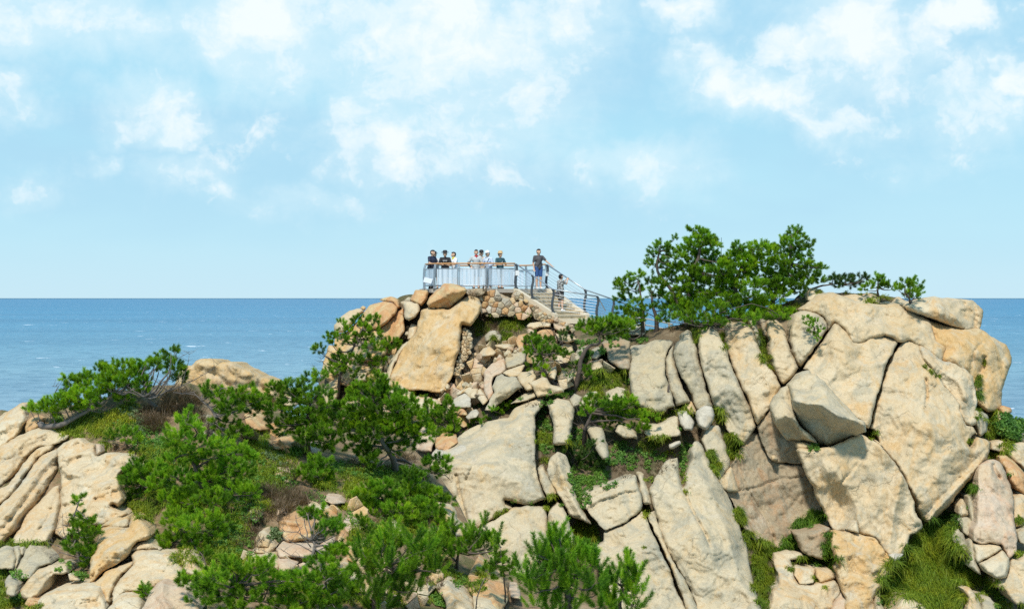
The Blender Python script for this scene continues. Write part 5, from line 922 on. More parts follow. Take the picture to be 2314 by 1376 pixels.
pine('seedling pine above the pinkish-white boulder','H','830,1260 825,1200','800,1150,35,36 840,1130,40,36 860,1180,30,36 810,1200,45,30 845,1220,30,22','pine_needles_bright',tone=.45,sc=.8,rt=.03)
pine('small dark pine sprig on the hillside grass','N','640,570 620,540','600,500,40,20 640,520,40,25 670,505,25,30 560,520,40,18 670,540,25,20',tone=.45,rt=.03,sc=.9,twigs=('640,560 560,540 500,545','620,560 570,590'))
# ---- front centre
pine('tall sparse pine rising in front of the knoll','P','425,425 435,380 445,300 495,205 520,140 545,90','450,70,30,20 520,60,30,30 555,45,20,18 600,55,40,30 545,90,40,28 600,110,40,28 560,130,60,26 400,130,32,20 440,145,50,26 390,118,16,16 480,110,30,26 350,185,30,22 335,180,14,14 520,165,45,26 600,170,60,26 680,160,50,28 640,175,40,20 460,215,45,26 500,225,50,26 570,235,70,24 630,245,35,20 430,260,45,36 400,295,38,24 480,270,60,26 520,320,45,24 570,345,40,20 430,230,30,25','pine_needles',tone=.38,rt=.10,off=.9,dens=.85,twigs=('440,300 370,250 350,220','430,330 360,310 330,260','440,210 390,190 350,240','430,360 370,360 340,420'))
pine('spreading pine with ball-like tufts left of the tall sparse one','P','300,650 295,590 290,520 300,440','130,360,20,20 150,385,42,30 200,360,60,30 210,340,18,16 260,355,50,30 320,320,50,26 350,300,25,20 290,390,85,36 370,385,50,28 150,450,60,32 110,470,20,22 220,440,80,36 250,410,60,30 200,540,80,40 140,530,35,26 300,490,70,46 290,560,55,50 380,600,55,50 350,560,50,40 360,500,60,40 400,630,30,28 250,520,50,36 320,440,60,36 400,440,70,36 430,510,60,40 300,600,60,40 220,500,50,36 420,560,50,40','pine_needles',tone=.38,rt=.10,off=1.0,twigs=('300,480 350,370 400,350','300,450 360,460 410,440'))
pine('dense dark pine in the centre with a bare inner hollow','P','700,740 690,680 640,610 610,540 600,440','630,310,22,28 625,350,40,36 600,400,65,42 540,370,60,30 510,400,40,30 680,380,60,36 650,370,40,30 740,405,50,33 770,430,30,28 520,440,80,42 450,450,50,36 640,460,95,46 720,450,60,40 760,480,75,42 570,520,100,46 480,500,60,36 690,540,85,40 800,500,60,36 820,560,70,36 690,590,90,32 600,630,60,40 590,690,45,36 610,715,28,22 780,600,60,30 720,640,80,32 500,560,65,36 550,590,50,36 560,470,70,36 600,560,80,40 720,540,80,36 640,500,80,36 500,620,60,36 560,660,50,36 760,560,60,36 700,420,60,30','pine_needles',tone=.38,rt=.14,off=1.2,dY=-.3,bark='grey_bark',twigs=('650,610 560,580 520,620','680,650 760,700 820,730','640,560 610,480 580,430','700,700 780,720 860,770'))
pine('upright-tufted pine branch reaching right toward the dome','P','760,600 820,590 900,540 950,500','840,430,16,22 865,460,40,40 855,490,40,30 935,420,12,22 940,460,25,45 915,490,45,36 960,470,20,25 980,530,25,25 940,520,55,32 990,575,30,14 890,530,50,30 960,565,40,20 880,570,50,20','pine_needles',tone=.42,rt=.06,off=1.3,dY=-.6,twigs=('820,590 900,580 980,600',))
pine('low right-hand pine branch over the dome\'s edge','P','700,690 760,700 830,740 880,745','850,720,35,25 890,700,45,26 935,700,20,22 920,735,30,26 880,750,45,22 870,690,15,18','pine_needles_bright',tone=.40,rt=.06,off=1.3,dY=-.6,twigs=('830,740 860,790 900,830','860,750 930,760 960,790','820,740 840,800 850,850'))
pine('dark pine clump beside the great dome\'s left edge','P','770,880 770,830 760,780','765,740,25,25 760,770,38,36 800,770,30,28 780,810,45,36 820,840,60,38 790,860,50,32 850,850,40,28 900,855,40,24 935,870,35,22 950,885,20,14 830,880,50,24 890,880,50,18','pine_needles',tone=.28,rt=.06,off=.7)
pine('soft bright low pine in the middle of the slope','P','640,900 640,870','620,810,60,25 580,830,50,32 650,820,65,36 570,870,60,36 640,870,85,42 720,870,75,36 600,920,80,36 700,930,95,42 790,920,80,42 870,940,60,32 840,900,55,30 890,960,40,32 900,990,25,18 760,960,60,30 650,950,60,26 540,850,28,30','pine_needles_bright',tone=.42,rt=.06,dens=1.05)
pine('small olive pine over the sandy patch','P','350,800 340,760','290,720,30,25 330,700,50,26 350,730,55,32 380,700,25,22 280,755,40,28 300,770,40,20 370,760,42,28 260,735,20,18 320,760,40,25','pine_needles_bright',tone=.42,rt=.05)
pine('tiny pine shoot above the pale central rock','P','550,1010 550,985','548,965,22,22 545,990,28,22 565,985,14,22 590,1015,20,16','pine_needles_bright',tone=.35,rt=.02,sc=.8)
pine('bare-twigged pine with scattered tufts over the ochre boulder','P','190,1260 240,1210 300,1170 330,1100 320,1060','290,925,26,20 320,940,38,26 350,920,16,14 280,955,30,18 380,960,36,22 400,1000,45,25 435,985,25,22 370,1000,25,25 430,1030,26,14 330,1010,22,16 420,1105,40,30 450,1090,20,20 440,1140,38,30 400,1130,36,26 350,1150,50,24','pine_needles_bright',tone=.38,rt=.10,off=1.0,bark='grey_bark',twigs=('330,1120 260,1080 180,1050','320,1070 250,1020 190,1020','330,1060 350,1000 400,960','300,1140 220,1130 150,1090','310,1090 270,1040 240,960','330,1110 400,1080 440,1060'))
pine('broad bright pine thicket on the bottom edge, left','N','1150,1420 1150,1340 1170,1260','900,1230,30,25 950,1240,60,36 1000,1280,70,36 1040,1200,70,32 1070,1230,70,36 1140,1160,60,30 1160,1190,80,36 1240,1170,80,40 1320,1140,30,30 1330,1170,42,36 1100,1260,110,46 1230,1260,100,46 1340,1240,75,46 1420,1240,55,36 1000,1330,90,36 1090,1320,80,36 1200,1330,110,46 1340,1320,95,46 1470,1290,80,46 1500,1230,45,38 1400,1370,110,36 1200,1390,110,30','pine_needles_bright',tone=.42,rt=.08,sc=1.05,off=.8,twigs=('1250,1180 1320,1150 1340,1100','960,1290 1050,1290 1100,1320','1310,1330 1340,1260 1400,1250'))
pine('pine tufts at the very bottom, below the bare-twigged pine','P','400,1390 390,1340 380,1260','350,1180,75,36 300,1230,70,32 380,1240,90,40 450,1200,50,36 300,1300,70,36 400,1320,100,42 480,1250,70,46 330,1350,60,26 240,1330,50,36 450,1290,70,40 420,1360,70,25 180,1310,60,40 150,1250,50,30','pine_needles_bright',tone=.38,rt=.08,sc=1.05,off=.9,bark='grey_bark')
pine('dark upright-shooted pine thicket, bottom centre','P','600,1400 610,1320 640,1240 660,1180','540,1090,25,30 560,1130,55,42 540,1160,40,36 640,1040,16,32 640,1080,25,36 690,1020,14,30 690,1060,25,36 620,1140,80,44 720,1110,85,46 780,1060,18,32 820,1100,60,46 860,1080,40,36 700,1180,120,46 820,1170,90,46 870,1150,50,40 560,1200,80,46 640,1250,120,46 780,1230,90,46 880,1200,40,30 560,1300,110,46 700,1310,110,46 620,1360,110,30 760,1290,70,36','pine_needles',tone=.40,rt=.10,sc=1.15,off=1.2,tpl=TPL2,dens=.62,up=1.3)
pine('yellow-green pine with pointed shoots left of the sapling','P','980,1190 985,1140 990,1100','840,1030,18,22 850,1050,36,26 890,1060,30,28 950,990,16,32 950,1030,32,36 910,1070,55,36 1000,1050,75,40 1060,1050,45,36 1110,1000,10,30 1110,1040,25,32 1130,1070,36,36 1170,1060,14,36 1150,1090,30,22 960,1110,85,36 1050,1100,75,36 1110,1110,36,28 900,1110,50,30','pine_needles_bright',tone=.40,rt=.08,sc=1.05,off=1.0,tpl=TPL2,dens=.7,up=1.2)
pine('thin-stemmed sapling pine with two tiers','P','1205,1380 1202,1300 1198,1220 1190,1150 1180,1090','1180,1085,12,22 1180,1110,18,25 1170,1140,25,22 1200,1150,25,22 1180,1180,36,28 1215,1175,25,25 1230,1165,14,25 1120,1210,30,14 1135,1225,28,14 1110,1195,14,18 1215,1215,25,14 1160,1165,25,20','pine_needles',tone=.28,rt=.04,sc=.9,off=.9,dens=.8)
pine('big foreground pine with tall candle-like shoots','Q','880,1440 870,1340 860,1240 840,1130','765,960,12,35 780,1010,32,46 820,955,12,38 830,1010,25,46 845,1000,12,32 700,1050,30,25 680,1080,25,36 720,1110,40,42 760,1110,60,46 840,1080,60,50 900,1040,25,45 900,1080,50,50 950,1060,40,50 970,1110,50,46 1020,1090,35,46 1030,1130,40,42 600,1150,18,36 640,1180,60,42 740,1190,80,44 850,1170,90,50 960,1170,85,50 630,1240,50,42 680,1270,80,42 790,1270,105,50 920,1260,105,50 1030,1210,65,50 1050,1270,60,42 700,1340,110,42 900,1340,130,42 1080,1350,80,36 800,1390,150,36','pine_needles_bright',tone=.42,rt=.12,sc=1.25,off=.6,dY=-6,tpl=TPL2,dens=.55,up=1.6)
pine('foreground pine just right of the big candle-shooted one','Q','1180,1440 1180,1340 1190,1240','1225,1110,14,40 1230,1150,32,46 1180,1180,36,32 1160,1210,50,36 1290,1170,14,36 1280,1200,36,42 1200,1220,70,42 1130,1260,75,46 1240,1280,75,46 1300,1290,36,42 1160,1340,110,42 1270,1350,60,36 1200,1400,120,30','pine_needles_bright',tone=.42,rt=.09,sc=1.2,off=.6,dY=-5.5,tpl=TPL2,dens=.55,up=1.5)
# ------------------------------------------------------------------ grass, leafy plants, dry stalks
def patch_points(fr, s, sp, r, box=True):
    pts = []
    for el_ in s.split():
        x, y, rx, ry = (float(v) for v in el_.split(',')); (cx, cy), = fx(fr, [(x, y)]); rx /= FR[fr][2]; ry /= FR[fr][2]
        n = max(3, int(1.5 * math.pi * rx * ry / sp ** 2 + 1.5))
        for i in range(n):
            a, q = r.uniform(0, 6.283), math.sqrt(r.random()) * .92; h, nr = hit(cx + math.cos(a) * q * rx, cy + math.sin(a) * q * ry)
            if h is not None: pts.append((h, nr))
    return pts
def blades(pts, r, L, wd, nb, droop, tone, lean=(0, -1, 0)):
    """long arching blades, three quads each, as one array"""
    Vs, Ts, Cs, k = [], [], [], 0
    for (h, nr) in pts:
        h = np.array(h); nr = np.array(nr); n = max(5, int(nb * r.uniform(.7, 1.3))); Lt = L * r.uniform(.7, 1.25); tn = tone + r.normal(0, .16)
        a = r.uniform(0, 6.283, n); el_ = r.uniform(.35, 1.25, n); d = np.stack([np.cos(a) * np.cos(el_), np.sin(a) * np.cos(el_) - .25, np.sin(el_)], 1) + nr * .45
        d /= np.linalg.norm(d, axis=1)[:, None]; l = Lt * r.uniform(.6, 1.15, n); base = h + r.normal(0, .035, (n, 3)) - nr * .02; sd = np.cross(d, np.array([0, 0, 1]) + r.normal(0, .4, (n, 3))); sd /= np.linalg.norm(sd, axis=1)[:, None]
        P = []
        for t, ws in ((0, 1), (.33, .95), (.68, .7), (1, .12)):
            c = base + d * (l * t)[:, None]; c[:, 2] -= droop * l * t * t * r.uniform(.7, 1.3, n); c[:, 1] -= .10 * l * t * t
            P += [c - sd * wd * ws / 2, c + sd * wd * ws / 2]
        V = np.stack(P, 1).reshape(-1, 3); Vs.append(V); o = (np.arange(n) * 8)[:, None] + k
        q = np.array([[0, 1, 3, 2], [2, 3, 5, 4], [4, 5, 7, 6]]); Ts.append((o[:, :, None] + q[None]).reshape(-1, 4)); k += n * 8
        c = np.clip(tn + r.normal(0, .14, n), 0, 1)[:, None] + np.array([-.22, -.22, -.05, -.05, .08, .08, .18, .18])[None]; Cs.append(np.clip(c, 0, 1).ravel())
    return np.concatenate(Vs), np.concatenate(Ts), np.concatenate(Cs)
def grass(name, label, spec, mat, L=.42, wd=.021, nb=22, droop=.75, tone=.5, sp=9, kind='stuff', cat=None, seed=1):
    r = np.random.default_rng(seed); pts = []
    for part in spec.split('|'): pts += patch_points(part[0], part[1:], sp, r)
    if not pts: return
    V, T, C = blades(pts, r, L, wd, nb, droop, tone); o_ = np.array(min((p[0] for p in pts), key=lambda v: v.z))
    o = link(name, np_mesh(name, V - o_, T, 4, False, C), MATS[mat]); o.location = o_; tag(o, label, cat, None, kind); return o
def leaves(name, label, spec, mat, size=.06, n_per=16, hgt=.12, tone=.5, sp=8, kind='stuff', cat=None, seed=1):
    r = np.random.default_rng(seed); pts = []
    for part in spec.split('|'): pts += patch_points(part[0], part[1:], sp, r)
    if not pts: return
    Vs, Cs = [], []
    for (h, nr) in pts:
        n = n_per; u = r.normal(0, 1, (n, 3)); u /= np.linalg.norm(u, axis=1)[:, None]; u = u + np.array(nr) * .7 + np.array([0, -.1, .5]); u /= np.linalg.norm(u, axis=1)[:, None]
        c = np.array(h) + u * (hgt * r.uniform(.3, 1.1, n))[:, None]; nn = u + r.normal(0, .5, (n, 3)); nn /= np.linalg.norm(nn, axis=1)[:, None]
        a = np.cross(nn, r.normal(0, 1, (n, 3))); a /= np.linalg.norm(a, axis=1)[:, None]; b = np.cross(nn, a); s_ = (size * r.uniform(.6, 1.2, n))[:, None]; tn = tone + r.normal(0, .12)
        V = np.stack([c - a * s_ * .5, c + b * s_ * .38 + nn * s_ * .1, c + a * s_ * .6, c - b * s_ * .38 + nn * s_ * .1], 1).reshape(-1, 3); Vs.append(V)
        Cs.append(np.repeat(np.clip(tn + r.normal(0, .15, n), 0, 1), 4))
    V = np.concatenate(Vs); o_ = np.array(min((p[0] for p in pts), key=lambda v: v.z))
    o = link(name, np_mesh(name, V - o_, np.arange(len(V)), 4, False, np.concatenate(Cs)), MATS[mat]); o.location = o_; tag(o, label, cat, None, kind); return o
GR, TU = 'grass', 'grass_tuft'
grass(GR,'long hanging grass filling the gully at the lower right','D500,850,110,55 400,930,85,50 540,960,75,60 330,985,65,60 450,1050,130,70 590,1080,95,65 640,1140,60,50 250,1110,110,60 420,1160,150,65 600,1180,100,65 190,1210,90,70 350,1250,160,70 540,1260,130,65 150,1300,50,50 450,1340,130,45 640,1320,50,60 620,1000,40,40 560,900,50,40','grass_blades',L=.72,wd=.02,nb=30,tone=.5,sp=9.5,seed=11)
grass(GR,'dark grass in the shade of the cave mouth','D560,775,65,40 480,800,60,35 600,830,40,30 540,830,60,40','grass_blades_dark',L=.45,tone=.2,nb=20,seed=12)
grass(GR,'grass curtain hanging between the largest pale slab and the stepped bedrock','C420,890,95,55 340,880,40,40 430,980,90,60 480,920,50,40 420,1100,95,80 470,1150,60,60 420,1210,90,70 430,1310,60,60 300,800,50,45 380,1040,60,50 440,1370,40,30','grass_blades',L=.5,nb=28,tone=.35,sp=9.5,seed=13)
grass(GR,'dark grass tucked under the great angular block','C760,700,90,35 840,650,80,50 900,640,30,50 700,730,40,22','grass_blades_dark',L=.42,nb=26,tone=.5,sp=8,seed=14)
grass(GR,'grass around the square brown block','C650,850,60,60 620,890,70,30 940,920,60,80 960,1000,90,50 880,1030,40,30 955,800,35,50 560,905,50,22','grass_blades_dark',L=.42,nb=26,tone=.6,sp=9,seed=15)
grass(GR,'grass growing in the crevices between the upright slabs','A735,220,45,60 730,280,25,60 980,290,30,70 960,220,25,30 1340,410,60,70 1310,300,35,50 1300,220,30,60 1370,480,25,40|C190,60,60,60 200,150,60,60 170,30,40,40 30,190,38,50 60,280,50,45 230,630,50,45 260,680,35,40','grass_blades',L=.36,nb=22,tone=.42,sp=8,seed=16)
grass(GR,'bright grass slope below the dark rust-stained boulder','K2000,620,120,60 1900,640,90,60 2060,700,130,70 1850,740,130,60 1980,790,130,55 1800,800,110,40 2160,690,70,90 1720,780,70,40 2200,860,40,60 1850,860,90,40 1650,810,60,40','grass_blades_yellow',L=.38,nb=24,tone=.42,sp=8.5,seed=17)
grass(GR,'yellowish grass on the back of the terrace','A380,900,80,35 430,930,80,35 330,880,60,30 560,880,80,40 640,850,60,28 700,900,40,40 440,1110,80,28 380,1150,60,25|F430,330,70,35 500,310,50,20 400,370,60,30','grass_blades_yellow',L=.30,nb=20,tone=.45,sp=8,seed=18)
grass(GR,'brownish grass hanging over the rubble wall\'s foot','S870,880,70,50 950,880,80,50 1000,930,80,60 1120,870,80,50 1200,880,70,60 1100,960,80,50 980,1000,70,60 760,960,60,60 700,1010,50,60 900,1100,70,50 1010,1090,60,60 1150,920,60,50 690,930,50,50','grass_blades',L=.34,nb=24,tone=.32,sp=8,seed=19)
grass(GR,'yellow-green grass in the knoll\'s lower cleft','J560,860,80,50 600,920,60,40 500,940,60,50 480,1000,50,45 740,610,50,30 790,570,40,30 690,1020,50,25 520,1060,40,30','grass_blades_yellow',L=.34,nb=22,tone=.3,sp=8,seed=20)
grass(GR,'bright grass meadow under the windswept pine','N480,430,120,40 560,440,90,45 400,470,110,40 330,490,60,30 450,500,120,35 540,490,90,35 620,430,70,45 600,400,50,30 520,560,30,30 650,380,50,35 280,440,30,20','grass_blades_yellow',L=.30,nb=22,tone=.5,sp=9,seed=21)
grass(GR,'mixed grass on the middle of the hillside','N760,620,60,55 740,570,40,35 790,660,40,30 1290,680,50,50 1320,740,80,50 1270,740,60,60 1350,710,40,40 1400,760,50,30 1290,520,50,30 1250,560,50,25 1300,560,30,50 1390,640,30,20 830,580,30,30 1180,960,60,50 1120,1000,60,40 1150,1060,50,40 1070,1060,50,40 1180,1120,60,50 1100,1110,50,40 1210,1010,40,40','grass_blades',L=.32,nb=22,tone=.55,sp=9,seed=22)
grass(GR,'yellow grass beside the tawny outcrop','H780,230,90,50 860,290,80,50 950,250,70,50 700,230,50,35 880,360,40,40|G840,740,60,40 920,740,60,50 960,700,50,40 900,790,50,30 960,440,40,40','grass_blades_yellow',L=.32,nb=22,tone=.38,sp=8.5,seed=23)
grass(GR,'bright yellow grass in the bottom left corner','G20,1160,40,30 -10,1200,40,50 10,1260,30,50 20,1330,60,50 60,1345,60,30 120,1330,40,25 30,960,60,18 120,970,70,14 250,965,50,15 230,1365,60,14','grass_blades_yellow',L=.30,nb=24,tone=.42,sp=8,seed=24)
grass(GR,'olive grass among the bottom pines','P620,1040,80,35 600,1090,50,35 700,1060,50,35 960,1230,60,25 1000,1240,40,25 500,1050,35,30 820,1010,40,25 1090,1230,30,40 1080,1270,40,30 780,1000,60,30 160,830,60,30 430,820,60,22 560,760,80,40 480,770,50,40','grass_blades',L=.32,nb=22,tone=.42,sp=9,seed=25)
grass(GR,'short summit grass by the capstone','B600,70,70,20 700,75,90,18 780,90,80,18 900,150,60,22 850,160,40,20 960,100,90,45 1020,110,60,50 930,60,50,40 1090,90,40,40 420,75,50,20 240,190,30,25 150,160,60,20|M1650,490,70,18 1500,510,30,12 1330,610,40,18','grass_blades_yellow',L=.24,nb=18,tone=.42,sp=8,seed=26)
grass(GR,'mossy turf under the ridge pines','M460,740,120,22 600,760,80,22 360,760,70,18 250,780,60,18 700,740,60,15 1150,680,60,18 620,790,30,40 820,760,40,25','grass_blades',L=.16,nb=16,tone=.25,sp=8,seed=27)
grass(GR,'green bank under the leafy bush at the right edge','D840,150,50,50 870,200,50,40 820,240,30,25 860,250,45,22 880,95,30,18 930,330,45,45 940,295,40,30 760,90,22,30 750,120,15,25','grass_blades',L=.34,nb=24,tone=.5,sp=8,seed=28)
grass(GR,'scrubby grass at the lower right edge','D800,1200,90,45 850,1240,60,40 760,1180,60,25 890,1300,40,25 920,1350,70,30 770,1290,40,35 700,1210,40,25 1040,1350,30,30','grass_blades',L=.3,nb=22,tone=.45,sp=8.5,seed=29)
grass(GR,'grass strip in the green channel beside the great dome','E740,320,60,40 760,300,50,40 720,280,40,30 1060,40,60,20 930,340,60,25 740,440,30,20','grass_blades',L=.28,nb=22,tone=.55,sp=8,seed=30)
grass(GR,'green undergrowth of grasses between the hillside pines','N820,640,120,80 780,800,90,80 900,820,150,60 1100,760,150,90 1230,860,90,60 1050,900,150,60 930,620,140,60 1180,640,120,60 1340,620,80,50 1420,700,70,50 1000,1100,120,60 1120,1180,120,50 900,1120,60,40 700,600,60,40|P60,640,70,60 180,700,80,50 60,860,60,50 640,760,140,50 780,800,80,60 560,820,80,50 880,980,80,40 700,1000,120,50 560,1010,80,50 640,1330,200,50 300,1330,180,50 900,1180,80,50 840,1300,70,60','grass_blades',L=.30,nb=20,tone=.5,sp=11,seed=33)
leaves('ground_cover','low leafy undergrowth shading the hillside soil','N820,700,120,80 900,820,150,60 1100,760,150,90 1180,640,120,60 1240,900,90,60 1050,1020,150,70 760,520,80,60 860,560,80,60 1420,760,60,50 1200,1100,70,50|P620,740,120,50 760,760,90,50 440,720,80,36 560,880,60,40 680,980,120,40 60,740,50,60 500,960,60,30','broad_leaves',tone=.4,seed=34,size=.07,sp=11)
def tuft(label, spec, mat='grass_blades', **k):
    many = len(spec.split()) > 1; kw = dict(L=.40, nb=30, tone=.45, sp=6.5, kind='stuff' if many else 'thing', cat=None if many else 'grass tuft', seed=hash_(label)); kw.update(k); grass(TU, label, spec, mat, **kw)
tuft('round dark-green tussock on the sandy slope','P235,655,42,22','grass_blades_dark',tone=.75,L=.5,nb=40)
tuft('spidery dark tussock under the central pine','P690,775,50,30','grass_blades_dark',tone=.6,L=.6)
tuft('long-leaved tussock under the olive pine','P370,790,50,35','grass_blades',tone=.75,L=.55)
tuft('bright tussock left of the soft low pine','P495,835,30,30','grass_blades',tone=.7,L=.45)
tuft('yellow tuft on bare sand in the centre of the slope','P462,905,32,14','grass_blades_yellow',tone=.6,L=.3)
tuft('fresh green tuft above the dead twigs\' left end','P100,905,38,22','grass_blades',tone=.8,L=.42)
tuft('round grass cushion at the foot of the ochre-streaked slab','J940,1070,45,28 1010,1075,70,35','grass_blades',tone=.25,L=.26)
tuft('tuft hanging in the main crack between the pale slabs','F392,762,26,26 385,785,18,18','grass_blades_yellow',tone=.45,L=.28)
tuft('little yellow tuft in the crack of the largest pale slab','F637,640,12,14','grass_blades_yellow',tone=.4,L=.2)
tuft('tiny tuft on the face of the slab left of the main crack','F382,990,13,9','grass_blades_yellow',tone=.4,L=.15)
tuft('tuft under the pointed slab, above the foreground pine','E1000,870,65,40 980,900,40,40 1040,900,40,36','grass_blades',tone=.35,L=.42)
tuft('yellowish tuft on the ledge below the dome, right','E800,680,40,22 770,710,30,20 770,745,22,26','grass_blades_yellow',tone=.35,L=.26)
tuft('yellow-brown tuft on the ledge below the dome, left','E515,755,20,12 480,775,28,14 450,795,20,9','grass_blades_yellow',tone=.3,L=.2)
tuft('tuft at the foot of the long dark crack','B880,1290,50,35 860,1330,30,30','grass_blades',tone=.45,L=.3)
tuft('tuft in the shoulder pocket above the hanging point','D698,288,22,22','grass_blades',tone=.4,L=.22)
tuft('dangling tuft in the seam of the orange shoulder, upper','B1790,860,28,40 1800,820,20,20','grass_blades',tone=.3,L=.35)
tuft('dangling tuft in the seam of the orange shoulder, lower','B1800,960,24,40','grass_blades_dark',tone=.6,L=.35)
tuft('small tuft in the slit of the orange shoulder','B1852,680,14,28','grass_blades',tone=.2,L=.2)
tuft('diagonal tuft lying across the huge face\'s top right','B1345,725,30,18 1390,765,30,16 1440,805,24,10','grass_blades',tone=.3,L=.22)
tuft('tuft beside the white blocks on the right','A935,890,40,50 950,950,30,40','grass_blades',tone=.5,L=.4)
tuft('dark tuft hanging below the long leaning slab','A1060,1130,50,50 1090,1180,40,50 1060,1240,50,40 1020,1100,25,25','grass_blades',tone=.3,L=.4)
tuft('yellow tuft on the right edge of the largest pale slab\'s top','A855,1250,38,40','grass_blades_yellow',tone=.3,L=.32)
tuft('tuft below the yellow one, against the upright slab','A900,1345,45,30','grass_blades',tone=.4,L=.32)
tuft('tuft with straw base on the stepped bedrock','C770,990,60,38','grass_blades',tone=.5,L=.34)
tuft('straw-coloured tuft left of the squared blocks','C650,1050,24,35','grass_blades_yellow',tone=.25,L=.24)
tuft('green tuft in the joint of the squared blocks','C838,1140,24,26','grass_blades',tone=.5,L=.22)
tuft('tiny tuft under the squared blocks','C920,1205,20,12','grass_blades',tone=.6,L=.16)
tuft('tuft crowning the cave\'s upright stones','D710,590,45,38','grass_blades_dark',tone=.7,L=.38)
tuft('spiky tuft against the right edge, lower','D1005,1020,40,26','grass_blades',tone=.6,L=.34)
tuft('dull tuft against the right edge, upper','D1015,800,30,32','grass_blades',tone=.25,L=.28)
tuft('wide tuft at the pale ledge over the rock finger','D850,365,42,30','grass_blades',tone=.6,L=.34)
tuft('tuft in the lower left joint of the largest pale slab\'s edge','C310,810,45,42','grass_blades',tone=.3,L=.34)
tuft('tuft at the foot of the recessed face, left','C240,655,40,36','grass_blades',tone=.2,L=.32)
leaves('leafy_bush','dark glossy bush against the sea at the right edge','D920,160,60,40 960,200,70,55 1010,190,45,40 990,240,45,28 1045,200,30,25 930,220,40,30','broad_leaves',size=.13,n_per=26,hgt=.22,tone=.3,sp=7,kind='thing',cat='bush',seed=41)
leaves('leafy_bush','small rounded bush on top of the great angular block','C828,118,48,28 850,100,25,18','broad_leaves',size=.09,n_per=22,hgt=.14,tone=.3,sp=6,kind='thing',cat='bush',seed=42)
leaves('leafy_bush','small dark bush above the squat grey block','A275,272,50,26','broad_leaves',size=.08,n_per=20,hgt=.12,tone=.35,sp=6,kind='thing',cat='bush',seed=43)
leaves('sage_plant','grey-green leafy plant left of the ochre boulder','I225,768,70,52','sage_leaves',size=.09,n_per=22,hgt=.12,tone=.5,sp=7,kind='thing',cat='plant',seed=44)
leaves('leafy_bush','green bush on the grey rock right of the twisted pine','K1920,430,50,50 1900,390,40,36','broad_leaves',size=.09,n_per=22,hgt=.14,tone=.4,sp=6.5,kind='thing',cat='bush',seed=45)
leaves('leafy_bush','small light bush at the bottom, left of the angular rock','I1580,1290,50,50 1600,1340,35,36','broad_leaves',size=.09,n_per=22,hgt=.14,tone=.55,sp=7,kind='thing',cat='bush',seed=46)
GC = 'ground_cover'
leaves(GC,'leafy ground cover in the channel beside the great dome','E745,220,50,36 760,250,50,30 770,380,60,32 730,370,36,22 740,120,26,40 790,50,50,20 850,45,50,18 735,160,22,30 975,575,50,36 1030,580,50,30 960,640,26,26 1080,545,40,26 900,35,30,12','broad_leaves',tone=.45,seed=51,size=.075)
leaves(GC,'leafy ground cover on the grassy terrace','F40,570,90,36 120,530,60,36 200,400,60,36 160,460,50,36 300,500,40,22 240,350,60,26 440,420,60,28 340,410,55,30 500,440,40,20 640,360,45,30 630,410,36,36 630,470,36,36 620,520,25,36 400,480,18,50 610,250,18,20 300,440,40,20 80,480,60,40','broad_leaves',tone=.5,seed=52,size=.075)
leaves(GC,'yellow-green creeping plants on the terrace edge','F620,560,25,36 405,570,30,26 540,410,40,25 500,300,36,14 350,350,40,20','grass_blades_yellow',tone=.4,seed=53,size=.06)
leaves(GC,'leafy patch beneath the grass tuft, left of the pale slab','E1040,960,60,40 1000,1000,40,40 1060,920,40,30 1000,960,40,36|F60,960,50,30','broad_leaves',tone=.5,seed=54,size=.075)
leaves(GC,'small leaves in the ledge under the dome','E555,710,38,16 680,712,26,12 860,720,22,20 800,930,22,26','broad_leaves',tone=.5,seed=55,size=.06)
leaves(GC,'sage-coloured plants on the sandy slope','L620,1000,60,45 690,960,50,40 950,1060,70,36 1030,1090,90,40 1090,1140,60,36 40,640,60,36 120,680,60,40 760,1010,40,30|N640,400,60,26 700,440,40,26 660,390,40,20 690,490,30,30','sage_leaves',tone=.45,seed=56,size=.08)
leaves(GC,'fresh leafy carpet right of the low creeping pine','H1820,480,70,60 1880,560,90,60 1960,640,80,45 1750,520,50,60 1900,480,50,40 2050,560,30,20','broad_leaves',tone=.6,seed=57,size=.075)
leaves(GC,'leafy plants among the lower left stones','G520,1180,40,30 490,1160,40,20 120,1180,45,26 90,1150,40,16 110,1310,45,28 130,1330,36,22 440,1110,26,16 370,1130,18,10 380,1085,18,9','broad_leaves',tone=.5,seed=58,size=.07)
leaves(GC,'leafy undergrowth around the central pines','I820,220,70,36 880,260,50,36 770,200,50,36 560,450,60,36 500,430,40,22 1230,450,50,36 1200,500,40,22 1780,1140,55,40 1600,1140,50,22 1730,1180,50,26 20,840,40,36 20,780,30,18 1000,250,60,40 960,290,50,26 620,490,50,26 220,290,60,20|P760,800,60,40 580,760,60,30','broad_leaves',tone=.45,seed=59,size=.075)
leaves(GC,'green herbs beneath the windswept pine','N760,600,40,40 800,560,40,40 840,600,40,30 700,560,50,30 300,440,30,22 620,470,60,20 720,500,40,30','broad_leaves',tone=.45,seed=60,size=.075)
leaves(GC,'herbs by the twisted pine and its boulders','K1310,900,70,28 1400,900,80,26 1520,880,60,20 1290,950,40,22 1200,1010,26,26 1180,1090,36,18 1200,1220,60,30 1720,480,50,50 1760,420,40,40 1420,650,60,50 1580,300,60,20 1640,290,60,26 960,960,60,10 2190,770,50,50 400,1030,60,36','broad_leaves',tone=.42,seed=61,size=.07)
leaves(GC,'low herbs at the lower right','D150,1350,60,30 190,1330,36,26 905,1310,36,22 680,730,16,20 958,505,20,14 1020,270,26,22 680,1060,36,22 890,1360,40,16|C990,1100,25,20 800,740,30,10','broad_leaves',tone=.35,seed=62,size=.07)
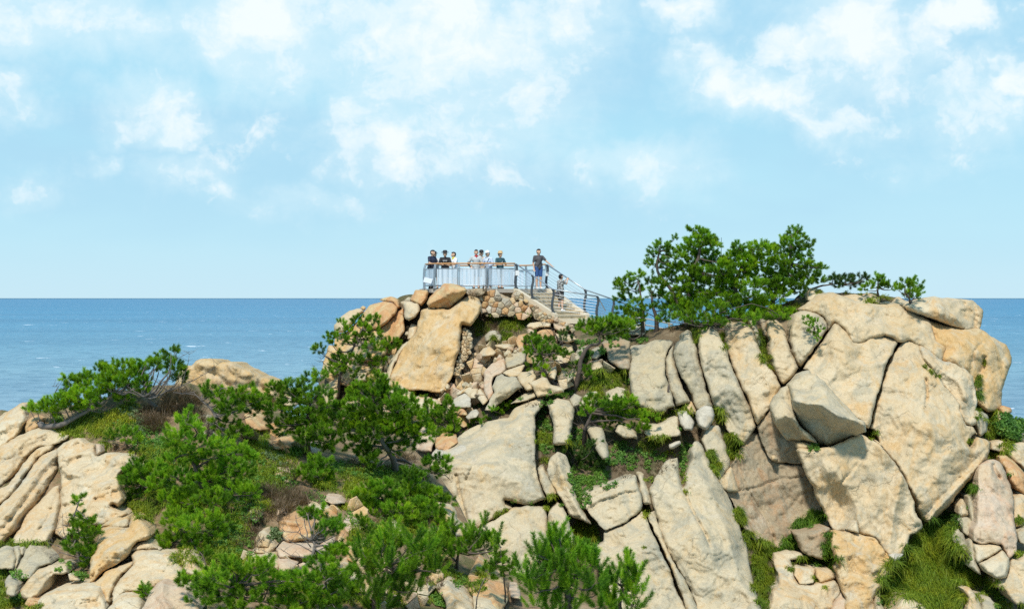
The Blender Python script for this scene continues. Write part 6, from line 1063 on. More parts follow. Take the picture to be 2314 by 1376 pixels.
leaves(GC,'shaded leafy plants on the bank right of the twisted pine','K1700,300,70,50 1800,280,80,50 1960,260,80,40 2080,230,80,40 1760,420,60,50 2050,330,60,40 2160,190,60,30 1650,400,50,60 1420,760,70,40 1300,1000,60,40 1520,700,60,60 1900,480,60,40|E950,300,60,60 930,560,36,80 950,640,36,60 1000,700,50,60|F20,600,80,40 150,600,70,30 260,420,70,60','broad_leaves',tone=.35,seed=65,size=.075,sp=8)
def dead_wood(name, label, cat, fr, lines, rt, mat='bark'):
    r = np.random.default_rng(hash_(label)); p0 = fx(fr, lines[0])[0]; h, _ = hit(*p0); Y0 = h.y - .12; e = empty(name, tuple(W(p0[0], p0[1], Y0)), 0, label, cat)
    for i, ln in enumerate(lines):
        g = Geo(); q = np.array([W(*p, Y0 - .15 * j) for j, p in enumerate(fx(fr, ln))]); k = rt if i == 0 else rt * .4; g.tube(q, k, k * .5 if i == 0 else k * .3, 7); g.make('stem' if i == 0 else 'twig', mat, e, True)
dead_wood('dead_stump','charred dead stump with one bare side branch in front of the squat grey block','dead tree','A',['482,895 482,820 492,740 502,650','485,770 440,730 405,700 370,670','500,700 515,675','500,860 540,856 580,862'],.075)
dead_wood('bare_sapling','leafless pale sapling leaning right at the bottom edge, beside the pine sapling','sapling','I',['1885,1400 1895,1280 1930,1180 1960,1120','1905,1240 1870,1190 1850,1160','1925,1190 1976,1150','1940,1160 1930,1110'],.022,'grey_bark')
def stalks(label, spec, seed, L=.4, nb=9, sp=8, tone=.5, wd=.012):
    grass('dry_twigs', label, spec, 'dry_stalks', L=L, wd=wd, nb=nb, droop=.25, tone=tone, sp=sp, seed=seed)
stalks('grey-brown dead twigs matted on the slope','P170,850,60,40 250,860,70,40 200,900,70,40 130,860,40,30 300,880,60,25 90,830,50,25 160,930,60,20',71,nb=14)
stalks('brown dry scrub under the half-bare pine','N900,330,90,40 860,380,70,40 960,350,60,40 980,430,40,40 800,430,50,60 740,430,60,60 760,480,50,30 920,400,60,30',72,nb=14,L=.5,tone=.35)
stalks('dry stalks above the rubble gully','S800,920,60,50 850,960,60,50 740,1000,50,60 900,1000,40,50 640,650,60,50 740,590,90,18 870,600,120,15 690,640,50,22',73,tone=.3)
stalks('brown dry litter on the terrace','F360,450,80,50 300,380,80,40 480,490,40,40 440,520,50,36 560,470,25,26 700,270,40,22 260,540,50,26 380,380,60,40 220,500,50,40 560,390,40,20 640,280,50,12',74,L=.22,tone=.35)
stalks('dry litter in the channel beside the dome','E720,440,50,30 740,470,40,30 770,150,45,26 720,180,36,22 760,180,36,18 690,100,60,14',75,L=.22,tone=.35)
stalks('dry litter and dead needles under the hillside pines','N1030,470,60,40 1250,1010,60,40 1270,940,60,60 1380,900,60,60 1420,850,60,40 1330,830,60,40 700,640,50,20 780,860,50,25 1440,700,40,40 1200,1060,50,30 1270,1060,40,30 590,580,50,15 1160,1180,60,14|P750,700,60,30 720,670,60,30 640,740,60,25 520,720,50,30 790,960,60,30 850,980,50,26 900,1160,80,30 880,1250,50,50 620,970,50,22',76,L=.34,tone=.35)
stalks('brown turf edge below the ridge pines','M500,760,120,25 400,780,70,20 650,740,80,20 1200,600,80,20 1300,600,60,22 1270,570,60,20 900,680,80,20 760,690,60,22 820,640,60,22',77,L=.2,tone=.2,nb=12)
# ------------------------------------------------------------------ viewing platform, railings, stairs
FZ = HC + .42                       # platform floor
plain('grey_panel', (.42,.48,.54), .5)
def glassmat():
    m, n, o = new_mat('glass_panel'); g = n.nodes.new('ShaderNodeTexCoord'); b = n.nodes.new('ShaderNodeBsdfPrincipled')
    b.inputs['Base Color'].default_value = (.66,.75,.82,1); b.inputs['Roughness'].default_value = .35
    t = n.nodes.new('ShaderNodeBsdfTransparent'); t.inputs[0].default_value = (.86,.94,.97,1); x = n.nodes.new('ShaderNodeMixShader')
    k = noise(n, scaled(n, g.outputs['Object'], (9,9,.15)), 1.0, 3, .6)  # streaky reflections painted in as upright pale, more opaque bands
    n.links.new(ramp(n, k, [(.42,(.34,.34,.34)),(.60,(.88,.88,.88))]), x.inputs[0]); n.links.new(t.outputs[0], x.inputs[1]); n.links.new(b.outputs[0], x.inputs[2]); n.links.new(x.outputs[0], o.inputs[0])
glassmat()
g = Geo(); fp = [(948,87.4),(975,85.6),(1040,84.9),(1110,84.8),(1172,85.25),(1237,86.5),(1222,90.6),(1100,91.4),(1000,91),(955,89.6)]
def XY(px, Y): return np.array([(px - CX) / F * Y, Y])
ring = [XY(*p) for p in fp]; n_ = len(ring)
V = [(x, y, FZ) for x, y in ring] + [(x, y, FZ - .17) for x, y in ring]
T = [(0, i, i + 1) for i in range(1, n_ - 1)] + [(n_, n_ + i + 1, n_ + i) for i in range(1, n_ - 1)]
for i in range(n_): j = (i + 1) % n_; T += [(i, n_ + i, n_ + j), (i, n_ + j, j)]
V = np.array(V); T = np.array(T)
if np.cross(V[1] - V[0], V[2] - V[0])[2] < 0: T = T[:, ::-1]
plat = empty('viewing_platform', tuple(np.mean(V, 0)), 0, 'grey stone-floored viewing platform on the crown of the knoll', 'platform')
g.add(V, T); g.make('floor_slab', 'concrete', plat)
g = Geo(); r2 = [p * np.array([.97, 1]) + np.array([0, .25]) for p in ring]; V2 = np.array([(x, y, FZ - .17) for x, y in r2] + [(x, y, FZ - 2.2) for x, y in r2]); g.add(V2, [t for i in range(n_) for j in [(i + 1) % n_] for t in ((i, n_ + i, n_ + j), (i, n_ + j, j))]); g.make('foundation', 'granite_dark', plat)
def railing(label, pts, post_ids, end=None, sign=None):
    e = empty('platform_railing', (*pts[0], FZ), 0, label, 'railing')
    P = []
    for i in range(len(pts) - 1):
        for t in (0, .25, .5, .75): P.append(pts[i] * (1 - t) + pts[i + 1] * t)
    P.append(pts[-1]); P = np.array(P)
    for _ in range(2): P[1:-1] = (P[:-2] + P[1:-1] * 2 + P[2:]) / 4
    h = Geo(); h.tube([(x, y, FZ + 1.13) for x, y in P], .034, sides=8); h.make('handrail', 'wood_rail', e, True)
    for z, nm in ((.90, 'top_bar'), (.15, 'bottom_bar')):
        b = Geo(); b.tube([(x, y, FZ + z) for x, y in P], .022, sides=6); b.make(nm, 'steel', e, True)
    cen = np.array([XY(1090, 88)[0], 88.])
    for i in post_ids:
        p = pts[i]; d = cen - p; d /= np.linalg.norm(d); q = Geo()
        for s_ in (-.035, .035):
            o_ = np.array([-d[1], d[0]]) * s_
            q.tube([(*(p - d * .05 + o_), FZ), (*(p - d * .07 + o_), FZ + .5), (*(p - d * .05 + o_), FZ + .92), (*(p + d * .0 + o_), FZ + 1.10)], .024, sides=6)
        q.box((*(p - d * .05), FZ + .03), (.16, .12, .03)); q.make('post', 'steel', e)
    for a, b in zip(post_ids[:-1], post_ids[1:]):
        seg = pts[a:b + 1]; gl = Geo()
        for u, v in zip(seg[:-1], seg[1:]):
            d = (v - u) / np.linalg.norm(v - u); nn = np.array([-d[1], d[0]]) * .008; u2, v2 = u + d * .07, v - d * .07
            Vb = [(*(c + s_ * nn), z) for c in (u2, v2) for s_ in (-1, 1) for z in (FZ + .18, FZ + .88)]
            gl.add(np.array(Vb), [(0,1,5),(0,5,4),(2,6,7),(2,7,3),(1,3,7),(1,7,5),(0,4,6),(0,6,2),(0,2,3),(0,3,1),(4,5,7),(4,7,6)])
        gl.make('glass_panel', 'glass_panel', e)
    return e
fr_pts = [XY(1010, 90.6), XY(960, 88.4), XY(962, 86.6), XY(984, 85.55), XY(1037, 85.0), XY(1101, 84.95), XY(1164, 85.3)]
railing('front railing of the platform with glass panels and a curved timber handrail', fr_pts, [1, 2, 3, 4, 5, 6])
bk = [XY(1232, 87.3), XY(1208, 89.6), XY(1188, 90.6), XY(1130, 91), XY(1070, 90.9), XY(1012, 90.6)]
railing('back railing of the platform seen through the front glass', bk, [0, 1, 2, 3, 4, 5])
def signbox(label, c, w_, h_, grp=None):
    e = empty('sign_box', tuple(c), 0, label, 'sign'); q = Geo(); q.box(c, (w_, .05, h_)); q.make('board', 'white_paint', e)
    q = Geo(); q.box(np.array(c) + (0, .035, 0), (.03, .03, h_ + .1)); q.make('bracket', 'dark_steel', e)
def at(px, py, Y): return np.array(W(px, py, Y))
signbox('small white notice box at the head of the stairs, left side', at(1169, 617, 84.95), .17, .22)
signbox('small white notice box at the head of the stairs, right side', at(1237, 619, 86.2), .15, .18)
# slanting info board on the far left railing
e = empty('info_board', tuple(at(966, 640, 85.6)), 0, 'small slanted grey panel inside the leftmost glass of the railing', 'sign')
q = Geo(); q.box(at(967, 634, 85.75), (.38, .03, .26), Matrix.Rotation(-.5, 3, 'X') @ Matrix.Rotation(.25, 3, 'Y')); q.make('panel', 'grey_panel', e)
# stairs
TL = XY(1172, 85.2); B_ = XY(1257, 83.5); run = B_ - TL; RL = np.linalg.norm(run); rd = run / RL; wd_ = np.array([-rd[1], rd[0]]); wd_ = wd_ if wd_[1] > 0 else -wd_; WID = 1.8
z0, z1 = FZ, HC - .735; NST = 7; st = empty('staircase', (*B_, z1), 0, 'sandstone staircase of seven steps going down from the platform', 'staircase')
Rm = np.array([[rd[0], wd_[0], 0], [rd[1], wd_[1], 0], [0, 0, 1]])
rr = np.random.default_rng(3)
for k in range(NST):
    zt = z0 - (z0 - z1) * (k + 1) / NST; a = RL * k / NST; ln = RL / NST; rs = (z0 - z1) / NST
    mid_ = TL + rd * (a + ln / 2 + .02) + wd_ * WID / 2; q = Geo(); q.box((*mid_, zt - .025), (ln + .07, WID, .05), Rm); q.make('tread', 'stair_tread', st)
    cuts = [0, .33, .66, 1] if k % 2 else [0, .18, .52, .85, 1]
    for c0, c1 in zip(cuts[:-1], cuts[1:]):
        w0, w1 = WID * c0 + .012, WID * c1 - .012; dp = rr.uniform(0, .012); mid_ = TL + rd * (a + ln - .068 + dp * .5) + wd_ * (w0 + w1) / 2
        q = Geo(); q.box((*mid_, zt - .05 - rs * .55), (.20, w1 - w0, rs * 1.05), Rm); q.make('riser_block', 'stair_riser', st)
for s_, nm in ((-.10, 'left'), (WID + .10, 'right')):
    q = Geo(); a = TL + wd_ * s_ - rd * .12; b = B_ + wd_ * s_ + rd * .10; o_ = wd_ * .10
    V = [(*(c + t * o_), z) for c, zt in ((a, z0 + .06), (b, z1 + .05)) for t in (-1, 1) for z in (zt, zt - (.30))]
    q.add(np.array(V), [(0,4,6),(0,6,2),(1,3,7),(1,7,5),(0,1,5),(0,5,4),(2,6,7),(2,7,3),(0,2,3),(0,3,1),(4,5,7),(4,7,6)]); q.make('stringer', 'stair_tread', st)
# landing below and the path behind the pines
ld = empty('stair_landing', (*B_, z1), 0, 'pale stone landing at the foot of the staircase', 'landing'); q = Geo()
L0 = [B_ - wd_ * .2, B_ + wd_ * (WID + .2), B_ + wd_ * (WID + .2) + rd * 1.3 + np.array([1.1, .3]), B_ - wd_ * .2 + rd * 1.25 + np.array([.3, 0])]
V = [(*p, z1 - .165) for p in L0] + [(*p, z1 - .36) for p in L0]; q.add(np.array(V), [(0,2,1),(0,3,2),(4,5,6),(4,6,7)] + [t for i in range(4) for j in [(i + 1) % 4] for t in ((i, j, 4 + j), (i, 4 + j, 4 + i))]); q.make('slab', 'stair_tread', ld)
q = Geo(); V = [(*(p * np.array([.999, 1]) + np.array([0, .12])), z1 - .36) for p in L0] + [(*(p + np.array([0, .12])), z1 - 1.9) for p in L0]; q.add(np.array(V), [t for i in range(4) for j in [(i + 1) % 4] for t in ((i, j, 4 + j), (i, 4 + j, 4 + i))]); q.make('base_wall', 'granite_dark', ld)
# masonry under the stairs
q = Geo(); a, b = TL + wd_ * .05, B_ + wd_ * .05
V = [(*a, z0 - .2), (*b, z1 - .2), (*b, z1 - 2.2), (*a, z0 - 2.5), (*(a + wd_ * 1.7), z0 - .75), (*(b + wd_ * 1.7), z1 - .75), (*(b + wd_ * 1.7), z1 - 2.2), (*(a + wd_ * 1.7), z0 - 2.5)]
q.add(np.array(V), [(0,1,2),(0,2,3),(4,6,5),(4,7,6),(1,5,6),(1,6,2),(0,3,7),(0,7,4)]); q.make('core', 'granite_dark', st)
def stair_rail(label, posts, tail):
    """posts: (point xy, z base, height) ; S-curved dark posts, steel tube and six wires"""
    e = empty('stair_railing', (*posts[0][0], posts[0][1]), 0, label, 'railing'); tops, lev = [], [[] for _ in range(6)]
    for (p, zb, h) in posts:
        q = Geo()
        for s_ in (-.03, .03):
            o_ = rd * s_; q.tube([(*(p + o_), zb), (*(p + o_ - np.array([.05, 0])), zb + h * .25), (*(p + o_ - np.array([.03, 0])), zb + h * .5), (*(p + o_ + np.array([.03, 0])), zb + h * .75), (*(p + o_ + np.array([.02, 0])), zb + h * .93), (*(p + o_ - np.array([.03, 0])), zb + h)], .036, sides=6)
        q.box((*p, zb + .02), (.18, .14, .04)); q.make('post', 'dark_steel', e)
        tops.append((*p, zb + h)); [lev[i].append((*p, zb + h * (.14 + .13 * i))) for i in range(6)]
    tl = [np.array(t) for t in tops] + [np.array(t) for t in tail]
    q = Geo(); q.tube(tl, .030, sides=7); q.make('handrail', 'steel', e, True)
    for i in range(6):
        q = Geo(); pts = [np.array(v) for v in lev[i]] + [np.array(t) - np.array([0, 0, 1.0 * (.86 - .13 * i)]) for t in tail]; q.tube(pts, .0075, sides=4); q.make('wire', 'steel', e)
SP = lambda f, s_: (TL + run * f + wd_ * s_, z0 - (z0 - z1) * f + .06, 1.02)
stair_rail('near railing of the staircase with curved dark posts and six wires', [(TL - wd_ * .1 - rd * .05, FZ + .02, 1.08), SP(.42, -.1), SP(.96, -.1), (L0[3] + np.array([.75, .3]), z1 - .16, .98)], [at(1368, 702, 84.2)])
stair_rail('far railing of the staircase against the sea', [(TL + wd_ * (WID + .1) - rd * .1, FZ + .02, 1.08), SP(.97, WID + .1), (XY(1386, 85.6), HC - .95, .9)], [at(1450, 700, 86)])
e = empty('path_railing', tuple(at(1480, 735, 85)), 0, 'low pale rail of the footpath seen between the ridge pine trunks', 'railing'); q = Geo()
for dz in (0, .28): q.tube([at(1425, 716, 86) - (0, 0, dz), at(1470, 722, 85.4) - (0, 0, dz), at(1520, 733, 85) - (0, 0, dz)], .03)
q.make('rail', 'concrete', e); 
for px, py in ((1428, 716), (1456, 720), (1484, 725), (1512, 731)): q = Geo(); p = at(px, py, 85.4); q.tube([p + (0, 0, .08), p - (0, 0, 1.0)], .045); q.make('post', 'concrete', e)
e = empty('thin_pole', tuple(at(1630, 600, 80)), 0, 'thin dark rod sticking up out of the ridge pines', 'pole'); q = Geo(); q.tube([at(1630, 700, 80), at(1630, 537, 80)], .018, .010); q.make('rod', 'dark_steel', e)
# ------------------------------------------------------------------ people
for nm, c in dict(skin=(.62,.38,.25), hair_black=(.012,.010,.010), navy_cloth=(.018,.026,.055), black_cloth=(.016,.016,.018), charcoal_cloth=(.075,.072,.078), grey_cloth=(.48,.50,.49), light_grey_cloth=(.55,.57,.58),
    white_cloth=(.80,.81,.82), pale_blue_cloth=(.52,.60,.72), beige_cloth=(.52,.40,.28), teal_cloth=(.02,.07,.085), denim_blue=(.03,.085,.24), dark_shorts=(.05,.055,.065), straw=(.55,.38,.18), red_cloth=(.50,.02,.03), yellow_cloth=(.75,.70,.05),
    shoe_white=(.78,.78,.76), shoe_dark=(.05,.045,.04), eye_dark=(.02,.015,.012), lip=(.42,.16,.12), khaki=(.38,.31,.22)).items(): plain(nm, c, .75 if 'cloth' in nm else .6, 0, .10)
def patmat():
    m, n, o = new_mat('patterned_cloth'); b = n.nodes.new('ShaderNodeBsdfPrincipled'); n.links.new(b.outputs[0], o.inputs[0]); t = n.nodes.new('ShaderNodeTexCoord')
    v = noise(n, t.outputs['Object'], 26, 2, .6); n.links.new(ramp(n, v, [(.44,(.06,.06,.06)),(.52,(.30,.30,.28)),(.60,(.62,.61,.57))]), b.inputs['Base Color']); b.inputs['Roughness'].default_value = .8
patmat()
def capsule(p0, r0, p1, r1, sides=14, rings=5):
    p0, p1 = np.array(p0, float), np.array(p1, float); d = p1 - p0; L = np.linalg.norm(d); d = d / L if L > 1e-6 else np.array([0, 0, 1.])
    a = np.cross(d, [.37, .91, .18]); a /= np.linalg.norm(a); b = np.cross(d, a); V, T = [], []; prof = []
    for i in range(rings + 1): t = math.pi / 2 * i / rings; prof.append((-math.cos(t) * r0, max(.001, math.sin(t) * r0), p0))
    for i in range(rings + 1): t = math.pi / 2 * i / rings; prof.append((math.sin(t) * r1, max(.001, math.cos(t) * r1), p1))
    for (h, r_, c) in prof:
        for s_ in range(sides): u = 2 * math.pi * s_ / sides; V.append(c + d * h + (a * math.cos(u) + b * math.sin(u)) * r_)
    for i in range(len(prof) - 1):
        for s_ in range(sides): j = (s_ + 1) % sides; T += [(i * sides + s_, i * sides + j, (i + 1) * sides + j), (i * sides + s_, (i + 1) * sides + j, (i + 1) * sides + s_)]
    n = len(prof) - 1
    for s_ in range(1, sides - 1): T += [(0, s_ + 1, s_), (n * sides, n * sides + s_, n * sides + s_ + 1)]
    return np.array(V), np.array(T)
def blob(name, segs, voxel, mat, parent, M, sq=None):
    """closed skin over tapered capsules; M turns the figure's own frame into the world"""
    g = Geo()
    for (p0, r0, p1, r1) in segs:
        V, T = capsule(p0, r0, p1, r1)
        g.add(V, T)
    V = np.concatenate(g.V); me = np_mesh('tmp', V, np.concatenate(g.T), 3)
    o = bpy.data.objects.new('tmp', me); COL.objects.link(o); md = o.modifiers.new('r', 'REMESH'); md.mode = 'VOXEL'; md.voxel_size = voxel; md.use_smooth_shade = True
    sm = o.modifiers.new('s', 'SMOOTH'); sm.factor = .5; sm.iterations = 2
    dg = bpy.context.evaluated_depsgraph_get(); m2 = bpy.data.meshes.new_from_object(o.evaluated_get(dg)); bpy.data.objects.remove(o)
    m2.transform(M); m2.transform(Matrix.Translation(-Vector(parent.location))); m2.materials.clear(); m2.materials.append(MATS[mat]); m2.name = name
    m2.polygons.foreach_set('use_smooth', np.ones(len(m2.polygons), bool)); ob = bpy.data.objects.new(name, m2); COL.objects.link(ob); ob.parent = parent; return ob
def person(label, px, Y, zf, face, ht, shirt, lower, shoes, head, LA, RA, hat=None, lean=0.0, long=0, bare_legs=True, sleeve=.5, extra=None, turn=0, legs=None, top_len=.84):
    """figure frame: x to its right, y forward, z up; LA/RA = (elbow, wrist) offsets; face in degrees (0 looks at the camera)"""
    loc = Vector(((px - CX) / F * Y, Y, zf)); e = empty('person', tuple(loc), 0, label, 'person'); k = ht / 1.72
    M = Matrix.Translation(loc) @ Matrix.Rotation(math.radians(180 + face), 4, 'Z') @ Matrix.Scale(k, 4)
    ln = lambda p: (p[0], p[1] + lean * max(0, p[2] - .9), p[2] - abs(lean) * .12 * max(0, p[2] - .9))
    hd = ln((0, .03, 1.60)); nk = ln((0, 0, 1.46)); ch = ln((0, 0, 1.27)); bl = ln((0, 0, 1.06)); SL_, SR_ = ln((-.185, 0, 1.385)), ln((.185, 0, 1.385))
    lg = legs or ((-.10, .0), (.10, .03)); le, lw = LA; re_, rw = RA; le, lw, re_, rw = ln(le), ln(lw), ln(re_), ln(rw)
    body = [(hd, .090, (hd[0], hd[1] - .01, hd[2] + .035), .092), ((hd[0], hd[1] + .055, hd[2] - .045), .050, (hd[0], hd[1] + .045, hd[2] - .07), .042), ((hd[0], hd[1] + .098, hd[2] + .01), .010, (hd[0], hd[1] + .112, hd[2] - .018), .015),
            ((hd[0] - .088, hd[1], hd[2] - .02), .016, (hd[0] - .09, hd[1] - .01, hd[2] + .015), .018), ((hd[0] + .088, hd[1], hd[2] - .02), .016, (hd[0] + .09, hd[1] - .01, hd[2] + .015), .018),
            (nk, .055, (hd[0], hd[1] - .02, hd[2] - .03), .055), ((-.08, ch[1], ch[2]), .10, (.08, ch[1], ch[2]), .10), ((-.06, bl[1], bl[2]), .095, (.06, bl[1], bl[2]), .095), ((-.07, 0, .93), .10, (.07, 0, .93), .10), (ch, .13, bl, .12), (bl, .12, (0, 0, .93), .12), (SL_, .055, SR_, .055), (ch, .1, nk, .05)]
    for s_, (el_, wr) in ((SL_, (le, lw)), (SR_, (re_, rw))): body += [(s_, .052, el_, .038), (el_, .038, wr, .026)]
    for s_, (fx_, fy) in zip((-1, 1), lg):
        hp, kn, an = (s_ * .085, 0, .90), (s_ * .09 + (fx_ - s_ * .09) * .5, fy * .5 + .02, .49), (fx_, fy, .09); body += [(hp, .090, kn, .058), (kn, .058, (fx_, fy - .01, .30), .055), ((fx_, fy - .01, .30), .055, an, .034), (an, .036, (fx_, fy + .10, .04), .032)]
    blob('body', body, .016, 'skin', e, M)
    for wr, el_ in ((lw, le), (rw, re_)):     # hands: palm, four unequal fingers, thumb from the side
        d = np.array(wr) - np.array(el_); d /= np.linalg.norm(d); sd = np.cross(d, [0, 0, 1]); sd = sd / (np.linalg.norm(sd) + 1e-6); dn = np.cross(sd, d) * (-1); w_ = np.array(wr); hs = [(w_, .026, w_ + d * .055 + sd * .018, .020), (w_, .026, w_ + d * .055 - sd * .018, .020)]
        for i, fl in enumerate((.062, .074, .068, .050)):
            b0 = w_ + d * .065 + sd * (.030 - .020 * i); m1 = b0 + d * fl * .55 - dn * .010; hs += [(b0, .0095, m1, .009), (m1, .009, m1 + d * fl * .3 - dn * fl * .45, .0075)]
        tb = w_ + d * .02 + sd * .03; hs += [(tb, .011, tb + sd * .028 + d * .03, .010), (tb + sd * .028 + d * .03, .010, tb + sd * .03 + d * .062, .008)]
        blob('hand', hs, .0075, 'skin', e, M)
    sh = [(SL_, .070, SR_, .070), ((-.085, ch[1], ch[2] + .02), .118, (.085, ch[1], ch[2] + .02), .118), ((-.075, bl[1], bl[2]), .115, (.075, bl[1], bl[2]), .115), ((-.085, 0, top_len + .10), .115, (.085, 0, top_len + .10), .115), (ch, .15, bl, .14), (bl, .14, (0, 0, top_len + .10), .14), (ln((0, 0, 1.42)), .075, ln((0, 0, 1.37)), .09)]
    for s_, el_, wr in ((SL_, le, lw), (SR_, re_, rw)):
        s3, e3 = np.array(s_), np.array(el_); sh.append((s3, .068, s3 + (e3 - s3) * min(1, sleeve * 1.4), .058))
        if sleeve > .8: sh.append((e3, .050, e3 + (np.array(wr) - e3) * .85, .040))
    blob('shirt', sh, .018, shirt, e, M)
    lw_, ln_ = ('shorts', .40) if not long else ('trousers', .80)
    ps = [((-.085, 0, .93), .118, (.085, 0, .93), .118)]
    for s_, (fx_, fy) in zip((-1, 1), lg):
        kn = np.array((s_ * .09 + (fx_ - s_ * .09) * .5, fy * .5 + .02, .49)); hp = np.array((s_ * .085, 0, .90)); an = np.array((fx_, fy, .10)); ps.append((hp, .108, hp + (kn - hp) * (1 if long else .80), .080))
        if long: ps.append((kn, .078, an, .062))
    blob(lw_, ps, .018, lower, e, M)
    for s_, (fx_, fy) in zip((-1, 1), lg): blob('shoe', [((fx_, fy - .05, .045), .045, (fx_, fy + .13, .038), .038), ((fx_, fy - .04, .05), .045, (fx_, fy, .08), .04)], .014, shoes, e, M)
    if head != 'cap_only': blob('hair', [((hd[0], hd[1] - .045, hd[2] + .045), .092, (hd[0], hd[1] - .01, hd[2] + .058), .086), ((hd[0], hd[1] - .05, hd[2] - .01), .085, (hd[0], hd[1] - .05, hd[2] + .02), .09), ((hd[0] - .03, hd[1] + .045, hd[2] + .10), .030, (hd[0] + .04, hd[1] + .045, hd[2] + .10), .030)], .013, 'hair_black', e, M)
    q = Geo(); [q.add(*capsule((hd[0] + s_ * .033, hd[1] + .088, hd[2] + .008), .011, (hd[0] + s_ * .034, hd[1] + .089, hd[2] + .008), .011, 8, 3)) for s_ in (-1, 1)]
    V = np.concatenate(q.V); V = np.array([M @ Vector(v) for v in V]); ey = Geo(); ey.add(V, np.concatenate(q.T)); ey.make('eyes', 'eye_dark', e, True)
    V, T = capsule((hd[0] - .022, hd[1] + .090, hd[2] - .052), .006, (hd[0] + .022, hd[1] + .090, hd[2] - .052), .006, 8, 2); mo = Geo(); mo.add(np.array([M @ Vector(v) for v in V]), T); mo.make('mouth', 'lip', e, True)
    if hat:
        kind, hm = hat; q = Geo(); prof = {'bucket': [(.155,.055),(.150,.062),(.108,.10),(.098,.17),(.06,.19),(.001,.195)], 'cap': [(.108,.06),(.108,.09),(.095,.14),(.055,.17),(.001,.178)], 'brim': [(.175,.075),(.17,.085),(.105,.09),(.100,.15),(.07,.18),(.001,.185)]}[kind]
        V = []; S_ = 18
        for r_, z in prof:
            for i in range(S_): u = 2 * math.pi * i / S_; V.append((hd[0] + math.cos(u) * r_, hd[1] - .01 + math.sin(u) * r_, hd[2] + z + (.012 * math.sin(2 * u) if r_ > .14 else 0)))
        T = [t for a in range(len(prof) - 1) for i in range(S_) for j in [(i + 1) % S_] for t in ((a * S_ + i, a * S_ + j, (a + 1) * S_ + j), (a * S_ + i, (a + 1) * S_ + j, (a + 1) * S_ + i))]
        if kind == 'cap': b0 = len(V); V += [(hd[0] + x, hd[1] + y, hd[2] + z) for x, y, z in ((-.08,.06,.07),(.08,.06,.07),(.07,.17,.055),(0,.19,.058),(-.07,.17,.055))]; T += [(b0, b0 + 1, b0 + 2), (b0, b0 + 2, b0 + 3), (b0, b0 + 3, b0 + 4)]
        V = np.array([M @ Vector(v) for v in V]); q.add(V, T); q.make('hat', hm, e, True)
    if extra: extra(e, M, ln, hd, SL_, SR_, lw, rw)
    return e
def blobx(name, mat): return lambda segs: (lambda e, M, *a: blob(name, segs, .014, mat, e, M))
def scarf(mat): return lambda e, M, ln, hd, a, b, l, r_: blob('scarf', [(ln((-.05, .05, 1.45)), .035, ln((.05, .05, 1.45)), .035), (ln((0, .09, 1.44)), .03, ln((0, .11, 1.38)), .02), (ln((-.05, -.03, 1.47)), .03, ln((.05, -.03, 1.47)), .03)], .014, mat, e, M)
def strap(mat): return lambda e, M, ln, hd, a, b, l, r_: blob('bag_strap', [(ln((-.13, .10, 1.40)), .016, ln((-.02, .15, 1.15)), .016), (ln((-.02, .15, 1.15)), .016, ln((.12, .11, .95)), .016), (ln((-.13, -.10, 1.40)), .016, ln((.1, -.14, 1.05)), .016)], .012, mat, e, M)
def black_sleeve(e, M, ln, hd, a, b, l, r_):
    scarf('red_cloth')(e, M, ln, hd, a, b, l, r_)
    blob('arm_sleeve', [(ln((.36, -.03, 1.12)), .052, ln((.27, -.02, 1.24)), .058), (ln((.36, -.03, 1.12)), .050, ln((.25, .10, .96)), .038)], .014, 'black_cloth', e, M)
rail_l, rail_r = ((-.27, .12, 1.14), (-.12, .32, 1.10)), ((.27, .12, 1.14), (.10, .33, 1.10))
person('man with black hair in a navy T-shirt leaning on the rail at its left end', 974, 86.9, FZ, 50, 1.77, 'navy_cloth', 'black_cloth', 'shoe_dark', 'short', rail_l, rail_r, lean=.12, long=1)
person('person in a black hat with light grey sleeves, tucked behind the navy T-shirt man', 984, 87.3, FZ, -20, 1.68, 'light_grey_cloth', 'dark_shorts', 'shoe_dark', 'short', ((-.26,.08,1.14),(-.02,.26,1.16)), ((.26,.08,1.14),(.02,.28,1.12)), hat=('brim','black_cloth'), sleeve=1.0, lean=.15)
person('man in a black hat and black T-shirt resting both forearms on the rail', 1006, 86.05, FZ, 0, 1.70, 'black_cloth', 'dark_shorts', 'shoe_dark', 'short', rail_l, rail_r, hat=('brim','black_cloth'), lean=.22, extra=lambda e, M, ln, hd, a, b, l, r_: blob('chest_print', [(ln((-.09,.128,1.29)), .018, ln((.09,.128,1.29)), .018), (ln((-.06,.130,1.24)), .013, ln((.06,.130,1.24)), .013)], .010, 'light_grey_cloth', e, M))
person('person in a white shirt with a yellow neck scarf, facing the black-hatted man', 1028, 86.2, FZ, -60, 1.66, 'white_cloth', 'light_grey_cloth', 'shoe_white', 'short', rail_l, ((.25,.10,1.12),(.12,.30,1.12)), lean=.08, extra=scarf('yellow_cloth'), top_len=.80)
person('man in a grey polo and red scarf with one hand on his hip', 1076, 86.1, FZ, 8, 1.76, 'grey_cloth', 'dark_shorts', 'shoe_dark', 'short', ((-.25,.06,1.14),(-.16,.27,1.08)), ((.37,-.03,1.12),(.24,.11,.97)), extra=black_sleeve)
person('person in a beige top and black cap raising a hand to the face', 1088, 87.2, FZ, -10, 1.74, 'beige_cloth', 'khaki', 'shoe_dark', 'short', ((-.24,.10,1.14),(-.12,.26,1.10)), ((.27,.16,1.32),(.08,.16,1.52)), hat=('cap','black_cloth'))
person('person in a pale blue shirt and white cap with a dark bag strap', 1104, 86.4, FZ, -35, 1.70, 'pale_blue_cloth', 'charcoal_cloth', 'shoe_white', 'short', ((-.28,.02,1.12),(-.14,.22,1.05)), ((.30,.04,1.12),(.28,.28,1.10)), hat=('cap','white_cloth'), long=1, sleeve=.9, lean=.1, extra=strap('black_cloth'))
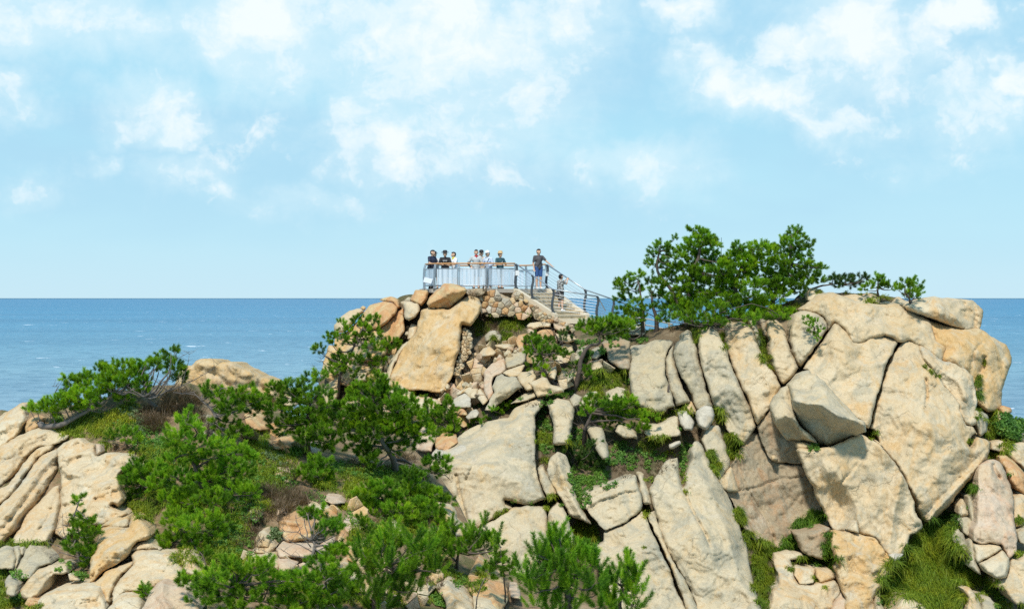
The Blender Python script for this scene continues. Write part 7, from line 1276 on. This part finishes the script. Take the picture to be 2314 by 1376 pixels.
person('person in a straw bucket hat and dark teal T-shirt at the platform\'s right', 1130, 86.2, FZ, 35, 1.66, 'teal_cloth', 'khaki', 'shoe_dark', 'short', ((-.27,.08,1.14),(-.14,.28,1.12)), ((.27,.08,1.14),(.18,.32,1.12)), hat=('bucket','straw'), sleeve=.6, extra=lambda e, M, ln, hd, a, b, l, r_: blob('chest_print', [(ln((-.04,.118,1.28)), .030, ln((.05,.118,1.18)), .030)], .010, 'light_grey_cloth', e, M))
person('man in charcoal polo and blue shorts at the stair top, hand on the rail', 1217, 85.75, FZ - .0, 25, 1.78, 'charcoal_cloth', 'denim_blue', 'shoe_white', 'short', ((-.31,.14,1.20),(-.50,.28,1.00)), ((.25,-.02,1.10),(.24,.06,.86)), extra=strap('black_cloth'))
fst = .74; fz = z0 - (z0 - z1) * math.ceil(fst * NST) / NST; mid_ = TL + run * (math.ceil(fst * NST) - .5) / NST + wd_ * .95; pxw = CX + mid_[0] / mid_[1] * F
wm = person('woman in a black and white patterned tunic on the stairs, photographing with a phone', pxw - 6, mid_[1], fz, 128, 1.62, 'patterned_cloth', 'black_cloth', 'shoe_white', 'short', ((-.20,.20,1.28),(-.07,.36,1.46)), ((.20,.20,1.28),(.07,.36,1.46)), sleeve=.45, top_len=.62)
loc = wm.location; Mw = Matrix.Translation(loc) @ Matrix.Rotation(math.radians(308), 4, 'Z') @ Matrix.Scale(1.62 / 1.72, 4); ph = empty('phone', tuple(Mw @ Vector((0, .45, 1.53))), 0, 'black mobile phone held up by the woman on the stairs', 'phone')
q = Geo(); q.box((0, .45, 1.53), (.155, .010, .075)); V = np.array([Mw @ Vector(v) for v in q.V[0]]); q.V[0] = V; q.make('case', 'black_cloth', ph)
q = Geo(); q.box((0, .444, 1.53), (.145, .004, .066)); V = np.array([Mw @ Vector(v) for v in q.V[0]]); q.V[0] = V; q.make('screen', 'dark_steel', ph)
bg_ = empty('handbag', tuple(Mw @ Vector((.0, -.2, .8))), 0, 'dark bag hanging at the back of the woman on the stairs', 'bag')
blob('bag_body', [((-.05, -.22, .86), .065, (.05, -.22, .86), .065), ((-.05, -.23, .76), .075, (.05, -.23, .76), .075), ((0,-.22,.86),.07,(0,-.23,.76),.08)], .014, 'charcoal_cloth', bg_, Mw)
blob('bag_strap', [((0, -.20, .92), .012, (-.10, -.12, 1.30), .012), ((-.10,-.12,1.30),.012,(-.12,.02,1.44),.012)], .01, 'black_cloth', bg_, Mw)
